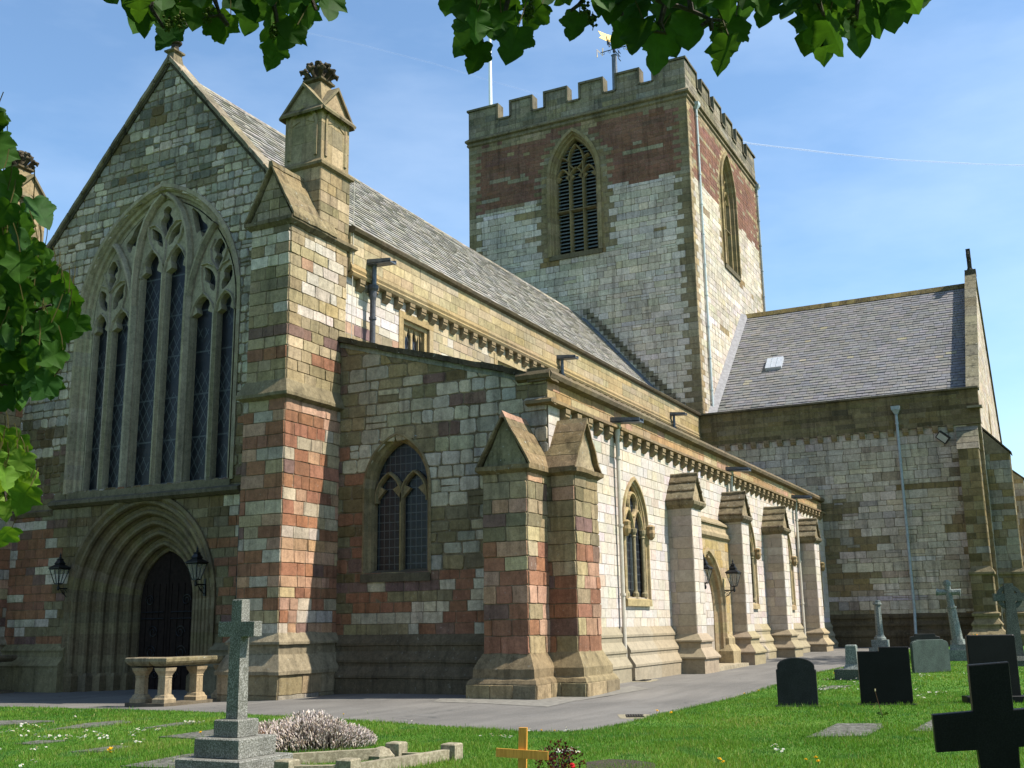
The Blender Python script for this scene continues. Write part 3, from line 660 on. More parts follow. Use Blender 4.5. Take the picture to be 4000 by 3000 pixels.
    for tier, (n_, R, z, dr) in enumerate(((8, .47, 17.68, .12), (6, .3, 17.9, .05))):
        for k in range(n_):
            t = (k+.5*tier)*2*math.pi/n_; dx, dy = math.cos(t), math.sin(t)
            mb.tube([(cx+dx*.12, cy+dy*.12, 17.45), (cx+dx*R*.55, cy+dy*R*.55, z-.14), (cx+dx*R*.88, cy+dy*R*.88, z+.02), (cx+dx*(R+.07), cy+dy*(R+.07), z-.02), (cx+dx*(R+.06), cy+dy*(R+.06), z-dr)], [.09, .06, .095, .075, .02], 6, vary(DK, rng, .3))
            for j in (-1, 1):
                q = t+j*.2; rr = R*.92; mb.lathe((cx+math.cos(q)*rr, cy+math.sin(q)*rr, z-.02), [(0, .02), (.04, .055), (.09, .045), (.12, .01)], 6, vary(DK, rng, .35))
    mb.lathe((cx, cy, 17.84), [(0, .1), (.08, .17), (.18, .15), (.25, .06)], 9, DK)
    mb.build('finial', 'carved', pn)
great_buttress(17.55, 18.92, 'WS')
great_buttress(30.4, 31.77, 'WS')

# ---------------------------------------------------------------- south aisle, west end wall
ytop = lambda y: 7.72 if y < 11.8 else min(9.42, 7.78+(y-11.8)*(9.42-7.78)/(17.55-11.8))
aw = Arch(15.65, .78, 2.93, 5.25, 1.15); YS = 11.2
awsp = wallspan(lambda z: YS if z < 7.72 else 11.8+(z-7.78)*(17.55-11.8)/(9.42-7.78), 17.55, (aw.hole(.22),))
mb = MB(); backing(mb, (XW, 0, 0), UY, ZU, awsp, -.5, 9.4, MORT)
def pal_aw(u, v, e, r):
    if v < 1.4: return pick(r, (BROWN, 2), (OLIVE, 2))
    if u > 16.75: return pick(r, (RED, 2.5), (BROWN, 2), (PURP, 1.5), (OLIVE, 1.6)) if v < 6.5 else pick(r, (OLIVE, 3), (BUFF, 2), (PURP, .5))
    pt = math.sin(u*2.3+v*1.1)+math.sin(v*2.9-u*1.4)
    if v < 3.0: return pick(r, (RED, 4), (PURP, 1), (WHITE, 4), (BUFF, 1))
    if v > 6.4 and u > 14.8: return pick(r, ((0.50, 0.46, 0.37), 6), (BUFF, 2), (OLIVE, 1.5))
    if pt > .15 or u < 13.6: return pick(r, (WHITE, 6), ((0.46, 0.45, 0.41), 2), (OLIVE, 1.2), (PURP, .4))
    return pick(r, (OLIVE, 5), (BUFF, 2.4), (BROWN, .8), (WHITE, .7), (PURP, .4))
stones(mb, (XW, 0, 0), UY, ZU, WN, awsp, rowcuts(1.4, 3.0, .255, .29, rng), .3, .62, pal_aw, rng, .014, .007)
stones(mb, (XW, 0, 0), UY, ZU, WN, awsp, rowcuts(3.0, 9.4, .27, .42, rng), .28, .78, pal_aw, rng, .026, .011, .018, .14, split=.14, inset=.022)
def plinth_prof(z): return [(z+.02, 0), (z-.2, .15), (z-.26, .15), (z-.28, .12), (z-.4, .12), (z-.62, .28), (z-.68, .28), (z-.7, .25), (z-.78, .25), (z-1.0, .42), (z-1.06, .42), (z-1.08, .39), (z-1.95, .39)]
P = plinth_prof(1.4)
mb.extr([(XW-o, 12.2, z) for z, o in P]+[(XW+.1, 12.2, -.55), (XW+.1, 12.2, 1.42)], (0, 5.4, 0), (0.155, 0.13, 0.09))
roughen(mb.build('aisle_west_wall', 'stone', cath), 0.5, 0.012)
mb = MB()
n = 9
for i in range(n):
    a, b = 17.55-(17.55-11.7)*i/n, 17.55-(17.55-11.7)*(i+1)/n+.006
    c = vary((0.11, 0.095, 0.065), rng, .2); dz = rng.uniform(-.015, .015)
    mb.extr([(XW-.16, a, ytop(a)+dz), (XW-.16, b, ytop(b)+dz), (XW-.16, b, ytop(b)+.15+dz), (XW-.16, a, ytop(a)+.15+dz)], (.55, 0, 0), c)
    mb.extr([(XW-.04, a, ytop(a)-.14), (XW-.04, b, ytop(b)-.14), (XW-.04, b, ytop(b)), (XW-.04, a, ytop(a))], (.4, 0, 0), (0.33, 0.36, 0.34))
roughen(mb.build('aisle_coping', 'cap', cath), 0.25, 0.018)
mb = MB()
frame(mb, px_, aw, [(.29, .02), (.29, -.04), (.23, -.05), (.2, .01), (.17, .07), (.1, .11), (.06, .2), (.05, .42)], (0.27, 0.22, 0.13), rng, .15, 6, 7)
mb.extr([px_(14.6, 2.96, -.06), px_(14.6, 3.08, .3), px_(14.6, 2.75, .3), px_(14.6, 2.75, -.06)], (0, 2.15, 0), (0.13, 0.115, 0.085))
wn = mb.build('aisle_west_window', 'dress', cath)
mb = MB(); fill(mb, px_, aw, .07, .34, (0, 0, 0)); mb.build('glazing', 'glass2', wn)
mb = MB(); TB = (0.29, 0.235, 0.14)
bar(mb, px_, [(15.65, 2.95), (15.65, 4), (15.65, 5.05)], .11, .16, .4, TB, rng)
for s in (1, -1):
    bar(mb, px_, arcpts((15.65, 4.85), (15.65+s*.4, 5.65), s*.16, 5), .095, .16, .4, TB, rng); bar(mb, px_, arcpts((15.65+s*.8, 4.85), (15.65+s*.4, 5.65), -s*.16, 5), .095, .16, .4, TB, rng)
    for q in (1, -1): mb.extr([px_(15.65+s*.4+q*.36, 4.95, .22), px_(15.65+s*.4+q*.12, 5.2, .22), px_(15.65+s*.4+q*.3, 5.3, .22)], (.12, 0, 0), TB)
mb.build('tracery', 'dress', wn)

# ---------------------------------------------------------------- corner buttresses of the aisle
def pal_cb(u, v, e, r):
    if v < 1.1: return pick(r, (OLIVE, 3), (BUFF, 3), (PURP, 1), (GREY, 1))
    if v < 3.5: return pick(r, (RED, 4), (PINK, 2.6), (BUFF, 2), (PURP, .8), (CREAM, 1.2))
    return pick(r, (OLIVE, 2), (BUFF, 4), (PINK, 1.1), (PURP, .9), (CREAM, 1.6))
def corner_buttress(x0, x1, y0, y1, ax):
    mb = MB(); rows = rowcuts(.95, 5.3, .29, .42, rng)
    xe = x1+.12 if ax == 'W' else x1; ye = y1 if ax == 'W' else y1+.12
    wallbox(mb, x0, xe, y0, ye, .9, 5.3, pal_cb, pal_cb, rows, .4, .85, 'WS', dep=.025, rnd=.06)
    mb.rectloft(x0, x1, y0, y1, [(-.5, .32), (.0, .32), (.3, .30), (.38, .26), (.42, .2), (.62, .2), (1.0, 0)], (0.255, 0.21, 0.135), .1, rng)
    stones(mb, (x0-.315, 0, 0), UY, ZU, WN, wallspan(y0-.3, y1+.3), [-.1, .28], .4, .9, pal_cb, rng, .02)
    stones(mb, (0, y0-.315, 0), UX, ZU, SN, wallspan(x0-.3, x1+.3), [-.1, .28], .4, .9, pal_cb, rng, .02)
    b = roughen(mb.build('corner_buttress', 'stone', cath), 0.3, 0.016)
    mb = MB(); CC = (0.26, 0.205, 0.12)
    mb.rectloft(x0, x1, y0, y1, [(5.12, 0), (5.22, .14), (5.32, .14)], CC)
    o = .14
    if ax == 'W':
        m_ = (y0+y1)/2; h = (y1-y0)/2
        tri = lambda x: [(x, y0-.02, 5.3), (x, y1+.02, 5.3), (x, m_, 6.5)]
        mb.extr(tri(x0+.03), (1.25, 0, 0), vary(OLIVE, rng))
        for s in (-1, 1):
            for i in range(4):
                a, c2 = i/4, (i+1)/4-.012; ya, yb = m_+s*(h+o)*(1-a), m_+s*(h+o)*(1-c2); za, zb = 5.26+1.28*a, 5.26+1.28*c2
                mb.extr([(x0-.09, ya, za), (x0-.09, yb, zb), (x0-.09, yb, zb+.09), (x0-.09, ya, za+.09)], (1.42, 0, 0), vary(CC, rng, .12))
        mb.extr([(x0-.1, m_-.08, 6.5), (x0-.1, m_+.08, 6.5), (x0-.1, m_, 6.66)], (1.42, 0, 0), vary(PINK, rng))
    else:
        m_ = (x0+x1)/2; h = (x1-x0)/2
        mb.extr([(x0-.02, y0+.03, 5.3), (x1+.02, y0+.03, 5.3), (m_, y0+.03, 6.5)], (0, 1, 0), vary(BUFF, rng))
        for s in (-1, 1):
            for i in range(4):
                a, c2 = i/4, (i+1)/4-.012; xa, xb = m_+s*(h+o)*(1-a), m_+s*(h+o)*(1-c2); za, zb = 5.26+1.28*a, 5.26+1.28*c2
                mb.extr([(xa, y0-.09, za), (xb, y0-.09, zb), (xb, y0-.09, zb+.09), (xa, y0-.09, za+.09)], (0, 1.05, 0), vary(CC, rng, .12))
        mb.extr([(m_-.08, y0-.1, 6.5), (m_+.08, y0-.1, 6.5), (m_, y0-.1, 6.66)], (0, 1.0, 0), vary(CC, rng))
    roughen(mb.build('gablet', 'cap', b), .22, .02)
corner_buttress(22.88, XW, 11.2, 12.38, 'W')
corner_buttress(23.97, 25.38, 10.45, YS, 'S')

# ---------------------------------------------------------------- south aisle wall
SWIN = [30.0, 42.55, 49.05, 55.3]
sw = [Arch(x, .8, 2.28, 4.35, 1.22) for x in SWIN]
asp = wallspan(XW+.02, 57.95, [a.hole(.14) for a in sw])
mb = MB(); backing(mb, (0, YS, 0), UX, ZU, asp, -.5, 7.1, MORTP)
pal_s = lambda u, v, e, r: vary(r.choice([PALE, PALE, PALE, (0.61, 0.54, 0.46), (0.66, 0.61, 0.54), (0.57, 0.475, 0.395) if r.random() < .4 else PALE]), r, .05)
stones(mb, (0, YS, 0), UX, ZU, SN, asp, rowcuts(1.5, 7.05, .24, .34, rng), .3, .66, pal_s, rng, .01, .006, .004)
P = plinth_prof(1.5); xs = [25.3, 33.0, 33.95, 38.9, 39.8, 45.05, 46.0, 51.4, 52.35, 57.95]
for x0, x1 in ((25.3, 28.42), (28.68, 33.05), (39.75, 40.12), (40.38, 45.1), (45.95, 51.02), (51.28, 51.45), (52.3, 57.95)):
    n = max(1, round((x1-x0)/1.8))
    for i in range(n):
        a, b = x0+(x1-x0)*i/n, x0+(x1-x0)*(i+1)/n
        pts = [(a, YS-o*.9, z) for z, o in P]+[(a, YS+.1, -.5), (a, YS+.1, 1.5)]
        mb.extr(pts, (b-a, 0, 0), vary((0.36, 0.31, 0.21), rng, .08))
mb.build('aisle_wall', 'pale', cath)
# parapet with cornice and corbels
mb = MB()
mb.box(XW+.02, 57.9, YS+.02, YS+.45, 7.1, 7.66, MORT)
palp2 = lambda u, v, e, r: pick(r, ((0.40, 0.27, 0.145), 4), ((0.42, 0.33, 0.20), 4), (PINK, 1.6), (CREAM, 1.4))
stones(mb, (0, YS+.02, 0), UX, ZU, SN, wallspan(XW, 57.9), [7.13, 7.4, 7.65], .5, 1.0, palp2, rng, .014, .005)
stones(mb, (XW+.02, 0, 0), UY, ZU, WN, wallspan(YS, 11.9), [7.13, 7.4, 7.65], .3, .6, palp2, rng, .014, .005)
n = 26
for i in range(n):
    a, b = XW-.12+(58-XW)*i/n, XW-.12+(58-XW)*(i+1)/n-.008
    mb.extr([(a, y, z) for y, z in ((YS-.16, 7.66), (YS-.2, 7.76), (YS-.14, 7.86), (YS+.1, 7.95), (YS+.5, 7.95), (YS+.5, 7.6), (YS, 7.6))], (b-a, 0, 0), vary((0.18, 0.15, 0.10), rng, .15))
    mb.extr([(a, y, z) for y, z in ((YS-.02, 6.98), (YS-.22, 7.02), (YS-.22, 7.1), (YS-.04, 7.16), (YS+.1, 7.16), (YS+.1, 6.98))], (b-a, 0, 0), vary((0.26, 0.20, 0.125), rng, .15))
mb.extr([(x, YS-.15, z) for x, z in ((XW-.16, 7.66), (XW-.2, 7.76), (XW-.14, 7.86), (XW+.1, 7.95), (XW+.4, 7.95), (XW+.4, 7.6), (XW, 7.6))], (0, .95, 0), (0.17, 0.14, 0.09))
mb.extr([(x, YS-.2, z) for x, z in ((XW, 6.98), (XW-.2, 7.02), (XW-.2, 7.1), (XW-.04, 7.16), (XW+.1, 7.16), (XW+.1, 6.98))], (0, .75, 0), (0.24, 0.19, 0.12))
par = roughen(mb.build('aisle_parapet', 'dress', cath), 0.35, 0.01)
def corbel_mesh(ax):
    mb = MB(); w_ = .14; C_ = (0.27, 0.215, 0.135)
    P = [(0, 0), (-.2, 0), (-.2, -.12), (-.17, -.14), (-.19, -.2), (-.08, -.32), (0, -.36)]
    if ax == 'S': mb.extr([(-w_, y, z) for y, z in P], (2*w_, 0, 0), C_)
    else: mb.extr([(x, -w_, z) for x, z in P], (0, 2*w_, 0), C_)
    return mb
def corbels(parent, ax, pts):
    first = None
    for p in pts:
        if first is None: first = corbel_mesh(ax).build('corbel', 'dress', None)
        c = first if p is pts[0] else first.copy()
        if c is not first: COL.objects.link(c)
        c.parent = parent; c.matrix_parent_inverse = WM(parent).inverted(); c.location = p
corbels(par, 'S', [(25.0+.745*i, YS+.01, 6.99) for i in range(44)])
# aisle roof behind the parapet
mb = MB(); mb.extr([(XW+.3, YS+.4, 7.45), (XW+.3, 17.7, 9.3), (XW+.3, 17.7, 9.15), (XW+.3, YS+.4, 7.3)], (33.5, 0, 0), (0.1, .1, .1)); mb.build('aisle_roof', 'lead', cath)
# windows
py_ = plane_y(YS)
for k, a in enumerate(sw):
    mb = MB(); FC = (0.43, 0.35, 0.21)
    frame(mb, py_, a, [(.24, .03), (.24, -.07), (.16, -.08), (.13, -.01), (.07, .0), (.05, .04), (.01, .04), (-.01, .08), (-.01, .2)], FC, rng, .08, 7, 9)
    mb.extr([py_(a.c-1.0, 2.26, -.1), py_(a.c-1.0, 2.42, .3), py_(a.c-1.0, 2.1, .3), py_(a.c-1.0, 2.08, -.1)], (2.0, 0, 0), vary(FC, rng))
    for s in (-1, 1):   # carved head stops of the hood mould
        mb.lathe((a.c+s*1.02, YS-.14, 4.02), [(0, .04), (.08, .11), (.2, .14), (.3, .12), (.4, .14), (.46, .05)], 8, vary((0.40, 0.31, 0.18), rng))
    wo = mb.build('aisle_window', 'dress', cath)
    mb = MB(); fill(mb, py_, a, .0, .13, (0, 0, 0)); mb.build('glazing', 'glass2', wo)
    mb = MB(); lz = 4.15
    for u, d in ((0, .04), (.74, .04), (-.74, .04)):
        p0 = py_(a.c+u, 2.35, d); mb.lathe(p0, [(0, .1), (.1, .1), (.14, .07), (.2, .055), (lz-2.45, .055), (lz-2.42, .08), (lz-2.38, .06), (lz-2.3, .1), (lz-2.2, .11), (lz-2.19, .08)], 9, (0.35, 0.31, 0.2))
    for s in (1, -1):
        bar(mb, py_, arcpts((a.c, lz), (a.c+s*.38, lz+.72), s*.15, 6), .1, .0, .16, FC, rng); bar(mb, py_, arcpts((a.c+s*.76, lz), (a.c+s*.38, lz+.72), -s*.15, 6), .1, .0, .16, FC, rng)
        bar(mb, py_, [(a.c+s*.76, lz-.1), (a.c+s*.74, lz+.4)], .09, .01, .16, FC, rng)
    ring = [(a.c+.34*math.cos(t*math.pi/9), lz+.86+.34*math.sin(t*math.pi/9)) for t in range(19)]
    bar(mb, py_, ring, .1, .0, .16, FC, rng)
    mb.build('tracery', 'dress', wo)
# south door in its projecting panel
yd = 10.92; da = Arch(36.15, 1.62, .0, 1.95, 2.0)
mb = MB(); dsp = wallspan(33.95, 38.9, (da.hole(-.02),))
backing(mb, (0, yd, 0), UX, ZU, dsp, -.2, 4.6, MORTP)
stones(mb, (0, yd, 0), UX, ZU, SN, dsp, rowcuts(0, 4.55, .28, .34, rng), .5, .9, lambda u, v, e, r: pick(r, (GOLD, 4), (CREAM, 4), ((0.46, 0.38, 0.24), 3)), rng, .006, .004)
mb.extr([(33.95, y, z) for y, z in ((yd-.1, 4.5), (yd-.1, 4.62), (yd-.02, 4.72), (yd+.02, 4.95), (YS-.02, 5.2), (YS+.05, 5.2), (YS+.05, 4.4), (yd, 4.4))], (4.95, 0, 0), (0.36, 0.30, 0.2))
mb.extr([(33.95, y, z) for y, z in ((yd-.02, 4.95), (yd-.06, 4.93), (yd-.06, 4.99), (YS, 5.22), (YS, 5.0))], (4.95, 0, 0), (0.33, 0.28, 0.19))
rings = []; pd_ = plane_y(yd)
def prd(a, h, d): rings.append([pd_(u, z, d) for u, z in Arch(36.15, a, -.2, 1.95, h).path(0, 6, 10)])
prd(1.74, 2.13, .02); prd(1.74, 2.13, -.08); prd(1.64, 2.03, -.08)
for k in range(4):
    a, h, d = 1.6-.2*k, 2.0-.23*k, .22*k
    prd(a, h, d); prd(a-.06, h-.05, d-.03); prd(a-.11, h-.1, d+.02); prd(a-.1, h-.1, d+.12); prd(a-.17, h-.18, d+.19)
prd(.8, 1.1, .9); prd(.8, 1.1, 1.2)
mb.loft(rings, (0.43, 0.35, 0.215), closed=False, caps=False, jit=.07, rng=rng)
mb.box(34.3, 38.0, 10.2, 11.6, -.3, .22, (0.4, 0.36, 0.27))
for s in (-1, 1): mb.rectloft(*(sorted((36.15+s*1.72, 36.15+s*2.25))), yd-.02, yd+.3, [(-.2, .3), (.62, .3), (.85, .12), (1.05, .12), (1.2, 0)], (0.38, 0.32, 0.2))
sd = mb.build('south_door', 'dress', cath)
mb = MB(); fill(mb, pd_, Arch(36.15, .8, .0, 1.95, 1.1), .02, 1.05, (0, 0, 0)); mb.build('door_leaf', 'oak', sd)
# four wall buttresses
BX = [33.0, 38.85, 45.05, 51.4]
for k, x in enumerate(BX):
    mb = MB(); x1 = x+.95; y0 = 10.4
    wallbox(mb, x, x1, y0, YS+.1, .9, 5.3, lambda u, v, e, r: vary(r.choice([(0.47, 0.405, 0.32), (0.52, 0.455, 0.37), (0.44, 0.375, 0.29)]), r, .06), pal_s, rowcuts(1.15, 5.3, .3, .4, rng), .4, .75, 'WS', MORTP, .012, .006)  # west faces get darker brown stones: their shade put into the colour
    stones(mb, (x1, 0, 0), UY, ZU, (1, 0, 0), wallspan(y0, YS), rowcuts(1.15, 5.3, .27, .36, rng), .35, .62, pal_s, rng, .012, .006)
    mb.rectloft(x, x1, y0, YS, [(-.5, .27), (.5, .27), (.52, .33), (.57, .33), (.8, .15), (.84, .12), (1.0, .12), (1.02, .18), (1.07, .18), (1.28, 0)], (0.36, 0.30, 0.195), .05, rng)
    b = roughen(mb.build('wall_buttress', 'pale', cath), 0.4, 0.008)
    mb = MB(); m_ = (x+x1)/2; h = .475; CC = (0.235, 0.205, 0.14)
    mb.rectloft(x, x1, y0, YS, [(5.1, 0), (5.24, .14), (5.33, .16), (5.38, .12)], vary(CC, rng))
    mb.extr([(x-.04, y0-.02, 5.36), (x1+.04, y0-.02, 5.36), (m_, y0-.02, 6.16)], (0, .9, 0), vary(BUFF, rng))
    for s in (-1, 1):
        for i in range(3):
            a, c2 = i/3, (i+1)/3; xa, xb = m_+s*(h+.15)*(1-a), m_+s*(h+.15)*(1-c2); za, zb = 5.36+.86*a, 5.36+.86*c2
            mb.extr([(xa, y0-.1, za-.03), (xb, y0-.1, zb-.02), (xb, y0-.1, zb+.03), (xa-s*.0, y0-.1, za+.09)], (0, .95, 0), vary(CC, rng, .14))
            mb.tube([(xa-s*.01, y0-.11, za+.05), (xa-s*.01, YS, za+.05)], .045, 6, vary((0.18, 0.15, 0.1), rng))
    mb.tube([(m_, y0-.12, 6.24), (m_, YS, 6.24)], .07, 7, CC)
    roughen(mb.build('gablet', 'cap', b), .22, .02)
# ---------------------------------------------------------------- nave clerestory, parapet and roof
NY = 17.65; TX = 58.0
nw = [(28.25+6.3*i) for i in range(4)]
def sq(cx): return lambda z: (cx-.92, cx+.92) if 9.4 < z < 11.12 else None
nsp = wallspan(24.4, TX, [sq(x) for x in nw])
mb = MB(); backing(mb, (0, NY, 0), UX, ZU, nsp, 7.5, 11.8, MORTP)
def pal_n(u, v, e, r):
    if v < 10.25: return pick(r, (PURP, 3), (PINK, 2), (WHITE, 2), (BUFF, 1.4))
    if 29.3 < u and v > 10.5: return pick(r, (CREAM, 5), (BUFF, 2), (WHITE, 1))
    return pick(r, (PALE, 6), (WHITE, 2), (CREAM, 1.5))
stones(mb, (0, NY, 0), UX, ZU, SN, nsp, rowcuts(8, 11.7, .22, .34, rng), .3, .6, pal_n, rng, .014, .008, rnd=.06)
mb.build('nave_wall', 'pale', cath)
for x in nw:
    mb = MB(); C_ = (0.46, 0.37, 0.215)
    for (a, b_, d) in ((1.02, .78, 0), (.8, .62, .1)):
        for s in (1, -1): mb.box(*(sorted((x+s*a, x+s*b_))), NY-.04+d, NY+.35, 9.3, 11.16-(d*1.2), vary(C_, rng))
        mb.box(x-a-.004, x+a+.004, NY-.045+d, NY+.345, 10.98-d*1.2, 11.2-d*1.2, vary(C_, rng))
    for s in (-.42, 0, .42):
        mb.box(x+s-.02 if s else x-.05, x+s+.02 if s else x+.05, NY+.16, NY+.32, 9.3, 10.85, C_)
    for s in (-.31, .31):
        for q in (-.15, .15):
            for t in (1, -1): mb.extr([(x+s+q-.15*t, NY+.17, 10.5), (x+s+q-.15*t, NY+.17, 10.88), (x+s+q, NY+.17, 10.88), (x+s+q-.05*t, NY+.17, 10.75)], (0, .12, 0), C_)
    nwi = mb.build('clerestory_window', 'dress', cath)
    mb = MB(); mb.box(x-.8, x+.8, NY+.24, NY+.27, 9.3, 11.0); mb.build('glazing', 'glass', nwi)
mb = MB()
palnp = lambda u, v, e, r: pick(r, ((0.44, 0.36, 0.215), 5), ((0.40, 0.345, 0.225), 3), (CREAM, 2))
mb.box(24.47, TX, NY-.13, NY+.35, 11.62, 12.84, MORT)
stones(mb, (0, NY-.13, 0), UX, ZU, SN, wallspan(24.47, TX), [11.9, 12.2, 12.5, 12.83], .5, 1.15, palnp, rng, .008, .005)
stones(mb, (24.47, 0, 0), UY, ZU, WN, wallspan(NY-.13, NY+.3), [11.65, 12.05, 12.45, 12.83], .5, 1.15, palnp, rng, .008, .005)
n = 24
for i in range(n):
    a, b = 24.47+(TX-24.47)*i/n, 24.47+(TX-24.47)*(i+1)/n-.006
    mb.extr([(a, y, z) for y, z in ((NY-.13, 12.8), (NY-.26, 12.86), (NY-.3, 12.95), (NY-.2, 13.03), (NY+.4, 13.03), (NY+.4, 12.8))], (b-a, 0, 0), vary((0.15, 0.125, 0.085), rng, .15))
    mb.extr([(a, y, z) for y, z in ((NY, 11.5), (NY-.2, 11.52), (NY-.24, 11.6), (NY-.17, 11.68), (NY-.2, 11.76), (NY-.14, 11.9), (NY+.1, 11.9), (NY+.1, 11.5))], (b-a, 0, 0), vary((0.36, 0.285, 0.165), rng, .1))
npar = mb.build('nave_parapet', 'dress', cath)
corbels(npar, 'S', [(25.05+.68*i, NY+.01, 11.52) for i in range(38)])
# slate helper
def slates(mb, O, U, V, N, u0, u1, v1, h, wlo, whi, pal, th=.018):
    O, U, V, N = map(Vector, (O, U, V, N)); v = 0.0; row = 0
    while v < v1-0.02:
        vb = min(v+h, v1); a = u0(v) if callable(u0) else u0; e = u1(v) if callable(u1) else u1; x = a-rng.uniform(0, whi)*.8
        while x < e:
            w_ = rng.uniform(wlo, whi); p, q = max(x+.008, a), min(x+w_-.008, e); x += w_
            if q-p < .02: continue
            t = th*rng.uniform(.7, 1.5); c = pal(p, v, rng); sk = rng.uniform(-.006, .006)
            P = [O+U*p+V*(v-.01+sk)+N*t, O+U*q+V*(v-.01-sk)+N*t, O+U*q+V*(vb+.02)+N*.002, O+U*p+V*(vb+.02)+N*.002, O+U*p+V*(v-.01)-N*.01, O+U*q+V*(v-.01)-N*.01]
            mb.add(P, [(0, 1, 2, 3), (4, 5, 1, 0), (4, 0, 3), (1, 5, 2)], c)
        v = vb; row += 1
    return mb
RY0, RZ0, RZ1 = 18.0, 12.3, 19.78
sl_ = math.hypot(AX-RY0, RZ1-RZ0); sv = Vector((0, AX-RY0, RZ1-RZ0))/sl_; sn_ = Vector((0, -sv.z, sv.y))
mb = MB()
mb.face([(24.4, RY0, RZ0-.02), (TX, RY0, RZ0-.02), (TX, AX, RZ1-.02), (24.4, AX, RZ1-.02)], (.1, .1, .1))
yn = 2*AX-RY0; mb.face([(24.4, yn, RZ0), (24.4, AX, RZ1), (TX, AX, RZ1), (TX, yn, RZ0)], (.16, .155, .15))
slates(mb, (0, RY0, RZ0), UX, sv, sn_, 24.4, TX-.3, sl_, .26, .26, .46, lambda u, v, r: vary((0.43, 0.42, 0.39) if r.random() < .05 else (0.37, 0.37, 0.36), r, .055), .04)
nr = mb.build('nave_roof', 'slate', cath)
mb = MB()
for i in range(70):
    a = 24.6+i*.472; mb.extr([(a, AX-.16, RZ1-.14), (a, AX, RZ1+.06), (a, AX+.16, RZ1-.14), (a, AX+.1, RZ1-.2), (a, AX-.1, RZ1-.2)], (.465, 0, 0), vary((0.42, 0.40, 0.36), rng, .12))
mb.build('ridge_tiles', 'cap', nr)
mb = MB()
for i in range(9):
    a, b = i/9, (i+1)/9-.004
    p, q = Vector((TX-.5, RY0-.3, RZ0-.33))+sv*(sl_*a*1.0), Vector((TX-.5, RY0-.3, RZ0-.33))+sv*(sl_*b)
    mb.extr([p+sn_*.02, p+sn_*.09+Vector((.08, 0, 0)), p+sn_*.13+Vector((.3, 0, 0)), p+sn_*.13+Vector((.52, 0, 0)), p+sn_*.02+Vector((.52, 0, 0))], q-p, vary((.1, .1, .1), rng))
mb.build('lead_flashing', 'lead', nr)

# ---------------------------------------------------------------- crossing tower
T0, T1, TX1, TZ = 17.3, 32.2, 74.3, 32.75
tw = Arch(24.75, 1.3, 23.75, 28.95, 2.5); ts_ = Arch(66.1, 1.3, 23.75, 28.95, 2.5)
mb = MB()
red_z = 27.55
REDT = (0.255, 0.14, 0.105)
def pal_t(u, v, e, r):
    if e: return pick(r, ((0.27, 0.23, 0.14), 5), ((0.34, 0.31, 0.23), 2), (OLIVE, 2))
    if v > red_z+.12*math.sin(u*2.1)-(.5 if u < 30 else 0)*0:
        b = math.sin(v*7.3+u*.25)+.6*math.sin(v*3.1-u*.5)
        if v > 31.8: return pick(r, (BUFF, 4), (OLIVE, 3), (REDT, 2))
        if b > 1.42 or (abs(v-29.6) < .16 and r.random() < .5) or r.random() < .03: return pick(r, (BUFF, 3), ((0.35, 0.32, 0.23), 3))
        return vary(REDT, r, .12)
    if abs(u-24.75) < 2.5 and 23.2 < v and r.random() < .55 and abs(abs(u-24.75)-1.9) < .5: return pick(r, ((0.27, 0.2, 0.1), 3), (OLIVE, 2))
    return pick(r, ((0.67, 0.635, 0.565), 5), ((0.62, 0.585, 0.52), 4), ((0.71, 0.675, 0.61), 2), (BUFF, .15))
tsp = wallspan(T0, T1, (tw.hole(.42),)); tss = wallspan(TX, TX1, (ts_.hole(.42),))
backing(mb, (TX, 0, 0), UY, ZU, tsp, 12, TZ, (0.27, 0.24, 0.19), .25)
backing(mb, (0, T0, 0), UX, ZU, tss, 12, TZ, (0.40, 0.37, 0.31), .25)
mb.face([(TX1, T0, 0), (TX1, T1, 0), (TX1, T1, TZ), (TX1, T0, TZ)], GREY); mb.face([(TX, T1, 0), (TX, T1, TZ), (TX1, T1, TZ), (TX1, T1, 0)], GREY)
mb.face([(TX, T0, TZ-.2), (TX1, T0, TZ-.2), (TX1, T1, TZ-.2), (TX, T1, TZ-.2)], GREY)
rws = rowcuts(12.6, 27.5, .27, .46, rng)+rowcuts(27.5, 32.5, .2, .27, rng)[1:]
def split_rows(f): return [z for z in rws if f(z)]
lo_, hi_ = split_rows(lambda z: z <= 27.51), split_rows(lambda z: z >= 27.49)
stones(mb, (TX, 0, 0), UY, ZU, WN, tsp, lo_, .4, .95, pal_t, rng, .02, .009, .012, .1, quoin=(.55, .95), split=.1)
stones(mb, (TX, 0, 0), UY, ZU, WN, tsp, hi_, .3, .6, pal_t, rng, .012, .005, quoin=(.55, .95))
pal_ts = lambda u, v, e, r: pal_t(u-41.35 if v < 27.5 else u, v, e, r) if not e else pick(r, (BUFF, 3), (CREAM, 2))
stones(mb, (0, T0, 0), UX, ZU, SN, tss, lo_, .4, .95, pal_ts, rng, .014, .007, .01, .06, quoin=(.4, .75))
stones(mb, (0, T0, 0), UX, ZU, SN, tss, hi_, .3, .6, pal_ts, rng, .012, .005, quoin=(.4, .75))
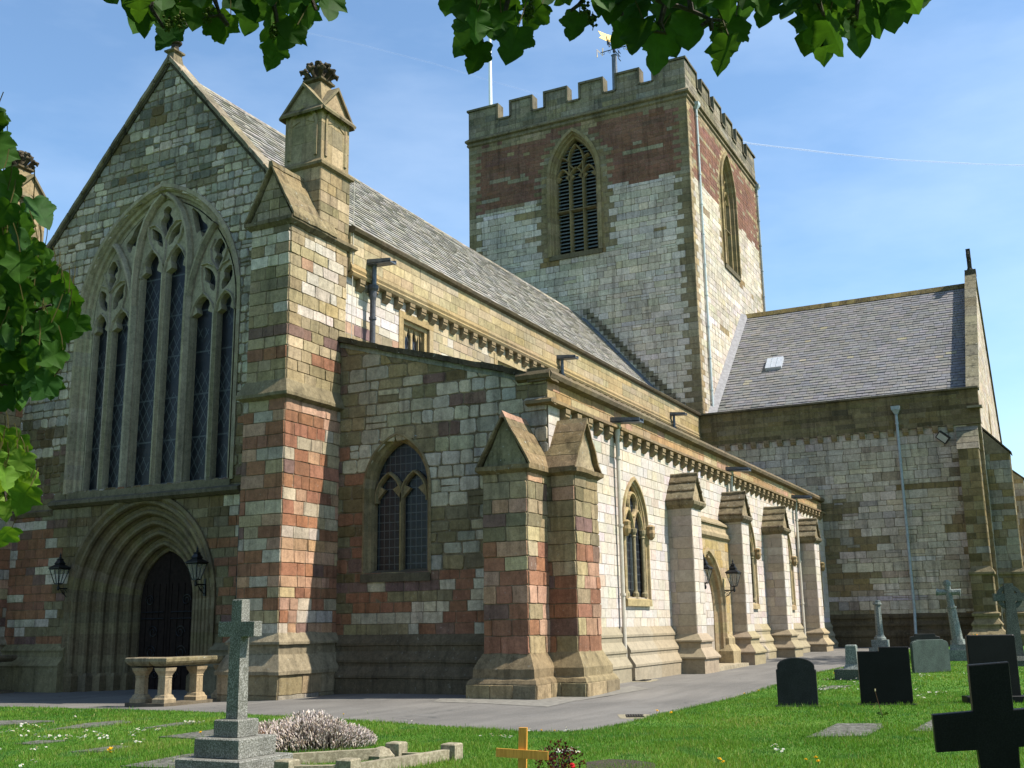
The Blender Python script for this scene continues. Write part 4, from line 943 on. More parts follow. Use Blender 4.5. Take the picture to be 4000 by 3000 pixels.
# stepped drip stones over the nave roof
for i in range(26):
    t = i/26; y = RY0-.2+(AX-RY0)*t; z = RZ0+(RZ1-RZ0)*t
    mb.box(TX-.05, TX+.05, y-.25, y+.2, z+.28, z+.62, vary((0.235, 0.215, 0.155), rng))
tower = mb.build('tower', 'stone', cath)
mb = MB(); PG = (0.33, 0.305, 0.24)
def ring_prof(prof, col): mb.loft([[(TX-o, T0-o, z), (TX1+o, T0-o, z), (TX1+o, T1+o, z), (TX-o, T1+o, z)] for z, o in prof], col, caps=False)
ring_prof([(32.3, 0), (32.38, .1), (32.5, .1), (32.55, .04), (32.6, .04), (32.66, .2), (32.78, .2), (32.95, .02)], (0.25, 0.22, 0.15))
palp3 = lambda u, v, e, r: pick(r, (PG, 5), ((0.29, 0.265, 0.19), 3), ((0.21, 0.20, 0.16), 2))
mer = [(0.0, 2.0), (2.95, 4.4), (5.35, 6.85), (7.8, 9.3), (10.25, 11.75), (12.75, 14.9)]
th = .55
def parapet(O, U, N, L, stone=True, e=0.0):
    k = L/14.9; O, U, N = Vector(O), Vector(U), Vector(N); B = -N
    def bx(u0, u1, z0, z1, d0, d1, col):
        u0, u1, d0, d1, z1 = u0+e, u1-e, d0+e, d1-e, z1-e
        P = [O+U*u+B*d for u in (u0, u1) for d in (d0, d1)]
        v = [(P[i].x, P[i].y, z) for z in (z0, z1) for i in (0, 2, 3, 1)]
        mb.add(v, [(3, 2, 1, 0), (4, 5, 6, 7), (0, 1, 5, 4), (1, 2, 6, 5), (2, 3, 7, 6), (3, 0, 4, 7)], col)
    bx(0, L, 32.9, 33.86, 0, th, PG)
    M_ = [(a*k, b*k) for a, b in mer]
    for a, b in M_: bx(a, b, 33.86, 34.86, 0, th, vary(PG, rng))
    if stone:
        stones(mb, O, U, ZU, N, wallspan(0, L), [32.95, 33.3, 33.6, 33.84], .5, 1.0, palp3, rng, .012, .006)
        for a, b in M_: stones(mb, O, U, ZU, N, wallspan(a+.05, b-.05), [33.86, 34.3, 34.68], .5, 1.0, palp3, rng, .012, .006)
    CP = (0.21, 0.195, 0.145); w_ = .1
    for i, (a, b) in enumerate(M_):
        bx(a-w_, b+w_, 34.86, 35.0, -w_, th+w_, vary(CP, rng))
        if i: bx(a-w_, a+.02, 33.9, 34.86, -w_, th+w_, vary(CP, rng))
        if i < 5: bx(b-.02, b+w_, 33.9, 34.86, -w_, th+w_, vary(CP, rng))
    for i in range(5):
        a, b = M_[i][1]+w_+.004, M_[i+1][0]-w_-.004
        f0 = [O+U*u+B*d for u, d in ((a, -w_), (b, -w_))]; f1 = [O+U*u+B*d for u, d in ((a, th/2), (b, th/2))]; f2 = [O+U*u+B*d for u, d in ((a, th+w_), (b, th+w_))]
        v = [(f0[0].x, f0[0].y, 33.8), (f0[1].x, f0[1].y, 33.8), (f0[1].x, f0[1].y, 33.92), (f0[0].x, f0[0].y, 33.92), (f1[0].x, f1[0].y, 34.05), (f1[1].x, f1[1].y, 34.05), (f2[0].x, f2[0].y, 33.9), (f2[1].x, f2[1].y, 33.9)]
        mb.add(v, [(0, 1, 2, 3), (3, 2, 5, 4), (4, 5, 7, 6)], vary(CP, rng))
parapet((TX, T0, 0), UY, WN, T1-T0); parapet((TX, T0, 0), UX, SN, TX1-TX, True, .006)
parapet((TX1, T0, 0), UY, (1, 0, 0), T1-T0, False, .012); parapet((TX, T1, 0), UX, (0, 1, 0), TX1-TX, False, .018)
mb.build('battlements', 'cap', tower)
mb = MB(); mb.loft([[(TX+1, T0+1, 32.7), (TX1-1, T0+1, 32.7), (TX1-1, T1-1, 32.7), (TX+1, T1-1, 32.7)], [((TX+TX1)/2-.2, 24.65, 36.3), ((TX+TX1)/2+.2, 24.65, 36.3), ((TX+TX1)/2+.2, 24.85, 36.3), ((TX+TX1)/2-.2, 24.85, 36.3)]], (.1, .1, .1)); mb.build('spirelet_roof', 'lead', tower)
for pl, A, nm in ((plane_x(TX), tw, 'W'), (plane_y(T0), ts_, 'S')):
    mb = MB(); C1 = (0.30, 0.25, 0.145)
    frame(mb, pl, A, [(.5, .02), (.5, -.14), (.3, -.16), (.28, 0), (.2, .03), (.15, .25), (.05, .28), (0, .5), (0, .8)], C1, rng, .2, 14, 9)
    for i in range(16):
        z = A.z0+i*.33
        for s in (1, -1):
            e = .42+(.32 if i % 2 else .05)*rng.uniform(.7, 1.2); u0, u1 = sorted((A.c+s*(A.a+.4), A.c+s*(A.a+e+.15)))
            a_, b_ = pl(u0, z, -.028), pl(u1, z+.325, .05)
            mb.box(*sorted((a_[0], b_[0])), *sorted((a_[1], b_[1])), z, z+.325, vary(C1, rng, .18))
    mb.extr([pl(A.c-1.75, 23.8, -.12), pl(A.c-1.75, 23.95, .6), pl(A.c-1.75, 23.45, .6), pl(A.c-1.75, 23.5, -.1)], Vector(pl(1, 0, 0))*3.5-Vector(pl(0, 0, 0))*3.5, (0.16, 0.145, 0.1))
    bw = mb.build('belfry_window', 'dress', cath)
    mb = MB(); C2 = (0.29, 0.235, 0.125)
    for u in (.45, -.45): bar(mb, pl, [(A.c+u, 23.8+(29.0-23.8)*i/10) for i in range(11)], .2, .3, .75, C2, rng, .2)
    bar(mb, pl, [(A.c-1.3, 26.75), (A.c, 26.75), (A.c+1.3, 26.75)], .2, .28, .75, (0.22, 0.19, 0.12), rng)
    for c0 in (-.88, 0, .88):
        for s in (1, -1): bar(mb, pl, arcpts((A.c+c0+s*.44, 28.75), (A.c+c0, 29.55), -s*.15, 5), .15, .3, .75, C2, rng, .2)
        for s in (1, -1): mb.extr([pl(A.c+c0+s*.38, 28.75, .42), pl(A.c+c0+s*.12, 29.0, .42), pl(A.c+c0+s*.34, 29.15, .42)], Vector(pl(0, 0, .2))-Vector(pl(0, 0, 0)), C2)
    for s in (1, -1):
        bar(mb, pl, arcpts((A.c+s*.44, 29.0), (A.c+s*.5, 29.95), 0, 3), .15, .3, .75, C2, rng)
        bar(mb, pl, arcpts((A.c+s*.5, 29.9), (A.c, 31.1), -s*.12, 6), .15, .3, .75, C2, rng); bar(mb, pl, arcpts((A.c+s*.5, 30.0), (A.c, 29.45), s*.15, 4), .13, .3, .75, C2, rng)
        bar(mb, pl, arcpts((A.c+s*.5, 29.95), (A.c+s*.9, 30.3), s*.15, 4), .13, .3, .75, C2, rng)
    mb.build('tracery', 'dress', bw)
    mb = MB(); z = 23.95
    while z < 31.2:
        h = A.half(z, .02)
        if h and h > .1:
            p = [pl(A.c-h, z, .55), pl(A.c-h, z+.17, .78), pl(A.c-h, z+.19, .77), pl(A.c-h, z+.02, .53)]
            mb.extr(p, Vector(pl(2*h, 0, 0))-Vector(pl(0, 0, 0)), (.1, .1, .1))
        z += .235
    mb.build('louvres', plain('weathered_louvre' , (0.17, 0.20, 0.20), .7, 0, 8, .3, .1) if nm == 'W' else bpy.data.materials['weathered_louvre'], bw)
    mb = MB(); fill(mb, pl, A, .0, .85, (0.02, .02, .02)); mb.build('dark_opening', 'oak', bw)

# ---------------------------------------------------------------- south transept
R0, RZR, RXR = 3.12, 21.1, 67.9
tp = wallspan(R0, T0+.0)
mb = MB(); backing(mb, (TX, 0, 0), UY, ZU, tp, -.3, 12.9, (0.27, 0.235, 0.18), .5)
GT = (0.275, 0.22, 0.12)
def pal_r(u, v, e, r):
    if e and v < 11: return pick(r, (GT, 4), (OLIVE, 3))
    if u > 9.3+1.2*math.sin(v*3.1) and v < 7.7: return pick(r, (GT, 5), (OLIVE, 3), ((0.37, 0.36, 0.33), 1.6))
    if v < 4.7 and 9.0 < u < 11.5 and r.random() < .2: return pick(r, (GT, 1))
    return pick(r, ((0.60, 0.55, 0.475), 5), ((0.54, 0.49, 0.425), 3), ((0.64, 0.59, 0.52), 3), ((0.44, 0.37, 0.31), .4))
stones(mb, (TX, 0, 0), UY, ZU, WN, tp, rowcuts(1.8, 11.1, .24, .46, rng), .4, .95, pal_r, rng, .022, .009, .012, .1, split=.12)
P = [(1.92, 0), (1.74, .12), (1.66, .12), (1.62, .08), (1.52, .08), (1.36, .2), (1.28, .2), (1.26, .16), (1.1, .16), (.86, .36), (.76, .36), (.74, .32), (-.3, .32)]
for i in range(8):
    a, b = R0+.9+(T0-R0-.9)*i/8, R0+.9+(T0-R0-.9)*(i+1)/8
    mb.extr([(TX-o, a, z) for z, o in P]+[(TX+.1, a, -.3), (TX+.1, a, 1.92)], (0, b-a, 0), vary((0.115, 0.095, 0.062), rng, .15))
# gable wall
gsp = wallspan(lambda z: 58 if z < 12.6 else 58.15+(z-12.5)*1.135, lambda z: 77.8 if z < 12.6 else 77.65-(z-12.5)*1.135)
backing(mb, (0, R0, 0), UX, ZU, gsp, -.3, 21.0, (0.4, 0.36, 0.3), .4)
stones(mb, (0, R0, 0), UX, ZU, SN, gsp, rowcuts(1, 20.9, .3, .4, rng), .4, .9, pal_s, rng, .014, .008)
mb.extr([(66.2, R0-.04, 11.4), (67.2, R0-.04, 11.4), (67.2, R0-.04, 13.0), (66.7, R0-.04, 13.6), (66.2, R0-.04, 13.0)], (0, .1, 0), (0.28, 0.22, 0.13))
mb.face([(77.8, R0, -.3), (77.8, T0, -.3), (77.8, T0, 12.9), (77.8, R0, 12.9)], GREY)
mb.build('transept_wall', 'stone', cath)
mb = MB(); palr2 = lambda u, v, e, r: pick(r, ((0.20, 0.165, 0.085), 5), ((0.235, 0.2, 0.115), 3), ((0.14, 0.12, 0.07), 2))
mb.box(TX-.12, TX+.35, R0-.02, T0+.3, 11.1, 12.86, MORT)
stones(mb, (TX-.12, 0, 0), UY, ZU, WN, wallspan(R0-.02, T0+.3), rowcuts(11.14, 12.85, .22, .3, rng), .45, 1.1, palr2, rng, .01, .006)
for i in range(10):
    a, b = R0-.05+(T0+.3-R0)*i/10, R0-.05+(T0+.3-R0)*(i+1)/10-.005
    mb.extr([(x, a, z) for x, z in ((TX-.12, 12.83), (TX-.26, 12.88), (TX-.24, 12.97), (TX+.4, 13.02), (TX+.4, 12.83))], (0, b-a, 0), vary((0.135, 0.12, 0.085), rng))
mb.box(TX-.35, TX+.1, R0-.15, R0+.55, 11.86, 11.97, (0.3, 0.27, 0.2))
tpar = mb.build('transept_parapet', 'stone', cath)
corbels(tpar, 'W', [(TX-.0, 4.55+.715*i, 11.14) for i in range(18)])
rl = math.hypot(RXR-58.45, RZR-12.4); rv = Vector((RXR-58.45, 0, RZR-12.4))/rl; rn = Vector((-rv.z, 0, rv.x))
mb = MB()
mb.face([(58.45, R0+.2, 12.38), (RXR, R0+.2, RZR-.02), (RXR, T0, RZR-.02), (58.45, T0, 12.38)], (.08, .08, .08)); mb.face([(77.35, R0+.2, 12.4), (77.35, T0, 12.4), (RXR, T0, RZR), (RXR, R0+.2, RZR)], (.1, .1, .1))
slates(mb, (58.45, 0, 12.4), UY, rv, rn, R0+.4, T0-.05, rl, .285, .3, .58, lambda u, v, r: vary((0.34, 0.335, 0.27) if r.random() < .012 else r.choice([(0.24, 0.25, 0.27), (0.22, 0.23, 0.25), (0.26, 0.265, 0.28)]), r, .06), .034)
trf = mb.build('transept_roof', 'slate', cath)
mb = MB()
for i in range(30):
    a = R0+.5+i*.463; mb.extr([(RXR-.3, a, RZR-.2), (RXR-.02, a, RZR+.16), (RXR+.3, a, RZR-.2)], (0, .455, 0), vary((0.17, 0.145, 0.065), rng, .3))
mb.build('ridge_tiles', 'cap', trf)
mb = MB()
for i in range(7):
    a, b = i/7, (i+1)/7; p, q = Vector((58.45, T0-.02, 12.4))+rv*rl*a, Vector((58.45, T0-.02, 12.4))+rv*rl*b
    mb.extr([p, p+rn*.05+Vector((0, -.4, 0)), p+rn*.3, ], q-p, (.2, .2, .2))
mb.build('lead_flashing', plain('pale_lead', (0.17, 0.165, 0.17), .7, .1, 5, .3, .1), trf)
# roof light
O_ = Vector((62.3, 13.7, 0)); zr = 12.4+(62.05-58.45)*rv.z/rv.x
mb = MB(); c0 = Vector((58.45, 13.75, 12.4))+rv*(rl*.42)
def rp_(u, v, d): return c0+Vector((0, u, 0))+rv*v+rn*d
mb.add([rp_(u, v, d) for d in (0, .2) for u, v in ((0, 0), (.95, 0), (.95, 1.15), (0, 1.15))], [(4, 5, 6, 7), (0, 1, 5, 4), (1, 2, 6, 5), (2, 3, 7, 6), (3, 0, 4, 7)], (.5, .5, .5))
rlg = mb.build('roof_light', plain('zinc_lid', (0.50, 0.53, 0.57), .35, .3, 5, .15, .05), trf)
mb = MB()
for u in (.3, .62): mb.add([rp_(u+a, v, d) for d in (.2, .215) for a, v in ((0, .05), (.02, .05), (.02, 1.1), (0, 1.1))], [(4, 5, 6, 7), (0, 1, 5, 4), (1, 2, 6, 5), (2, 3, 7, 6), (3, 0, 4, 7)], (.4, .4, .4))
mb.build('glazing_bar', 'pipe', rlg)
# transept gable coping and cross
mb = MB()
for s in (-1, 1):
    for i in range(12):
        a, b = i/12, (i+1)/12-.003; X = lambda t: RXR+s*(9.95)*(1-t); Z = lambda t: 12.75+9.0*t
        mb.extr([(X(a), R0-.1, Z(a)), (X(b), R0-.1, Z(b)), (X(b), R0-.1, Z(b)+.16), (X(a), R0-.1, Z(a)+.16)], (0, .62, 0), vary((0.25, 0.235, 0.17), rng, .2))
        mb.extr([(X(a), R0+.0, Z(a)-.75), (X(b), R0+.0, Z(b)-.75), (X(b), R0+.0, Z(b)), (X(a), R0+.0, Z(a))], (0, .42, 0), vary((0.22, 0.20, 0.14), rng, .2))
mb.box(RXR-.25, RXR+.25, R0-.12, R0+.5, 21.65, 22.0, (0.09, 0.085, 0.06))
mb.build('transept_coping', 'cap', cath)
mb = MB(); mb.lathe((RXR, R0+.2, 21.95), [(0, .22), (.15, .16), (.25, .12)], 8, (.06, .06, .05))
mb.box(RXR-.12, RXR+.12, R0+.08, R0+.32, 22.1, 23.35, (.06, .06, .05)); mb.box(RXR-.5, RXR+.5, R0+.09, R0+.31, 22.7, 22.92, (.06, .06, .05))
for k in range(14):
    t = 2*math.pi*k/14; mb.lathe((RXR+.34*math.cos(t), R0+.2, 22.81+.34*math.sin(t)-.07), [(0, .05), (.07, .1), (.14, .05)], 6, (.06, .06, .05))
mb.build('transept_cross', 'carved', cath)
# transept buttresses
palg = lambda u, v, e, r: pick(r, (GT, 5), (OLIVE, 3), ((0.15, 0.125, 0.065), 2.5), ((0.36, 0.35, 0.31), .8))
palg2 = lambda u, v, e, r: pick(r, (GT, 4), (OLIVE, 3), ((0.36, 0.35, 0.31), 4))
def tbutt(x0, x1, y0, y1, ax, ztop, zlow, cap_col=(0.30, 0.285, 0.23)):
    mb = MB()
    wallbox(mb, x0, x1, y0, y1, 3.9, zlow, palg if ax == 'W' else palg2, palg, rowcuts(3.95, zlow, .28, .42, rng), .35, .7, 'WS', dep=.015)
    e = .09; xa, ya = (x0-e, y0-e*.4) if ax == 'W' else (x0-e*.3, y0-e)
    wallbox(mb, xa, x1, ya, y1+e*.4, -.3, 3.78, palg if ax == 'W' else palg2, palg, rowcuts(1.8, 3.78, .28, .42, rng), .35, .7, 'WS', dep=.015)
    mb.rectloft(xa, x1, ya, y1, [(3.6, .02), (3.66, .1), (3.76, .1), (4.05, -.08)], (0.27, 0.235, 0.15))
    mb.rectloft(xa, x1, ya, y1, [(-.3, .34), (.72, .34), (.76, .4), (.84, .4), (1.1, .16), (1.24, .14), (1.26, .2), (1.32, .2), (1.55, .04), (1.68, .04), (1.7, .12), (1.82, .14), (1.9, .02)], (0.25, 0.215, 0.135))
    if ax == 'W': 
        n = 4
        for i in range(n):
            a, b = i/n, (i+1)/n; mb.extr([(x0-.05+(x1-x0)*a, y0-.04, zlow+(ztop-zlow)*a), (x0-.05+(x1-x0)*b, y0-.04, zlow+(ztop-zlow)*b-.02), (x1+.1, y0-.04, zlow+(ztop-zlow)*b-.02), (x1+.1, y0-.04, zlow+(ztop-zlow)*a)], (0, y1-y0+.08, 0), vary(cap_col, rng))
    else:
        mb.extr([(x0-.02, y0, zlow), (x0-.02, y1+.1, zlow), (x0-.02, y1+.1, ztop)], (x1-x0+.04, 0, 0), vary((0.27, 0.24, 0.17), rng))
        mb.extr([(x0-.06, y0-.1, zlow-.06), (x0-.06, y1, ztop), (x0-.06, y1, ztop+.1), (x0-.06, y0-.1, zlow+.04)], (x1-x0+.12, 0, 0), (0.09, 0.085, 0.06))
    mb.build('transept_buttress', 'stone', cath)
tbutt(57.1, 58.1, 3.32, 4.25, 'W', 11.1, 9.75)
tbutt(58.25, 59.2, 2.0, 3.15, 'S', 10.9, 9.55)
tbutt(74.9, 75.9, 1.95, 3.15, 'S', 11.2, 10.1)

# ---------------------------------------------------------------- rainwater pipes
def pipe(x, y, z0, z1, r, mat, hop=None, spout=None, kick=None, name='downpipe', square=False):
    mb = MB(); P = [(x, y, z1), (x, y, z0+1.9), (x, y, z0)] if not kick else [(x, y, z1), (x, y, kick[0])]+[(x+dx, y+dy, z) for dx, dy, z in kick[1]]
    mb.tube(P, r, 10)
    z = z1-.6
    while z > z0+.5:
        if not kick or z > kick[0]: mb.lathe((x, y, z), [(0, r), (.0, r*1.35), (.07, r*1.35), (.07, r)], 10)
        z -= 1.9
    o = mb.build(name, mat, cath, smooth=False)
    if hop:
        mb = MB()
        if hop == 'round': mb.lathe((x, y, z1-.02), [(0, r), (.1, r*1.25), (.28, r*1.35), (.36, r*1.9), (.46, r*1.95), (.46, r)], 12)
        else: mb.rectloft(x-.1, x+.1, y-.1, y+.1, [(z1-.1, -.02), (z1+.12, .1), (z1+.3, .12), (z1+.3, .05)])
        mb.build('hopper', mat, o)
    if spout:
        z, L = spout; mb = MB()
        for dx in (-.17, .14): mb.extr([(x+dx, y+.35, z), (x+dx, y-L, z-.05), (x+dx, y-L, z+.05), (x+dx, y+.35, z+.16)], (.03, 0, 0))
        mb.extr([(x-.17, y+.35, z-.02), (x-.17, y-L, z-.07), (x-.17, y-L, z-.03), (x-.17, y+.35, z+.02)], (.34, 0, 0))
        mb.build('lead_spout', 'lead', o)
for x in (28.55, 40.25, 51.15):
    pipe(x, YS-.13, 0.1, 6.75, .06, 'palepipe', 'round', (7.22, .75), kick=(1.0, [(0, -.0, .5), (0, -.02, .12)]))
for x in (25.45, 38.9, 52.9):
    o = pipe(x, NY-.26, 8.3, 11.0, .085, 'darkpipe', 'round', (12.1, .7))
    mb = MB(); mb.tube([(x, NY-.3, 11.3), (x, NY-.3, 12.1)], .07, 8); mb.build('downpipe', 'lead', cath)
pipe(57.75, 7.05, .4, 12.0, .07, 'pipe', 'square', None, kick=(1.95, [(-.12, 0, 1.6), (-.2, 0, 1.3), (-.38, .02, .4)]))
pipe(59.55, T0-.12, 12.7, 32.3, .075, plain('pale_grey_pipe', (0.42, 0.47, 0.47), .45, 0, 6, .2, .05), 'square'); pipe(74.0, T0-.12, 12.7, 32.3, .075, 'pipe', 'square')
mb = MB(); mb.tube([(22.85, 0, 0), (22.85, .01, 0)], .001, 4)
# lightning cable beside the pinnacle
mb = MB(); mb.tube([(24.55, NY-.16, z) for z in (14.4, 13.2, 12.6, 11.4, 10.2, 9.55)], .012, 5, (0.4, .38, .33)); mb.build('lightning_cable', 'palepipe', cath)
# rainwater pipe by the portal
pipe(XW-.1, 20.85, 0, 5.4, .05, 'iron')
# ================================================================== THINGS ON THE BUILDING
def lantern(loc, root, label):
    """loc: centre of the lantern foot; root: bracket point on the wall"""
    L = Vector(loc); R = Vector(root)
    e = empty('wall_lantern', R, label, 'lantern', 'black wall lanterns by the doors')
    mb = MB(); d = (R-L); d.z = 0; n = d.normalized(); zb = L.z-.12
    mb.tube([(R.x, R.y, zb), (L.x, L.y, zb)], .022, 8); mb.tube([(L.x, L.y, zb-.03), (L.x, L.y, L.z)], .025, 8)
    mb.lathe((L.x, L.y, zb-.06), [(0, .02), (.04, .045), (.1, .045), (.13, .025)], 8)
    mb.box(R.x-.035, R.x+.035, R.y-.035, R.y+.035, zb-.32, zb+.16)
    m_ = R-n*.16; pts = []
    for k in range(22):
        t = k/21*math.pi*2.6; r = .1*(1-k/26); pts.append((m_.x+n.x*r*math.cos(t), m_.y+n.y*r*math.cos(t), zb-.12+r*math.sin(t)))
    mb.tube(pts, .011, 5); mb.tube([(R.x, R.y, zb-.28), (R.x-n.x*.12, R.y-n.y*.12, zb-.2), (R.x-n.x*.3, R.y-n.y*.3, zb-.03)], .013, 5)
    mb.build('bracket', 'iron', e)
    b, t = .085, .2; mb = MB()
    mb.rectloft(L.x-b, L.x+b, L.y-b, L.y+b, [(L.z, 0), (L.z+.035, 0)])
    for sx in (-1, 1):
        for sy in (-1, 1):
            mb.tube([(L.x+sx*b, L.y+sy*b, L.z+.02), (L.x+sx*t, L.y+sy*t, L.z+.46)], .014, 5)
    for sx, sy in ((1, 0), (-1, 0), (0, 1), (0, -1)): mb.tube([(L.x+sx*b, L.y+sy*b, L.z+.02), (L.x+sx*t, L.y+sy*t, L.z+.46)], .008, 5)
    mb.rectloft(L.x-t, L.x+t, L.y-t, L.y+t, [(L.z+.445, 0), (L.z+.48, .025)])
    fr = mb.build('lantern_frame', 'iron', e)
    mb = MB()
    for (x0, y0, x1, y1) in ((-1, -1, 1, -1), (1, -1, 1, 1), (1, 1, -1, 1), (-1, 1, -1, -1)):
        q = .97; mb.face([(L.x+x0*b*q, L.y+y0*b*q, L.z+.03), (L.x+x1*b*q, L.y+y1*b*q, L.z+.03), (L.x+x1*t*q, L.y+y1*t*q, L.z+.45), (L.x+x0*t*q, L.y+y0*t*q, L.z+.45)])
    mb.build('glass_pane', 'lampglass', e)
    mb = MB()
    mb.rectloft(L.x-t, L.x+t, L.y-t, L.y+t, [(L.z+.48, .035), (L.z+.5, .035), (L.z+.6, -.1), (L.z+.63, -.08), (L.z+.66, -.1), (L.z+.74, -.14), (L.z+.76, -.12), (L.z+.79, -.16)])
    mb.lathe((L.x, L.y, L.z+.78), [(0, .02), (.03, .045), (.07, .02), (.1, .035), (.14, .012), (.2, .004)], 8)
    mb.build('lantern_cap', 'iron', e)
lantern((23.72, 27.62, 3.02), (24.1, 27.62, 2.9), 'black wall lantern left of the great west portal, on the red and white stone')
lantern((23.72, 22.1, 2.98), (24.1, 22.1, 2.9), 'black wall lantern right of the dark west door arch')
lantern((34.45, 10.52, 2.82), (34.45, 10.92, 2.7), 'black wall lantern left of the sunlit south door, nearer the downpipe window')
lantern((37.85, 10.52, 2.8), (37.85, 10.92, 2.7), 'black wall lantern right of the sunlit south door, its scrolled bracket in view')
# flagpole
fp = empty('flagpole', (60.0, 31.6, 32.7), 'white flagpole standing at the far left corner of the tower roof', 'flagpole')
mb = MB(); mb.tube([(60, 31.6, 32.7), (60, 31.6, 38), (60, 31.6, 44)], [.13, .12, .08], 10); mb.build('pole', 'white', fp)
mb = MB(); mb.lathe((60, 31.6, 44), [(0, .05), (.06, .14), (.16, .14), (.24, .04)], 10); mb.build('finial', 'gold', fp)
# weather vane
V = Vector((66.1, 24.82, 0)); wv = empty('weather_vane', (66.1, 24.82, 36.1), 'weather vane with gilded swallow-tailed flag and compass letters on the tower', 'weather vane')
mb = MB(); mb.lathe((V.x, V.y, 36.0), [(0, .26), (4.4, .2), (5.1, .19), (5.1, .24), (5.2, .05)], 8); mb.build('mast', 'lead', wv)
mb = MB(); mb.tube([(V.x, V.y, 41), (V.x, V.y, 44.4)], .035, 6); mb.lathe((V.x, V.y, 41.35), [(0, .1), (.3, .1)], 8)
D4 = {'W': (-1, 0), 'E': (1, 0), 'N': (0, 1), 'S': (0, -1)}
for k, (dx, dy) in D4.items():
    mb.tube([(V.x, V.y, 41.6), (V.x+dx*1.0, V.y+dy*1.0, 41.6)], .03, 6)
    for q in (.35, .8):
        mb.tube([(V.x+dx*(q+.12*math.cos(t*.6)*(1-t/16)), V.y+dy*(q+.12*math.cos(t*.6)*(1-t/16)), 41.45+(.13*math.sin(t*.6))*(1-t/16)) for t in range(11)], .014, 5)
for s in (1, -1): mb.tube([(V.x+s*(.16*math.cos(t*.55)), V.y, 43.15+.14*math.sin(t*.55)) for t in range(8)], .015, 5)
ar = mb.build('compass_arms', 'iron', wv)
LET = {'W': [[(-.3, .3), (-.14, -.3), (0, .2), (.14, -.3), (.3, .3)]], 'E': [[(.2, .3), (-.2, .3), (-.2, -.3), (.2, -.3)], [(-.2, 0), (.12, 0)]],
       'N': [[(-.22, -.3), (-.22, .3), (.22, -.3), (.22, .3)]], 'S': [[(.2, .2), (.1, .3), (-.1, .3), (-.2, .18), (-.12, .04), (.12, -.04), (.2, -.18), (.1, -.3), (-.1, -.3), (-.2, -.2)]]}
for k, (dx, dy) in D4.items():
    mb = MB(); c = V+Vector((dx*1.08, dy*1.08, 41.6)); t = Vector((dx, dy, 0)) if k in 'EW' else Vector((dx, dy, 0))
    t = Vector((-dy, dx, 0)) if False else t
    # letters stand in the plane of their own arm, read from the south or the west
    sgn = 1 if k in 'EW' else -1
    axis = Vector((1, 0, 0)) if k in 'EW' else Vector((0, -1, 0))
    for st in LET[k]:
        mb.tube([c+axis*u+Vector((0, 0, z)) for u, z in st], .035, 6)
    mb.build('compass_letter', 'iron' if k in 'WE' else 'gold', wv)
mb = MB(); z0 = 42.05
fl = [(0, 0), (-.55, .0), (-1.2, .05), (-1.0, .22), (-1.25, .5), (-.6, .47), (0, .5)]
ang = rad(150)
ax_ = Vector((math.cos(ang), math.sin(ang), 0))
mb.extr([V+ax_*(-u)*1.1+Vector((0, 0, z0+z*1.15)) for u, z in fl], (.012, .02, 0))
mb.extr([V-ax_*u+Vector((0, 0, z0+z)) for u, z in ((.05, .2), (.6, .24), (.6, .1), (.95, .3), (.6, .5), (.6, .34), (.05, .34))], (.012, .02, 0)); mb.build('flag_plate', 'gold', wv)
# floodlight
fl_ = empty('floodlight', (TX-.05, 4.92, 10.5), 'small black floodlight tilted on the transept wall beside the buttress', 'floodlight')
mb = MB(); c = Vector((TX-.28, 4.92, 10.5)); A_ = Vector((0, -.75, -.66)).normalized(); B_ = Vector((-.35, -.6, .7)).normalized(); B_ = (B_-A_*B_.dot(A_)).normalized(); C_ = A_.cross(B_)
def fb(a, b, c_): return c+A_*a+B_*b+C_*c_
mb.add([fb(a, b, d) for d in (-.1, .1) for a, b in ((-.3, -.2), (.3, -.2), (.3, .2), (-.3, .2))], [(0, 1, 2, 3), (4, 5, 6, 7), (0, 1, 5, 4), (1, 2, 6, 5), (2, 3, 7, 6), (3, 0, 4, 7)], (0, 0, 0)); mb.tube([c, (TX, 4.92, 10.5)], .04, 6)
hs = mb.build('housing', 'iron', fl_)
mb = MB(); mb.face([fb(-.25, -.15, .105), fb(.25, -.15, .105), fb(.25, .15, .105), fb(-.25, .15, .105)]); mb.face([fb(-.25, -.15, -.105), fb(.25, -.15, -.105), fb(.25, .15, -.105), fb(-.25, .15, -.105)])
mb.build('front_glass', plain('frosted_glass', (0.3, 0.31, 0.29), .3, 0, 9, .1, 0), fl_)

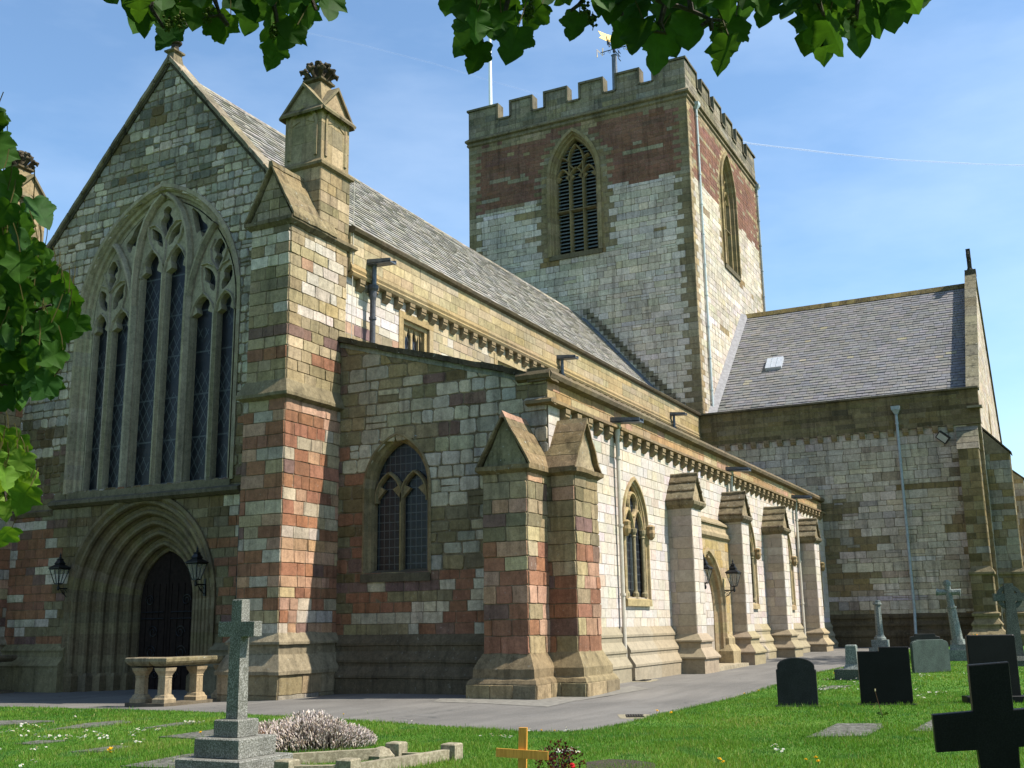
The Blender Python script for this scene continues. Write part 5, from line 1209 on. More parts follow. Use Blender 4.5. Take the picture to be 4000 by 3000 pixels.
# ================================================================== BALUSTRADES BY THE WEST DOOR
def balustrade(x0, x1, y, yend, s, label):
    """corner post at (x0,y); one arm east to x1, a short arm north/south (s) ending at an octagonal post"""
    z = gz(x0, y)-.02; e = empty('stone_balustrade', (x0, y, z), label, 'balustrade', 'stone balustrades flanking the west door')
    BC = (0.37, 0.31, 0.21); H = 1.06
    def post(cx, cy, oct_=False):
        mb = MB(); n = 8; r = .185 if oct_ else .18
        pr_ = [(0, r*1.5), (.1, r*1.5), (.14, r*1.25), (.2, r*1.12), (.22, r*.88), (H*.62, r*.84), (H*.64, r*.92), (H*.67, r*.86), (H*.74, r*1.05), (H*.8, r*1.3), (H*.88, r*1.42)]
        mb.lathe((cx, cy, z+.1), [(a*.86, b) for a, b in pr_], 8 if oct_ else 4, vary(BC, rng, .08), rot=math.pi/8 if oct_ else math.pi/4)
        if not oct_:
            for dx, dy in ((-1, 0), (0, -1)): mb.box(cx+dx*.105-.012, cx+dx*.105+.012, cy+dy*.105-.012, cy+dy*.105+.012, z+.34, z+.62, vary(BC, rng))
        mb.build('post', 'dress', e)
    post(x0, y); post(x0+1.05, y); post(x0, y+s*.74, True); post(x0+2.0, y)
    mb = MB(); xe = x1
    mb.box(x0-.25, xe, y-.25, y+.25, z-.2, z+.1, (0.16, 0.14, 0.105)); mb.box(x0-.25, x0+.25, *sorted((y+s*.25, y+s*1.0)), z-.2, z+.1, (0.15, 0.13, 0.1)); mb.build('kerb', 'dress', e)
    mb = MB()
    for (a0, a1, b0, b1) in ((x0-.27, xe, y-.27, y+.27), (x0-.27, x0+.27, *sorted((y+s*.274, y+s*1.05)))):
        mb.rectloft(a0, a1, b0, b1, [(z+H-.12, -.1), (z+H-.06, -.03), (z+H-.01, 0), (z+H+.06, 0), (z+H+.08, -.02)], (0.26, 0.225, 0.16), .06, rng)
    mb.build('coping', 'cap', e)
balustrade(19.95, 21.7, 19.4, 20.9, 1, 'stone balustrade right of the west door, lit post at its corner')
balustrade(20.9, 23.6, 29.3, 28, -1, 'stone balustrade in shade at the far left edge, ending left of the portal')

# ================================================================== GRAVE MONUMENTS
def outline_slab(mb, pts, p0, p1, zb, thick, col=(0.3, .3, .3), lean=0.0, bev=.012):
    """pts: (u 0..1 across, z) outline; face from p0 to p1, thickness away from the camera side"""
    p0, p1 = Vector((*p0, 0)), Vector((*p1, 0)); U = p1-p0; n = Vector((-U.y, U.x, 0)).normalized()
    if n.x < 0: n = -n
    W = U.length; U = U.normalized()
    F = lambda u, z, d: p0+U*(u*W)+n*(d+lean*z)+Vector((0, 0, zb+z))
    cu = .5; cz = sum(z for _, z in pts)/len(pts)
    ins = [(u+(cu-u)*bev/W*2, z-(bev if z > .1 else 0)) for u, z in pts]
    mb.loft([[F(u, z, 0) for u, z in ins], [F(u, z, bev) for u, z in pts], [F(u, z, thick-bev) for u, z in pts], [F(u, z, thick) for u, z in ins]], col)
def headstone(p0, p1, pts, thick, mat, label, base=None, lean=0.0, name='headstone', sink=.05, bmat=None):
    z = gz(*p0)-.03
    e = empty(name, ((p0[0]+p1[0])/2, (p0[1]+p1[1])/2, z), label, 'headstone')
    mb = MB(); outline_slab(mb, pts, p0, p1, z+(base[1] if base else -sink), thick, lean=lean); mb.build('stone_slab', mat, e)
    if base:
        q0, q1 = Vector(p0), Vector(p1); d = (q1-q0).normalized(); q0 -= d*base[0]; q1 += d*base[0]; nn = Vector((-d.y, d.x)); nn = nn if nn.x > 0 else -nn
        q0 -= nn*base[2]; q1 -= nn*base[2]
        mb = MB(); outline_slab(mb, [(0, 0), (1, 0), (1, base[1]+.06), (0, base[1]+.06)], q0[:], q1[:], z-.06, thick+2*base[2]); mb.build('base', bmat or mat, e)
    return e
rt = [(0, 0), (1, 0), (1, .66)]+[(.965, .675), (.965, .73)]+[(.5+.465*math.cos(t*math.pi/16), .73+.16*math.sin(t*math.pi/16)) for t in range(1, 16)]+[(.035, .73), (.035, .675), (0, .66)]
headstone((21.5, 5.25), (21.7, 4.53), rt, .12, 'darkgranite', 'dark grey headstone with a rounded top standing at the edge of the path', (.05, .09, .06))
headstone((22.35, 3.85), (22.62, 2.93), [(0, 0), (1, 0), (1, 1.06), (.42, 1.06), (.42, .98), (0, .98)], .12, 'blackgranite', 'polished black headstone with a stepped top, shorter on its left', (.06, .09, .06))
gr = [(0, 0), (1, 0), (1, .92)]+[(.88+.12*math.cos(t*math.pi/12), .92+.13*math.sin(t*math.pi/12)) for t in range(1, 7)]+[(.86, 1.08), (.14, 1.08)]+[(.12+.12*math.cos(math.pi/2+t*math.pi/12), .92+.13*math.sin(math.pi/2+t*math.pi/12)) for t in range(0, 6)]+[(0, .92)]
headstone((33.0, 4.18), (34.1, 3.32), gr, .1, 'greenslate', 'grey green slate headstone with rounded shoulders, no base', None, sink=.1)
bl = [(0, 0), (1, 0), (1, 1.1)]+[(.96+.04*math.cos(t*math.pi/8), 1.1+.045*math.sin(t*math.pi/8)) for t in range(1, 5)]+[(.04+.04*math.cos(math.pi/2+t*math.pi/8), 1.1+.045*math.sin(math.pi/2+t*math.pi/8)) for t in range(0, 4)]+[(0, 1.1)]
headstone((23.35, 1.93), (23.75, 1.09), bl, .12, 'blackgranite', 'large glossy black headstone with rounded corners behind the leaning cross', (.14, .2, .1))
headstone((39.6, 5.05), (40.0, 4.15), [(0, 0), (1, 0), (1, 1.02), (.86, 1.05), (.84, 1.12), (.16, 1.12), (.14, 1.05), (0, 1.02)], .12, 'darkgranite', 'dark headstone mostly hidden behind the grey green one', None, sink=.1)
# leaning black cross in the foreground
cz_ = 8.0
bc = empty('cross_headstone', (9.0, .62, 0), 'big black granite cross leaning to the left in the right foreground', 'grave cross')
cp = [(3783.5, 2598), (3940, 2585), (3961, 2772), (4040, 2766), (4066, 2912), (3981, 2919), (3988, 3010), (4010, 3330), (3862, 3340), (3832, 3005), (3820.5, 2930.6), (3659, 2940), (3643, 2793), (3802, 2779)]
fn = Vector((math.cos(rad(12)), math.sin(rad(12)), 0)); P0 = CAMP+ray(3880, 2780)*cz_; pts = []
for px, py in cp:
    d = ray(px, py); t = (P0-CAMP).dot(fn)/d.dot(fn); pts.append(CAMP+d*t)
mb = MB(); ctr = sum(pts, Vector())/len(pts); ins = [p+(ctr-p).normalized()*.008 for p in pts]; dv = fn*.115
mb.loft([ins, [p+fn*.008 for p in pts], [p+dv-fn*.008 for p in pts], [p+dv for p in ins]], (.1, .1, .1)); mb.build('stone_cross', 'blackgranite', bc)
zb = gz(9, .6); b0 = pts[8]; mb = MB(); mb.rectloft(P0.x-.25, P0.x+.35, P0.y-.45, P0.y+.35, [(zb-.1, 0), (zb+.2, 0), (zb+.24, -.03)]); mb.build('base', 'blackgranite', bc)
# granite cross on four steps
gc = Vector((10.09, 8.69, 0)); gx = empty('granite_cross', (10.09, 8.69, 0), 'rough grey granite cross on four square steps at the left foreground', 'grave cross')
mb = MB()
mb.rectloft(gc.x-.072, gc.x+.072, gc.y-.075, gc.y+.075, [(.58, .012), (1.93, -.002), (1.94, -.008)])
mb.rectloft(gc.x-.07, gc.x+.07, gc.y-.265, gc.y+.265, [(1.515, -.006), (1.52, 0), (1.685, 0), (1.69, -.006)])
mb.build('cross_shaft', 'granite', gx)
for k, (h0, h1, w_) in enumerate(((.415, .60, .175), (.205, .41, .32), (.06, .2, .46), (-.1, .055, .62))):
    mb = MB(); mb.rectloft(gc.x-w_, gc.x+w_, gc.y-w_, gc.y+w_, [(h0, 0), (h1-.012, 0), (h1, -.014)]); mb.build('step', 'granite', gx)
# low concrete kerb around the heather, with corner posts
ke = empty('grave_kerb', (11.2, 7.9, 0), 'low concrete grave kerb with square corner posts beside the heather', 'grave kerb')
A_, B_, C2 = Vector((10.7, 7.95, 0)), Vector((10.9, 7.55, 0)), Vector((12.05, 6.95, 0))
KP = [at_z(1330, 2990), at_z(1570, 2945), at_z(1755, 2955), at_z(1375, 3000)]
kp = [at_z(1120, 3040), at_z(1360, 3036), at_z(1765, 2968), at_z(1548, 2962)]
def kbar(a, b, w_=.05, h=.13):
    a, b = Vector(a), Vector(b); d = (b-a).normalized(); n = Vector((-d.y, d.x, 0))
    mb = MB(); mb.loft([[a-n*w_+Vector((0, 0, -.1)), a+n*w_+Vector((0, 0, -.1)), a+n*w_+Vector((0, 0, h)), a-n*w_+Vector((0, 0, h))], [b-n*w_+Vector((0, 0, -.1)), b+n*w_+Vector((0, 0, -.1)), b+n*w_+Vector((0, 0, h)), b-n*w_+Vector((0, 0, h))]], (.3, .3, .3)); mb.build('kerb_bar', 'concrete', ke)
kbar(kp[0], kp[1]); kbar(kp[1], kp[2]); kbar(kp[2], kp[3], .045, .07); kbar(kp[3], kp[0]+Vector((.5, 1.1, 0)))
for p in kp:
    mb = MB(); mb.rectloft(p.x-.1, p.x+.1, p.y-.1, p.y+.1, [(-.1, 0), (.18, 0), (.195, -.015)]); mb.build('kerb_post', 'concrete', ke)
stn = at_z(1490, 2965); mb = MB(); mb.lathe((stn.x, stn.y, -.05), [(0, .2), (.1, .2), (.17, .12), (.2, .02)], 7); o = mb.build('rough_stone', 'concrete'); tag(o, 'rough buff stone lying inside the kerb beside the heather', 'stone')
# pine cross
yc = empty('wooden_cross', at_z(2030, 3040), 'yellow varnished wooden cross marking a new grave in the foreground', 'grave cross')
d_ = 11.0; F = lambda px, py: CAMP+ray(px, py)*d_
ctr = F(2040, 2945); Ux = Vector((math.sin(rad(14)), -math.cos(rad(14)), 0)); Nx = Vector((Ux.y*-1, Ux.x, 0))
Nx = Nx if Nx.x > 0 else -Nx; Up = (Vector((0, 0, 1))+Ux*.035).normalized()
def plank(c, a, b, la0, la1, lw, th_, name, off):
    P = [c+a*x+b*y for x, y in ((la0, -lw), (la1, -lw), (la1, lw), (la0, lw))]
    mb = MB(); mb.extr([p+Nx*off for p in P], Nx*th_); mb.build(name, 'pine', yc)
plank(ctr, Up, Ux, -.62, .255, .042, .05, 'upright', 0); plank(ctr+Vector((0, 0, -.0)), (Ux-Up*.05).normalized(), Up, -.27, .27, .042, .026, 'crossbar', -.024)
# broken column, tall shaft cross, small pedestal, celtic cross
def mono(name, loc, label, cat): return empty(name, loc, label, cat)
p = at_d(3440, 2520, 43.0); zc = 0.27; p.z = zc
e = mono('stone_column', p, 'slim grey octagonal column with a moulded cap, behind the stepped black stone', 'column monument')
mb = MB(); mb.lathe((p.x, p.y, zc), [(0.55, .24), (.62, .24), (.66, .2), (.75, .15), (1.9, .125), (1.91, .17), (1.96, .18), (2.0, .14), (2.06, .14), (2.1, .1)], 8, rot=math.pi/8); mb.build('shaft', 'greystone', e)
mb = MB(); mb.rectloft(p.x-.3, p.x+.3, p.y-.3, p.y+.3, [(zc-.2, .1), (zc+.25, .1), (zc+.25, 0), (zc+.55, 0)]); mb.build('pedestal', 'greystone', e)
p = at_d(3757, 2590, 37.5); zc = gz(p.x, p.y)+.02; p.z = zc
e = mono('shaft_cross', p, 'tall grey cross on a tapered octagonal shaft and stepped base', 'grave cross')
mb = MB(); T = Vector((.03, .09, 1)).normalized()
def seg(a, b, r0, r1, n=8): return mb.tube([p+T*a, p+T*b], [r0, r1], n)
seg(.55, .72, .27, .25); seg(.72, 1.82, .19, .145); seg(1.8, 1.86, .18, .18); seg(1.86, 2.62, .125, .1); seg(2.6, 2.72, .14, .14); seg(2.72, 2.78, .1, .08)
c_ = p+T*2.36; mb.tube([c_+Vector((0, -.4, -.02)), c_+Vector((0, -.3, 0)), c_+Vector((0, .3, .0)), c_+Vector((0, .4, .02))], [.13, .1, .1, .13], 8)
mb.build('cross_shaft', 'greystone', e)
mb = MB(); mb.rectloft(p.x-.3, p.x+.3, p.y-.32, p.y+.32, [(-.1+zc, .12), (zc+.38, .12), (zc+.38, 0), (zc+.56, -.02)]); mb.build('base', 'greystone', e)
p = at_z(3335, 2655, .1); zc = gz(p.x, p.y); p.z = zc
e = mono('broken_pedestal', p, 'small fluted stone shaft on a block, half hidden behind the stepped black stone', 'grave monument')
mb = MB(); mb.rectloft(p.x-.13, p.x+.13, p.y-.13, p.y+.13, [(zc+.28, .1), (zc+.35, .06), (zc+.42, .02), (zc+.88, 0), (zc+.91, -.02)]); mb.build('shaft', 'greystone', e)
mb = MB(); mb.rectloft(p.x-.4, p.x+.4, p.y-.4, p.y+.4, [(zc-.1, 0), (zc+.3, 0)]); mb.build('pedestal', 'celtic', e)
p = at_d(3975, 2600, 33.5); zc = gz(p.x, p.y); p.z = zc
e = mono('celtic_cross', p, 'mossy grey celtic wheel cross at the right edge', 'grave cross')
u = Vector((math.sin(rad(15)), -math.cos(rad(15)), 0)); n_ = Vector((u.y*-1, u.x, 0)); n_ = n_ if n_.x > 0 else -n_
def cc(a, z, d): return p+u*a+n_*d+Vector((0, 0, z))
mb = MB()
mb.loft([[cc(-.24, .3, 0), cc(.24, .3, 0), cc(.24, .3, .22), cc(-.24, .3, .22)], [cc(-.15, 1.75, 0), cc(.15, 1.75, 0), cc(.15, 1.75, .2), cc(-.15, 1.75, .2)]])
mb.loft([[cc(-.145, 1.75, 0), cc(.145, 1.75, 0), cc(.145, 1.75, .2), cc(-.145, 1.75, .2)], [cc(-.135, 2.55, 0), cc(.135, 2.55, 0), cc(.135, 2.55, .2), cc(-.135, 2.55, .2)]])
mb.loft([[cc(-.48, 2.0, .012), cc(-.48, 2.24, .012), cc(-.48, 2.24, .188), cc(-.48, 2.0, .188)], [cc(.48, 2.0, .012), cc(.48, 2.24, .012), cc(.48, 2.24, .188), cc(.48, 2.0, .188)]])
R_ = []
for k in range(25):
    t = 2*math.pi*k/24; R_.append([cc(r*math.cos(t), 2.12+r*math.sin(t), d) for r, d in ((.26, .04), (.38, .04), (.38, .16), (.26, .16))])
mb.loft(R_, caps=False); mb.build('wheel_cross', 'celtic', e)
mb = MB(); mb.rectloft(p.x-.3, p.x+.3, p.y-.35, p.y+.35, [(zc-.1, .1), (zc+.2, .1), (zc+.32, 0)]); mb.build('base', 'celtic', e)
# low vases and flower pots by the transept
p = at_d(3790, 2545, 46); p.z = gz(p.x, p.y)
e = mono('low_grave', p, 'low dark grave kerb with a small vase near the transept buttress', 'grave kerb')
mb = MB(); mb.box(p.x-.4, p.x+.5, p.y-1.2, p.y+.5, p.z-.1, p.z+.35); mb.box(p.x-.5, p.x-.3, p.y+.1, p.y+.4, p.z+.3, p.z+.62); mb.build('kerb_block', 'darkgranite', e)
mb = MB(); mb.lathe((p.x-.35, p.y-.2, p.z+.33), [(0, .12), (.12, .18), (.2, .12), (.24, .05)], 8); mb.build('vase', 'greystone', e)
p2 = at_d(3808, 2538, 46.5); p2.z = gz(p2.x, p2.y)+.3

# ledgers: flat stones sunk in the turf
LED = []
def ledger(quad, label, mat='ledger'):
    P = [at_z(a, b, .04) for a, b in quad]; LED.append([(q.x, q.y) for q in P])
    mb = MB(); mb.extr([Vector((q.x, q.y, gz(q.x, q.y)-.08)) for q in P], (0, 0, .135)); o = mb.build('ledger_stone', mat); tag(o, label, 'ledger stone', None)
ledger([(3150, 2872), (3380, 2868), (3450, 2832), (3445, 2820), (3270, 2820)], 'flat buff ledger stone in the grass in front of the stepped black headstone')
ledger([(3555, 2850), (3640, 2850), (3700, 2812), (3645, 2803)], 'flat ledger stone partly hidden behind the leaning black cross')
ledger([(-60, 2830), (210, 2812), (215, 2810), (60, 2808), (-60, 2812)], 'pale ledger stone at the far left edge of the grass')
ledger([(190, 2845), (330, 2836), (520, 2815), (480, 2808), (330, 2820)], 'dark ledger stone near the path in the left grass')
ledger([(560, 2838), (640, 2832), (800, 2815), (690, 2817)], 'narrow ledger stone between daisies in the left grass')
ledger([(60, 2898), (120, 2900), (260, 2885), (150, 2886)], 'small pale ledger stone fragment low in the left grass')
ledger([(270, 2930), (420, 2927), (520, 2908), (450, 2905)], 'thin grey ledger stone in the middle of the left grass')
ledger([(620, 2872), (800, 2880), (870, 2862), (860, 2840), (700, 2862)], 'lichened ledger stone just behind the granite steps')
ledger([(470, 2985), (700, 2993), (840, 2975), (830, 2930), (720, 2940)], 'broad grey ledger stone against the granite steps')
ledger([(3140, 2705), (3260, 2698), (3330, 2690), (3250, 2690)], 'distant ledger stone fringed with daisies behind the round headstone')
# ================================================================== GROUND
def pip(P, poly):
    x, y = P[:, 0], P[:, 1]; r = np.zeros(len(P), bool); n = len(poly)
    for i in range(n):
        (x0, y0), (x1, y1) = poly[i], poly[(i+1) % n]
        c = ((y0 > y) != (y1 > y)) & (x < (x1-x0)*(y-y0)/((y1-y0) if y1 != y0 else 1e-9)+x0); r ^= c
    return r
def gpt(px, py, zo=0.0):
    z = 0.0
    for _ in range(6): p = at_z(px, py, z+zo); z = gz(p.x, p.y)
    return p
def sheet(poly, zo, name, mat, cell=1.0, skirt=0.0):
    bm = bmesh.new(); vs = [bm.verts.new((x, y, 0)) for x, y in poly]; bm.faces.new(vs)
    xs = [p[0] for p in poly]; ys = [p[1] for p in poly]
    lo, hi = 20, 62
    for v in np.arange(max(min(xs), lo), min(max(xs), hi), cell):
        bmesh.ops.bisect_plane(bm, geom=bm.verts[:]+bm.edges[:]+bm.faces[:], plane_co=(float(v), 0, 0), plane_no=(1, 0, 0))
    for v in np.arange(max(min(ys), 0), min(max(ys), 30), cell):
        bmesh.ops.bisect_plane(bm, geom=bm.verts[:]+bm.edges[:]+bm.faces[:], plane_co=(0, float(v), 0), plane_no=(0, 1, 0))
    bmesh.ops.triangulate(bm, faces=bm.faces[:])
    if skirt:
        ed = [e for e in bm.edges if e.is_boundary]; r = bmesh.ops.extrude_edge_only(bm, edges=ed)
        low = {v for v in r['geom'] if isinstance(v, bmesh.types.BMVert)}
    else: low = set()
    for v in bm.verts: v.co.z = gz(v.co.x, v.co.y)+zo-(skirt if v in low else 0)
    me = bpy.data.meshes.new(name); bm.to_mesh(me); bm.free(); me.materials.append(M[mat] if isinstance(mat, str) else mat)
    o = bpy.data.objects.new(name, me); COL.objects.link(o); o['kind'] = 'structure'; return o
mb = MB(); mb.face([(-4000, -4000, -.45), (4000, -4000, -.45), (4000, 4000, -.45), (-4000, 4000, -.45)], (.1, .1, .1)); o = mb.build('ground', 'turf'); o['kind'] = 'structure'
sheet([(12, -60), (110, -60), (110, 90), (12, 90)], 0.0, 'path', 'asphalt', 1.0)
EDGE = [(0, 2762), (250, 2768), (506, 2775), (848, 2787), (1100, 2800), (1300, 2812), (1616, 2831), (1870, 2850), (2000, 2857), (2123, 2861), (2230, 2860), (2313, 2854), (2439, 2831), (2566, 2797), (2700, 2766), (2790, 2746), (2916, 2715), (3037, 2678), (3189, 2630), (3335, 2601), (3440, 2572), (3545, 2539), (3731, 2520), (3830, 2514)]
E3 = [gpt(a, b, .03) for a, b in EDGE]; E2 = [(p.x, p.y) for p in E3]
rngp = np.random.default_rng(5)
LAWN = [(-60, 60), (14, 60), (16.0, 36)]+E2+[(E2[-1][0]+4, E2[-1][1]-3), (E2[-1][0]+8, -60), (-60, -60)]
sheet(LAWN, .035, 'lawn', 'turf', 1.0, .12)
# worn concrete strip at the foot of the corner buttresses, drains
sheet([(p.x, p.y) for p in (gpt(1690, 2742), gpt(1880, 2748), gpt(2140, 2762), gpt(2240, 2740), gpt(2420, 2712), gpt(2540, 2690), gpt(2470, 2680), gpt(2400, 2690), gpt(2100, 2720), gpt(1720, 2728))], .006, 'pavement', plain('worn_paving', (0.15, 0.138, 0.115), .9, 0, 6, .35, .3), 2.0)
def drain(px, py, w_, l_, rz, label, nb=7):
    p = gpt(px, py); e = empty('drain_grating', (p.x, p.y, p.z+.006), label, 'drain'); ca, sa = math.cos(rz), math.sin(rz)
    def q(a, b, z): return (p.x+a*ca-b*sa, p.y+a*sa+b*ca, p.z+z)
    mb = MB()
    for i in range(nb):
        b = -w_+2*w_*(i+.5)/nb; mb.extr([q(-l_, b-.012, .01), q(-l_, b+.012, .01), q(-l_, b+.012, .02), q(-l_, b-.012, .02)], Vector(q(l_, 0, 0))-Vector(q(-l_, 0, 0)))
    for a in (-l_, l_): mb.extr([q(a-.02, -w_, .008), q(a+.02, -w_, .008), q(a+.02, -w_, .022), q(a-.02, -w_, .022)], Vector(q(0, w_, 0))-Vector(q(0, -w_, 0)))
    mb.build('grate', 'iron', e)
    mb = MB(); mb.face([q(-l_, -w_, .007), q(l_, -w_, .007), q(l_, w_, .007), q(-l_, w_, .007)], (0, 0, 0)); mb.build('pit', 'soil', e)
    mb = MB(); mb.face([q(-l_*2.2, -w_*2, .004), q(l_*2.0, -w_*1.8, .004), q(l_*2.1, w_*1.9, .004), q(-l_*2, w_*1.7, .004)], (0, 0, 0)); mb.build('surround', 'concrete', e)
drain(2480, 2799, .16, .22, .4, 'small iron drain grating in the path beside the grass edge')
drain(2503, 2659, .22, .3, .1, 'iron drain cover at the foot of the sunlit aisle wall', 5)

# ------------------------------------------------------------------ grass blades
def grass():
    rs = np.random.default_rng(11); pts = []; ws = []
    for r0, r1, dens, wd in ((8.2, 13, 3000, .0075), (13, 18, 2000, .010), (18, 26, 900, .015), (26, 50, 260, .026)):
        th0, th1 = -.06, .96; area = .5*(th1-th0)*(r1*r1-r0*r0); n = int(area*dens)
        r = np.sqrt(rs.uniform(r0*r0, r1*r1, n)); t = rs.uniform(th0, th1, n)
        P = np.stack([r*np.cos(t), r*np.sin(t)], 1); k = pip(P, LAWN)
        for l in LED: k &= ~(pip(P, l) & (rs.uniform(0, 1, len(P)) > .12))
        P = P[k]; pts.append(P); ws.append(np.full(len(P), wd))
    # fringe along the path edge
    for (a, b) in zip(E2[:-1], E2[1:]):
        L = math.hypot(b[0]-a[0], b[1]-a[1]); n = int(L*190); t = rs.uniform(0, 1, n)
        P = np.array(a)+(np.array(b)-np.array(a))*t[:, None]+rs.normal(0, .06, (n, 2)); pts.append(P); ws.append(np.full(n, .012))
    nb = sum(len(q) for q in pts); tall = []
    for (x0, y0, x1, y1, w_) in ((21.5, 5.25, 21.7, 4.53, .1), (22.35, 3.85, 22.62, 2.93, .1), (33, 4.18, 34.1, 3.32, .08), (23.35, 1.93, 23.75, 1.09, .2), (9.5, 9.3, 9.5, 8.1, .05), (9.5, 8.08, 10.7, 8.08, .05), (kp[1].x, kp[1].y, kp[2].x, kp[2].y, .1), (kp[3].x, kp[3].y, kp[2].x, kp[2].y, .1), (10.6, 5.6, 11.2, 5.3, .1), (31.5, 6.2, 32.6, 5.3, .3)):
        n = int((math.hypot(x1-x0, y1-y0)+.2)*260); t = rs.uniform(-.08, 1.08, n); q = np.stack([x0+(x1-x0)*t, y0+(y1-y0)*t], 1)+rs.normal(0, w_*.6, (n, 2)); pts.append(q); ws.append(np.full(n, .012)); tall.append(len(q))
    for l in LED:      # ragged turf round the ledgers
        for (a, b) in zip(l, l[1:]+l[:1]):
            n = int(math.hypot(b[0]-a[0], b[1]-a[1])*150); t = rs.uniform(0, 1, n); q = np.array(a)+(np.array(b)-np.array(a))*t[:, None]+rs.normal(0, .05, (n, 2)); pts.append(q); ws.append(np.full(n, .011)); tall.append(len(q))
    P = np.concatenate(pts); W = np.concatenate(ws); n = len(P)
    G = np.array([gz(x, y) for x, y in P])+.03
    a = rs.uniform(0, 2*np.pi, n); pat = np.sin(P[:, 0]*1.7+1.3*np.sin(P[:, 1]*1.1))*np.sin(P[:, 1]*2.3+np.sin(P[:, 0]*.9))
    h = rs.uniform(.022, .05, n)*(1+.35*pat); h[nb:] *= rs.uniform(1.0, 2.0, n-nb); lean = rs.uniform(0, .75, n)*h; la = rs.uniform(0, 2*np.pi, n)
    dx, dy = np.cos(a)*W*.5, np.sin(a)*W*.5
    V = np.empty((n, 3, 3)); V[:, 0] = np.stack([P[:, 0]-dx, P[:, 1]-dy, G], 1); V[:, 1] = np.stack([P[:, 0]+dx, P[:, 1]+dy, G], 1)
    V[:, 2] = np.stack([P[:, 0]+lean*np.cos(la), P[:, 1]+lean*np.sin(la), G+h], 1)
    me = bpy.data.meshes.new('grass'); me.vertices.add(3*n); me.vertices.foreach_set('co', V.ravel()); me.loops.add(3*n); me.loops.foreach_set('vertex_index', np.arange(3*n))
    me.polygons.add(n); me.polygons.foreach_set('loop_start', np.arange(0, 3*n, 3)); me.polygons.foreach_set('loop_total', np.full(n, 3)); me.update()
    pat2 = np.sin(P[:, 0]*.62+2*np.sin(P[:, 1]*.45+1))*np.sin(P[:, 1]*.8+1.5*np.sin(P[:, 0]*.37))
    k = rs.uniform(0, 1, n)+.25*pat+.3*pat2; base = np.array([.085, .20, .018]); yel = np.array([.19, .26, .04]); dk = np.array([.05, .14, .012]); straw = np.array([.30, .28, .10])
    C = base+(yel-base)*np.clip(k-.45, 0, 1)[:, None]+(dk-base)*np.clip(.45-k, 0, 1)[:, None]*1.6
    clo = (np.sin(P[:, 0]*2.9+1.7*np.sin(P[:, 1]*2.2))*np.sin(P[:, 1]*3.3+np.sin(P[:, 0]*2.1)) > .72); C[clo] = C[clo]*np.array([.72, .88, 1.5])
    s = rs.uniform(0, 1, n) < .05+.05*np.clip(pat2, 0, 1); C[s] = straw
    big = rs.uniform(0, 1, n) < .04*(1+pat); V[big, 2, 2] += rs.uniform(.02, .06, big.sum())
    me.vertices.foreach_set('co', V.ravel())
    at = me.color_attributes.new('Col', 'FLOAT_COLOR', 'POINT'); C4 = np.concatenate([C, np.ones((n, 1))], 1)
    at.data.foreach_set('color', np.repeat(C4, 3, 0).astype(np.float32).ravel()); me.materials.append(M['blade'])
    o = bpy.data.objects.new('grass', me); COL.objects.link(o)
    tag(o, 'short mown green grass covering the churchyard lawn', 'grass', kind='stuff')
grass()

# ------------------------------------------------------------------ heather, red shrub, soil
r2 = random.Random(3)
hc = at_z(1195, 2925, .0); hx, hy = hc.x+.27, hc.y+.17
he = empty('heather_bush', (hx, hy, 0), 'rounded heather bush with pale pink flower spikes beside the granite cross', 'heather')
mb = MB(); tw_ = MB()
Uh = Vector((math.sin(YAW+.19), -math.cos(YAW+.19), 0)); Dh = Vector((Uh.y*-1, Uh.x, 0))
def hz(a, b):
    q = 1-(a/.95)**2-(b/.85)**2
    return None if q <= 0 else (.36+.05*math.sin(a*6+1)+.04*math.sin(b*9))*q**.5*(1-.12*a)
for i in range(7500):
    a, b = r2.uniform(-1.05, .95), r2.uniform(-.85, .85); z = hz(a+.05 if a < 0 else a, b)
    if z is None: continue
    p = Vector((hx, hy, 0))+Uh*a+Dh*b; zz = z*r2.uniform(.62, 1.04)
    out = (Uh*a*.6+Dh*b*.6+Vector((0, 0, .75))+Vector((r2.gauss(0, .25), r2.gauss(0, .25), r2.gauss(0, .2)))).normalized()
    L = r2.uniform(.03, .06); w_ = r2.uniform(.006, .0095); brown = a < -.25 and zz > .6*z and math.sin(a*7.2+1)+math.sin(b*6.1+a*3) > .9
    c = vary((0.22, 0.10, 0.035), r2, .3) if brown and r2.random() < .7 else vary(r2.choice([(0.66, 0.56, 0.49), (0.58, 0.48, 0.42), (0.72, 0.63, 0.55), (0.34, 0.27, 0.20)]), r2, .15)
    s = out.cross(Vector((0, 0, 1))).normalized() if abs(out.z) < .99 else Vector((1, 0, 0)); t = out.cross(s); q = p+Vector((0, 0, zz))
    R1 = [q+(s*math.cos(k*2.094)+t*math.sin(k*2.094))*w_*.8 for k in range(3)]; R2 = [q+out*L*.6+(s*math.cos(k*2.094)+t*math.sin(k*2.094))*w_ for k in range(3)]
    mb.loft([R1, R2, [q+out*L]*3], c, caps=False)
    if r2.random() < .5: tw_.tube([p*1.0+Vector((0, 0, zz*.35)), q], [.006, .003], 3, vary((0.05, 0.045, 0.02), r2, .3))
mb.build('flower_spikes', 'petal', he)
for i in range(14):
    t = i/14*2*math.pi
    for k in range(9): 
        a, b = .8*math.cos(t)*k/9, .7*math.sin(t)*k/9; z = hz(a, b)
        if z: q = Vector((hx, hy, 0))+Uh*a+Dh*b; tw_.lathe((q.x, q.y, 0), [(0, .09), (z*.55, .1), (z*.72, .02)], 5, vary((0.035, 0.032, 0.014), r2, .3))
tw_.build('stems', 'bark', he)
rc = at_z(2185, 3035); re_ = empty('red_shrub', (rc.x, rc.y, 0), 'small dark red leaved shrub beside the yellow wooden cross', 'shrub')
mb = MB()
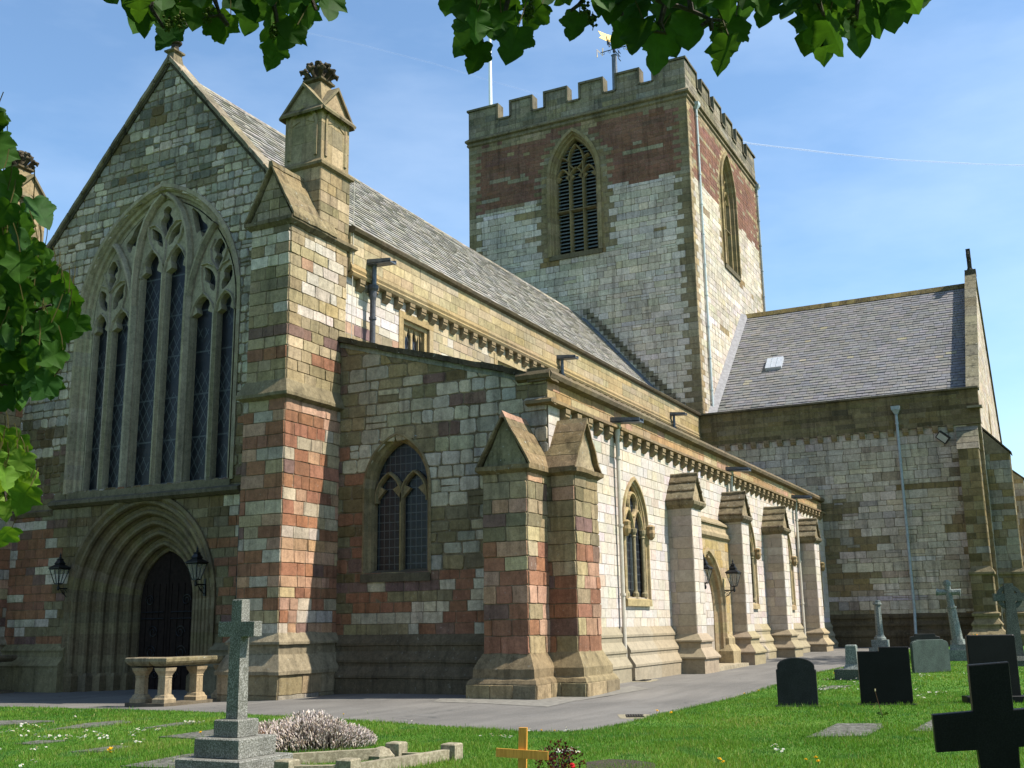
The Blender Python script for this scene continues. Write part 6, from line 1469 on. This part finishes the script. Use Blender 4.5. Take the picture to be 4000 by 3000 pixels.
for i in range(420):
    a, t = r2.random()**.5*.27, r2.uniform(0, 6.28); z = r2.uniform(.02, .36)*(1-a*1.6); p = Vector((rc.x+a*math.cos(t), rc.y+a*math.sin(t), z+.04))
    d = Vector((r2.gauss(0, 1), r2.gauss(0, 1), r2.gauss(.6, .6))).normalized(); s = d.cross(Vector((r2.random(), r2.random(), .3))).normalized(); L = r2.uniform(.03, .05)
    mb.face([p, p+d*L*.5+s*.011, p+d*L, p+d*L*.5-s*.011], vary(r2.choice([(.06, .012, .018), (.035, .01, .015), (.11, .025, .02)]), r2, .3))
mb.build('leaves', 'leaf', re_)
mb = MB()
for i in range(9): t = i*.7; mb.tube([(rc.x, rc.y, 0), (rc.x+.12*math.cos(t), rc.y+.12*math.sin(t), .2), (rc.x+.2*math.cos(t), rc.y+.2*math.sin(t), .3)], [.006, .005, .003], 4)
mb.build('stems', 'bark', re_)
fr_ = at_d(2236, 3000, 11.2); mb = MB()
for i in range(14): t = i*2.4; mb.lathe((fr_.x+.02*math.cos(t)*(i/14), fr_.y+.02*math.sin(t)*(i/14), fr_.z-.02+.02*(i % 3)), [(0, .008), (.015, .02), (.03, .004)], 6, (0.55, 0.012, 0.02))
mb.tube([(fr_.x, fr_.y, fr_.z-.01), (fr_.x, fr_.y, .02)], .004, 4, (.05, .1, .02)); o = mb.build('red_flower', 'petal'); tag(o, 'single bright red flower at the foot of the dark red shrub', 'flower')
sheet([(p.x, p.y) for p in (gpt(2290, 2992), gpt(2380, 2980), gpt(2470, 2984), gpt(2560, 2996), gpt(2560, 3080), gpt(2300, 3080))], .045, 'soil', 'soil', 3.0)

# ------------------------------------------------------------------ daisies and yellow flowers
def daisy_mesh():
    mb = MB(); n = 10
    for k in range(n):
        t = 2*math.pi*k/n; s = .2; mb.face([(0, 0, .062), (.018*math.cos(t-s), .018*math.sin(t-s), .066), (.021*math.cos(t), .021*math.sin(t), .064), (.018*math.cos(t+s), .018*math.sin(t+s), .066)], (.82, .82, .80))
    mb.lathe((0, 0, .063), [(0, .007), (.006, .004)], 7, (.75, .5, .03)); mb.tube([(0, 0, 0), (0, 0, .062)], .002, 4, (.06, .14, .02)); return mb
dz = daisy_mesh().build('daisy', 'petal'); first_d = [True]
def daisies(cl, label, grp):
    for (px, py, n, sx, sy) in cl:
        for _ in range(n):
            p = gpt(px+r2.gauss(0, sx), py+r2.gauss(0, sy), .06)
            o = dz if first_d[0] else dz.copy()
            if not first_d[0]: COL.objects.link(o)
            first_d[0] = False
            o.location = (p.x, p.y, gz(p.x, p.y)+.03); o.rotation_euler = (r2.uniform(-.6, .3)+.2, r2.uniform(-.5, .2)-.2, r2.uniform(0, 6)); s = r2.uniform(.8, 1.25); o.scale = (s, s, r2.uniform(.7, 1.2))
            tag(o, label, 'daisy', grp)
daisies([(215, 2883, 16, 30, 5), (265, 2883, 7, 14, 4), (335, 2882, 6, 16, 4), (395, 2877, 12, 18, 5), (330, 2864, 5, 14, 3), (546, 2857, 9, 14, 4), (625, 2850, 6, 16, 4), (525, 2873, 5, 14, 4), (540, 2900, 6, 16, 3), (750, 2822, 10, 16, 4), (478, 2911, 1, 1, 1), (420, 2892, 1, 1, 1)], 'white daisy in the left grass between the ledger stones', 'daisies in the left grass')
daisies([(50, 2862, 6, 10, 3), (90, 2835, 6, 14, 4), (140, 2840, 3, 10, 3), (110, 2856, 3, 12, 3), (82, 2878, 2, 6, 3), (175, 2838, 1, 2, 2), (295, 2805, 2, 6, 2), (133, 2931, 4, 8, 3), (182, 2924, 1, 2, 2), (5, 2931, 2, 5, 2), (90, 2988, 3, 6, 4), (135, 2982, 2, 8, 3), (5, 2866, 2, 4, 2)], 'white daisy near the far left edge of the grass', 'daisies at the far left')
daisies([(1595, 2822, 3, 10, 3), (2055, 2857, 4, 12, 3), (1950, 2882, 11, 28, 4), (2200, 2855, 4, 16, 2), (1440, 2783, 1, 2, 2)], 'white daisy near the curved edge of the path', 'daisies along the path edge')
daisies([(2215, 2937, 14, 24, 5), (2250, 2942, 4, 14, 3), (2190, 2940, 5, 8, 3)], 'white daisy behind the dark red shrub', 'daisies behind the red shrub')
daisies([(3205, 2690, 12, 18, 6), (3285, 2692, 18, 40, 4), (3350, 2675, 6, 12, 6), (3260, 2655, 8, 24, 4), (3300, 2615, 3, 8, 2), (3340, 2660, 3, 10, 4)], 'white daisy between the round and stepped headstones', 'daisies between the headstones')
daisies([(3605, 2641, 10, 14, 3), (3750, 2633, 2, 6, 2), (3640, 2708, 10, 26, 4), (3590, 2722, 5, 12, 4), (3585, 2693, 2, 6, 2), (3025, 2927, 10, 16, 6), (3610, 2840, 1, 3, 2)], 'white daisy in the grass of the right half of the lawn', 'daisies in the right grass')
def yflower(px, py, s, label):
    p = gpt(px, py, .07*s); mb = MB(); z0 = .07*s
    for k in range(12):
        t = 2*math.pi*k/12+.2*(k % 2); r = .022*s*(1 if k % 2 else .7); mb.face([(0, 0, z0), (r*math.cos(t-.3), r*math.sin(t-.3), z0+.006), (r*1.1*math.cos(t), r*1.1*math.sin(t), z0+.012*s), (r*math.cos(t+.3), r*math.sin(t+.3), z0+.006)], vary((.85, .52, .01), r2, .1))
    mb.lathe((0, 0, z0), [(0, .012*s), (.014*s, .012*s), (.02*s, .004)], 8, (.8, .42, .01)); mb.tube([(0, 0, 0), (0, 0, z0)], .003, 4, (.07, .15, .02))
    o = mb.build('dandelion', 'petal'); o.location = (p.x, p.y, gz(p.x, p.y)+.03); o.rotation_euler = (.25, -.3, r2.uniform(0, 6)); return tag(o, label, 'dandelion', 'yellow flowers in the lawn')
yflower(443, 2933, 1.7, 'largest yellow dandelion standing in the left grass'); yflower(428, 2948, 1.1, 'yellow dandelion bud just below the largest one')
for px, py, s, l in ((790, 2867, 1.1, 'yellow flower behind the granite steps'), (1203, 2789, .9, 'yellow flower above the heather by the path'), (1341, 2796, .8, 'yellow flower right of the heather at the path edge'), (2560, 2782, 1.2, 'yellow flower beside the drain grating'), (2625, 2789, 1.3, 'yellow flower in the grass right of the drain grating'), (2112, 2861, .9, 'yellow flower above the wooden cross'), (2164, 2862, .7, 'small yellow flower right above the wooden cross'), (2800, 2975, 1.2, 'yellow flower low in the middle right grass'), (2833, 2985, 1, 'yellow flower lowest in the middle right grass'), (3188, 2970, 1.1, 'yellow flower left of the leaning black cross'), (3200, 2982, 1, 'yellow flower lowest, left of the leaning black cross'), (3146, 2978, .9, 'yellow flower farther left of the leaning black cross'), (3262, 2634, 1.1, 'distant yellow flower behind the round headstone'), (2905, 2714, 1, 'yellow flower at the path edge left of the round headstone'), (2965, 2702, 1, 'yellow flower nearest the round headstone on its left')):
    yflower(px, py, s, l)
# tall plantain stalk in front of the stepped headstone
p = gpt(3450, 2812); mb = MB(); mb.tube([(p.x, p.y, 0), (p.x+.01, p.y+.06, .25), (p.x, p.y+.09, .42)], .006, 5, (.12, .07, .04)); mb.lathe((p.x, p.y+.09, .42), [(0, .006), (.02, .012), (.05, .004)], 6, (.5, .45, .35))
for k in range(7): t = k*.9; mb.face([(p.x, p.y, .03), (p.x+.06*math.cos(t), p.y+.06*math.sin(t), .1), (p.x+.11*math.cos(t+.1), p.y+.11*math.sin(t+.1), .07), (p.x+.06*math.cos(t+.25), p.y+.06*math.sin(t+.25), .05)], (.03, .07, .012))
o = mb.build('weed_stalk', 'leaf'); tag(o, 'tall thin weed stalk in the grass in front of the stepped black headstone', 'weed')
mb = MB()
for i in range(60):
    q = p2+Vector((r2.gauss(0, .12), r2.gauss(0, .16), r2.uniform(0, .35))); mb.lathe(q[:], [(0, .01), (.03, .05), (.06, .01)], 5, vary(r2.choice([(.6, .25, .02), (.5, .12, .02), (.08, .14, .03)]), r2, .2))
o = mb.build('flower_bunch', 'petal'); tag(o, 'bunch of orange flowers on the low grave by the transept', 'flowers')

# ================================================================== SYCAMORE BOUGHS OVERHEAD
r3 = random.Random(21)
tree = empty('sycamore_tree', (0.1, 5.4, 0), 'sycamore tree whose leafy boughs hang into the top and left of the view', 'tree')
HALF = [(0, 0), (.12, -.07), (.28, -.08), (.41, -.01), (.41, .08), (.42, .16), (.50, .24), (.60, .37), (.52, .42), (.44, .46), (.37, .50), (.32, .54), (.33, .64), (.25, .76), (.13, .88), (0, .98)]
def leaf(mb, base, down, right, L, col, fold=None, droop=None):
    """base: stalk joint; down: direction of the tip; right: across; L metres"""
    down = down.normalized(); right = (right-down*right.dot(down)).normalized(); n = right.cross(down)
    fold = r3.uniform(.02, .35) if fold is None else fold; droop = r3.uniform(-.1, .4) if droop is None else droop; sk = r3.uniform(-.12, .12)
    out = []
    for s in (1, -1):
        H = []
        for i, (x, y) in enumerate(HALF):
            if i and i < len(HALF)-1: x, y = x*(1+r3.uniform(-.1, .1)), y+r3.uniform(-.025, .025)
            H.append((x, y))
            if i < len(HALF)-1 and i > 1:   # serration
                x2, y2 = HALF[i+1]; H.append(((x+x2)/2+.012, (y+y2)/2-.012 if s > 0 else (y+y2)/2-.012))
        out.append([(s*x*.9, y) for x, y in H])
    def P(x, y):
        wv = .03*math.sin(9*x+5*y); return base+down*(y*L)+right*((x+sk*y*y)*L)+n*((-fold*abs(x)-droop*y*y*.5+wv)*L)
    for H in out:
        c = P(H[5][0]*.4, .3)
        V = [P(x, y) for x, y in H]; mid = [P(0, t) for t in (.0, .3, .62)]
        i0 = len(mb.v); mb.v.extend(tuple(v) for v in V); k = len(V); mb.v.extend(tuple(v) for v in mid)
        def at(i): return i0+i
        for i in range(k-1):
            y = H[i][1]; m = k if i < 5 else (k+1 if i < int(k*.62) else k+2)
            mb.f.append((at(m), at(i), at(i+1)) if H is out[0] else (at(m), at(i+1), at(i))); mb.c.append(col)
        for a, b, ii in ((k, k+1, 5), (k+1, k+2, int(k*.62))):
            mb.f.append((at(a), at(ii), at(b)) if H is out[0] else (at(a), at(b), at(ii))); mb.c.append(col)
LG = [(0.036, 0.095, 0.014), (0.028, 0.075, 0.012), (0.046, 0.11, 0.016), (0.032, 0.085, 0.022)]
fol = MB(); br = MB(); stalks = MB(); rac = MB()
def place(tx, ty, Lpx, ang, dist, Lm=None, yaw=None, col=None, tw=None):
    """leaf whose tip shows at (tx,ty)"""
    a = rad(ang); bx, by = tx-math.sin(a)*Lpx, ty-math.cos(a)*Lpx
    B = at_d(bx, by, dist); T = at_d(tx, ty, dist+r3.uniform(-.04, .04)); d = T-B; L = d.length/.98
    view = ray(bx, by).normalized(); rt = d.cross(view).normalized(); y = rad(r3.uniform(-50, 50)) if yaw is None else rad(yaw)
    rt = rt*math.cos(y)+view*math.sin(y)
    leaf(fol, B, d, rt, L, col or vary(r3.choice(LG), r3, .2))
    up = B+Vector((r3.uniform(-.03, .03), r3.uniform(-.03, .03), r3.uniform(.05, .11)))
    stalks.tube([B, (B+up)/2+Vector((.004, 0, .004)), up], .0022, 4, (.10, .09, .03)); return B
TIPS = [(489, 61, 150, -18), (527, 142, 170, -15), (556, 152, 160, -6), (606, 204, 170, -38), (560, 90, 160, 10), (640, 60, 160, 0), (600, 100, 170, -20), (690, 110, 160, 5), (752, 132, 180, -8), (660, 130, 150, 25), (720, 60, 170, 0), (775, 40, 150, 10), (580, 30, 150, 0), (640, 20, 160, 15), (850, 172, 150, -30), (880, 176, 150, 25), (930, 92, 110, -55), (906, 40, 150, -25), (860, 30, 160, -60), (967, 146, 175, -10), (1000, 90, 160, 15), (1020, 163, 150, -28), (1060, 60, 170, 0), (1100, 120, 160, 5), (1045, 288, 165, -15), (1090, 200, 150, -35), (1075, 150, 140, 0), (1130, 60, 150, 0), (1170, 130, 150, -12), (1212, 122, 160, 8), (1255, 82, 170, -22), (1225, 30, 150, 0), (1010, 20, 160, 0), (960, 40, 160, -25), (1180, 40, 150, 5),
        (1732, 72, 160, -20), (1775, 226, 190, -38), (1850, 298, 165, -12), (1800, 150, 170, -20), (1830, 60, 180, -30), (1928, 181, 160, -15), (1900, 130, 170, 5), (1860, 180, 160, -10), (1985, 260, 190, -8), (2010, 190, 180, 12), (1970, 120, 170, 0), (2045, 128, 160, -35), (2060, 60, 150, -20), (1890, 50, 160, 0), (1960, 40, 160, 20), (2080, 20, 150, 10), (2236, 172, 150, -12), (2160, 14, 120, -60), (2330, 70, 180, -20), (2380, 110, 190, -15), (2405, 203, 180, -28), (2360, 60, 170, 20), (2440, 90, 180, 0), (2475, 232, 190, -14), (2440, 150, 150, -20), (2550, 298, 215, -6), (2600, 250, 180, 14), (2650, 232, 190, 22), (2560, 150, 200, -10), (2500, 90, 180, 5), (2610, 160, 190, 0), (2700, 218, 200, -4), (2670, 120, 200, 10), (2804, 303, 200, -18), (2790, 200, 190, -25), (2870, 220, 170, 10), (2893, 174, 180, 0), (2850, 100, 180, 5), (2740, 90, 170, -15), (2968, 114, 150, -8), (2980, 70, 140, 10), (3042, 42, 130, 0), (2900, 40, 150, -10), (3062, 94, 120, -28), (3132, 224, 220, -22), (3226, 268, 240, -5), (3296, 229, 210, 20), (3180, 150, 230, -10), (3250, 170, 230, 5), (3110, 140, 200, -30), (3365, 229, 210, 8), (3330, 120, 220, 20), (3400, 150, 200, 15), (3455, 146, 200, 12), (3500, 139, 180, 20), (3560, 90, 190, 25), (3590, 58, 170, 22), (3540, 60, 170, 10), (3470, 60, 190, 5), (3400, 50, 200, 0), (3300, 50, 220, 0), (3200, 60, 220, -5), (3120, 60, 200, -20), (3060, 30, 160, -15)]
for tx, ty, L, a in TIPS: place(tx, ty, L*.84, a+r3.uniform(-8, 8), r3.uniform(3.2, 3.9))
for x0, x1 in ((470, 800), (950, 1260), (1740, 2100), (2300, 2950), (3080, 3600)):
    for _ in range(int((x1-x0)/19)): place(r3.uniform(x0, x1), r3.uniform(-80, 40), r3.uniform(105, 165), r3.uniform(-35, 35), r3.uniform(3.0, 4.0))
PA = [(-60, 800), (0, 810), (50, 860), (105, 910), (120, 1000), (140, 1080), (205, 1150), (220, 1230), (180, 1310), (170, 1400), (130, 1520), (60, 1570), (-60, 1600)]
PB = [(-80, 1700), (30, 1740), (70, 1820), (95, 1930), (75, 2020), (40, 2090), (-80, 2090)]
def fillp(poly, n, d0, d1, L0, L1, col=None):
    k = 0
    while k < n:
        x, y = r3.uniform(-80, 320), r3.uniform(650, 2100)
        if pip(np.array([[x, y]]), poly)[0]: place(x, y+55, r3.uniform(L0, L1), r3.uniform(-60, 50), r3.uniform(d0, d1), yaw=r3.uniform(-65, 65), col=col and vary(r3.choice(col), r3, .2)); k += 1
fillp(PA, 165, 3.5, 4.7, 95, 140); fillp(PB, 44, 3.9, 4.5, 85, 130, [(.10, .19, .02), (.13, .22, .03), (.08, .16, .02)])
for tx, ty, L, a in ((-5, 560, 120, 10), (2, 670, 110, -10), (-15, 520, 100, 0), (-12, 640, 120, 0), (310, 1140, 110, 75), (300, 1260, 120, 15), (275, 1335, 110, -20), (180, 1530, 120, 10), (200, 900, 140, 30), (185, 1555, 90, -15), (60, 800, 140, 20)): place(tx, ty, L, a, r3.uniform(3.8, 4.3))
# leaves overhead shading the boughs; unseen oversized foliage behind the viewer, added to block sky light
def inview(v, m=1.12):
    v = v-CAMP; f_ = v.dot(_f); return f_ > .1 and abs(v.dot(_r)/f_) < .473*m+.08 and abs(v.dot(_u)/f_) < .355*m+.08
cr = MB(); PBc = at_d(20, 1880, 4.2)
n = 0
while n < 1500:
    p = Vector((r3.uniform(-1.0, 5.2), r3.uniform(-4.2, 4.6), r3.uniform(4.7, 7.5)))
    if inview(p): continue
    q = p-sdir*((p.z-PBc.z)/sdir.z)
    if (q-PBc).length < 1.1 and r3.random() < .96: continue  # gap shaped so that sun reaches the lower-left leaves
    d = Vector((r3.gauss(0, .5), r3.gauss(0, .5), -.7)); leaf(cr, p, d, Vector((r3.gauss(0, 1), r3.gauss(0, 1), .2)), r3.uniform(.2, .3), vary(r3.choice(LG), r3, .2)); n += 1
n = 0
while n < 2600:
    t, u_ = r3.uniform(0, 2*math.pi), r3.uniform(-1, 1); rr = r3.uniform(.55, 1)**.5
    p = Vector((-5.0, 6.0, 8.5))+Vector((6.5*rr*math.cos(t)*math.sqrt(1-u_*u_), 15*rr*math.sin(t)*math.sqrt(1-u_*u_), 6.5*rr*u_))
    if inview(p, 1.2) or p.z < 2.6 or p.x > 1.2: continue
    d = Vector((r3.gauss(0, .6), r3.gauss(0, .6), -.7)); leaf(cr, p, d, Vector((r3.gauss(0, 1), r3.gauss(0, 1), .2)), r3.uniform(.45, .75), vary(r3.choice(LG), r3, .2)); n += 1
cr.build('unseen_crown', 'leaf', tree, smooth=True)
# extra leaves south of the left-hand spray, shading it
for _ in range(150):
    b = at_d(r3.uniform(-900, -260), r3.uniform(500, 1500), r3.uniform(3.2, 4.6)); leaf(fol, b, Vector((r3.gauss(0, .5), r3.gauss(0, .5), -.8)), Vector((r3.gauss(0, 1), r3.gauss(0, 1), .2)), r3.uniform(.11, .15), vary(r3.choice(LG), r3, .2))
tr = Vector((0.1, 5.4, 0)); K = (.05, .04, .03)
br.tube([tr+Vector((0, 0, -.2)), tr+Vector((.02, .03, 1.2)), tr+Vector((.08, .0, 2.6)), tr+Vector((.1, -.1, 4.2)), tr+Vector((.2, -.1, 7))], [.34, .27, .25, .2, .12], 12, K); br.build('trunk', 'bark', tree)
bo = MB(); J = tr+Vector((.08, 0, 3.0)); J2 = tr+Vector((.1, -.1, 4.0))
def bough(pts, r): bo.tube(pts, r, 6, K)
Hh = lambda px, py, d: at_d(px, py, d)
bough([J2, Vector((1.2, 4.4, 4.9)), Hh(300, -420, 3.6), Hh(900, -260, 3.4), Hh(1500, -330, 3.3), Hh(2100, -240, 3.2), Hh(2700, -220, 3.3), Hh(3300, -200, 3.4), Hh(3600, -120, 3.4)], [.07, .055, .04, .03, .026, .022, .018, .013, .006])
for P in ([(560, -330), (600, -100), (590, 30), (640, 110)], [(820, -280), (840, 0), (860, 60), (800, 70)], [(860, 60), (890, 100)], [(1000, -280), (1050, -60), (1080, 60), (1090, 150)], [(1150, -290), (1200, -50), (1235, 40)], [(1960, -260), (1985, 0), (1972, 60), (1955, 105), (1930, 125)], [(1955, 100), (1985, 118)], [(2300, -240), (2290, -30), (2262, 18), (2229, 42)], [(2400, -230), (2420, 20), (2430, 60)], [(2480, -230), (2570, 0), (2600, 15), (2655, 25), (2720, 50), (2775, 76), (2830, 82)], [(2700, 42), (2690, -30)], [(2775, 76), (2780, 120)], [(2775, 76), (2740, 100)], [(2600, 10), (2580, 90), (2600, 130), (2540, 120)], [(2950, -220), (2975, 0)], [(3150, -210), (3190, 0), (3220, 60)], [(3340, -200), (3350, 0), (3345, 80)], [(3480, -150), (3500, 30)]):
    bo.tube([Hh(x, y, 3.35) for x, y in P], [.010-.006*i/len(P) for i in range(len(P))], 5, K)
bough([J, Vector((.9, 4.7, 3.2)), Hh(-420, 1150, 4.1), Hh(-150, 1180, 4.1), Hh(60, 1240, 4.1), Hh(200, 1190, 4.1)], [.06, .04, .022, .014, .009, .004])
bough([Hh(-420, 1150, 4.1), Hh(-150, 1480, 4.1), Hh(0, 1500, 4.1), Hh(40, 1512, 4.1), Hh(92, 1508, 4.1), Hh(95, 1490, 4.1)], [.022, .012, .008, .007, .005, .004])
bough([Hh(-150, 1480, 4.1), Hh(-60, 1720, 4.2), Hh(10, 1850, 4.2), Hh(30, 2000, 4.2)], [.012, .008, .006, .003])
bough([Hh(-150, 1180, 4.1), Hh(-20, 900, 4.2), Hh(40, 820, 4.2)], [.012, .007, .003])
bough([Hh(60, 1240, 4.1), Hh(110, 1400, 4.1)], [.007, .003])
bo.build('bough', 'bark', tree)
for x, y in ((660, 95), (700, 90), (815, 65), (1065, 135), (1125, 125), (2060, 60), (2075, 40), (2280, 30), (2315, 85), (2820, 110), (3330, 75)):
    rac = MB(); rac.tube([at_d(x, y-40, 3.35), at_d(x+4, y, 3.35), at_d(x, y+34, 3.35)], .0015, 4, (.08, .1, .03))
    for _ in range(26):
        q = at_d(x+r3.gauss(0, 9), y+r3.gauss(0, 15), 3.35+r3.gauss(0, .015)); rac.lathe(q[:], [(0, .002), (.005, .006), (.01, .002)], 5, vary((.08, .12, .02), r3, .2))
    rac.build('flower_raceme', 'leaf', tree)
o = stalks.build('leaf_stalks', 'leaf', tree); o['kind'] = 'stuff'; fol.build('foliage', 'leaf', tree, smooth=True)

# ================================================================== A TREE BESIDE THE PATH, JUST OUTSIDE THE FRAME
t2 = empty('sycamore_tree', (46.2, -5.6, .2), 'leafy tree just outside the right edge, casting dappled shade on the path', 'tree')
mb = MB(); mb.tube([(46.2, -5.6, 0), (46.1, -5.5, 4), (46, -5, 9), (46, -4.6, 14), (46, -4.4, 18)], [.38, .3, .24, .14, .05], 10, K)
for k in range(16):
    t = k*2.4; z = 10+k*.5; mb.tube([(46, -4.9, z), (46+1.5*math.cos(t), -4.7+1.2*math.sin(t), z+1), (46+2.8*math.cos(t), -4.6+2.4*math.sin(t), z+1.7)], [.08, .05, .02], 5, K)
mb.build('trunk', 'bark', t2)
mb = MB(); n = 0
while n < 1100:
    p = Vector((r3.uniform(-1, 1), r3.uniform(-1, 1), r3.uniform(-1, 1)))
    if p.length > 1 or math.sin(p.x*5+1)+math.sin(p.y*6)+math.sin(p.z*7) < -.3: continue
    leaf(mb, Vector((45.8+p.x*4.2, -4.7+p.y*3.0, 15.2+p.z*4.4)), Vector((r3.gauss(0, .6), r3.gauss(0, .6), -.7)), Vector((r3.gauss(0, 1), r3.gauss(0, 1), .2)), r3.uniform(.25, .45), vary(r3.choice(LG), r3, .2)); n += 1
mb.build('unseen_crown', 'leaf', t2, smooth=True)

# ================================================================== VAPOUR TRAIL
def trail(pts, r, a, label):
    P = [at_z(x, y, 9000) for x, y in pts]; n = len(P); mb = MB(); rt = random.Random(9); Q = []; R = []
    for i in range(n-1):
        for k in range(12): t = k/12; Q.append(P[i].lerp(P[i+1], t)); R.append(r*rt.uniform(.75, 1.2))
    mb.tube(Q, R, 8, (a, a, a)); o = mb.build('vapour_trail', 'vapour', smooth=True); tag(o, label, 'vapour trail', kind='stuff')
trail([(2830, 540), (2940, 562), (3260, 600), (3500, 624), (3800, 640), (4100, 649)], 15, .22, 'thin white vapour trail crossing the blue sky right of the tower')
trail([(1200, 128), (1400, 172), (1700, 250), (1880, 305), (2080, 362), (2300, 420)], 12, .035, 'faint vapour trail in the sky left of the tower')
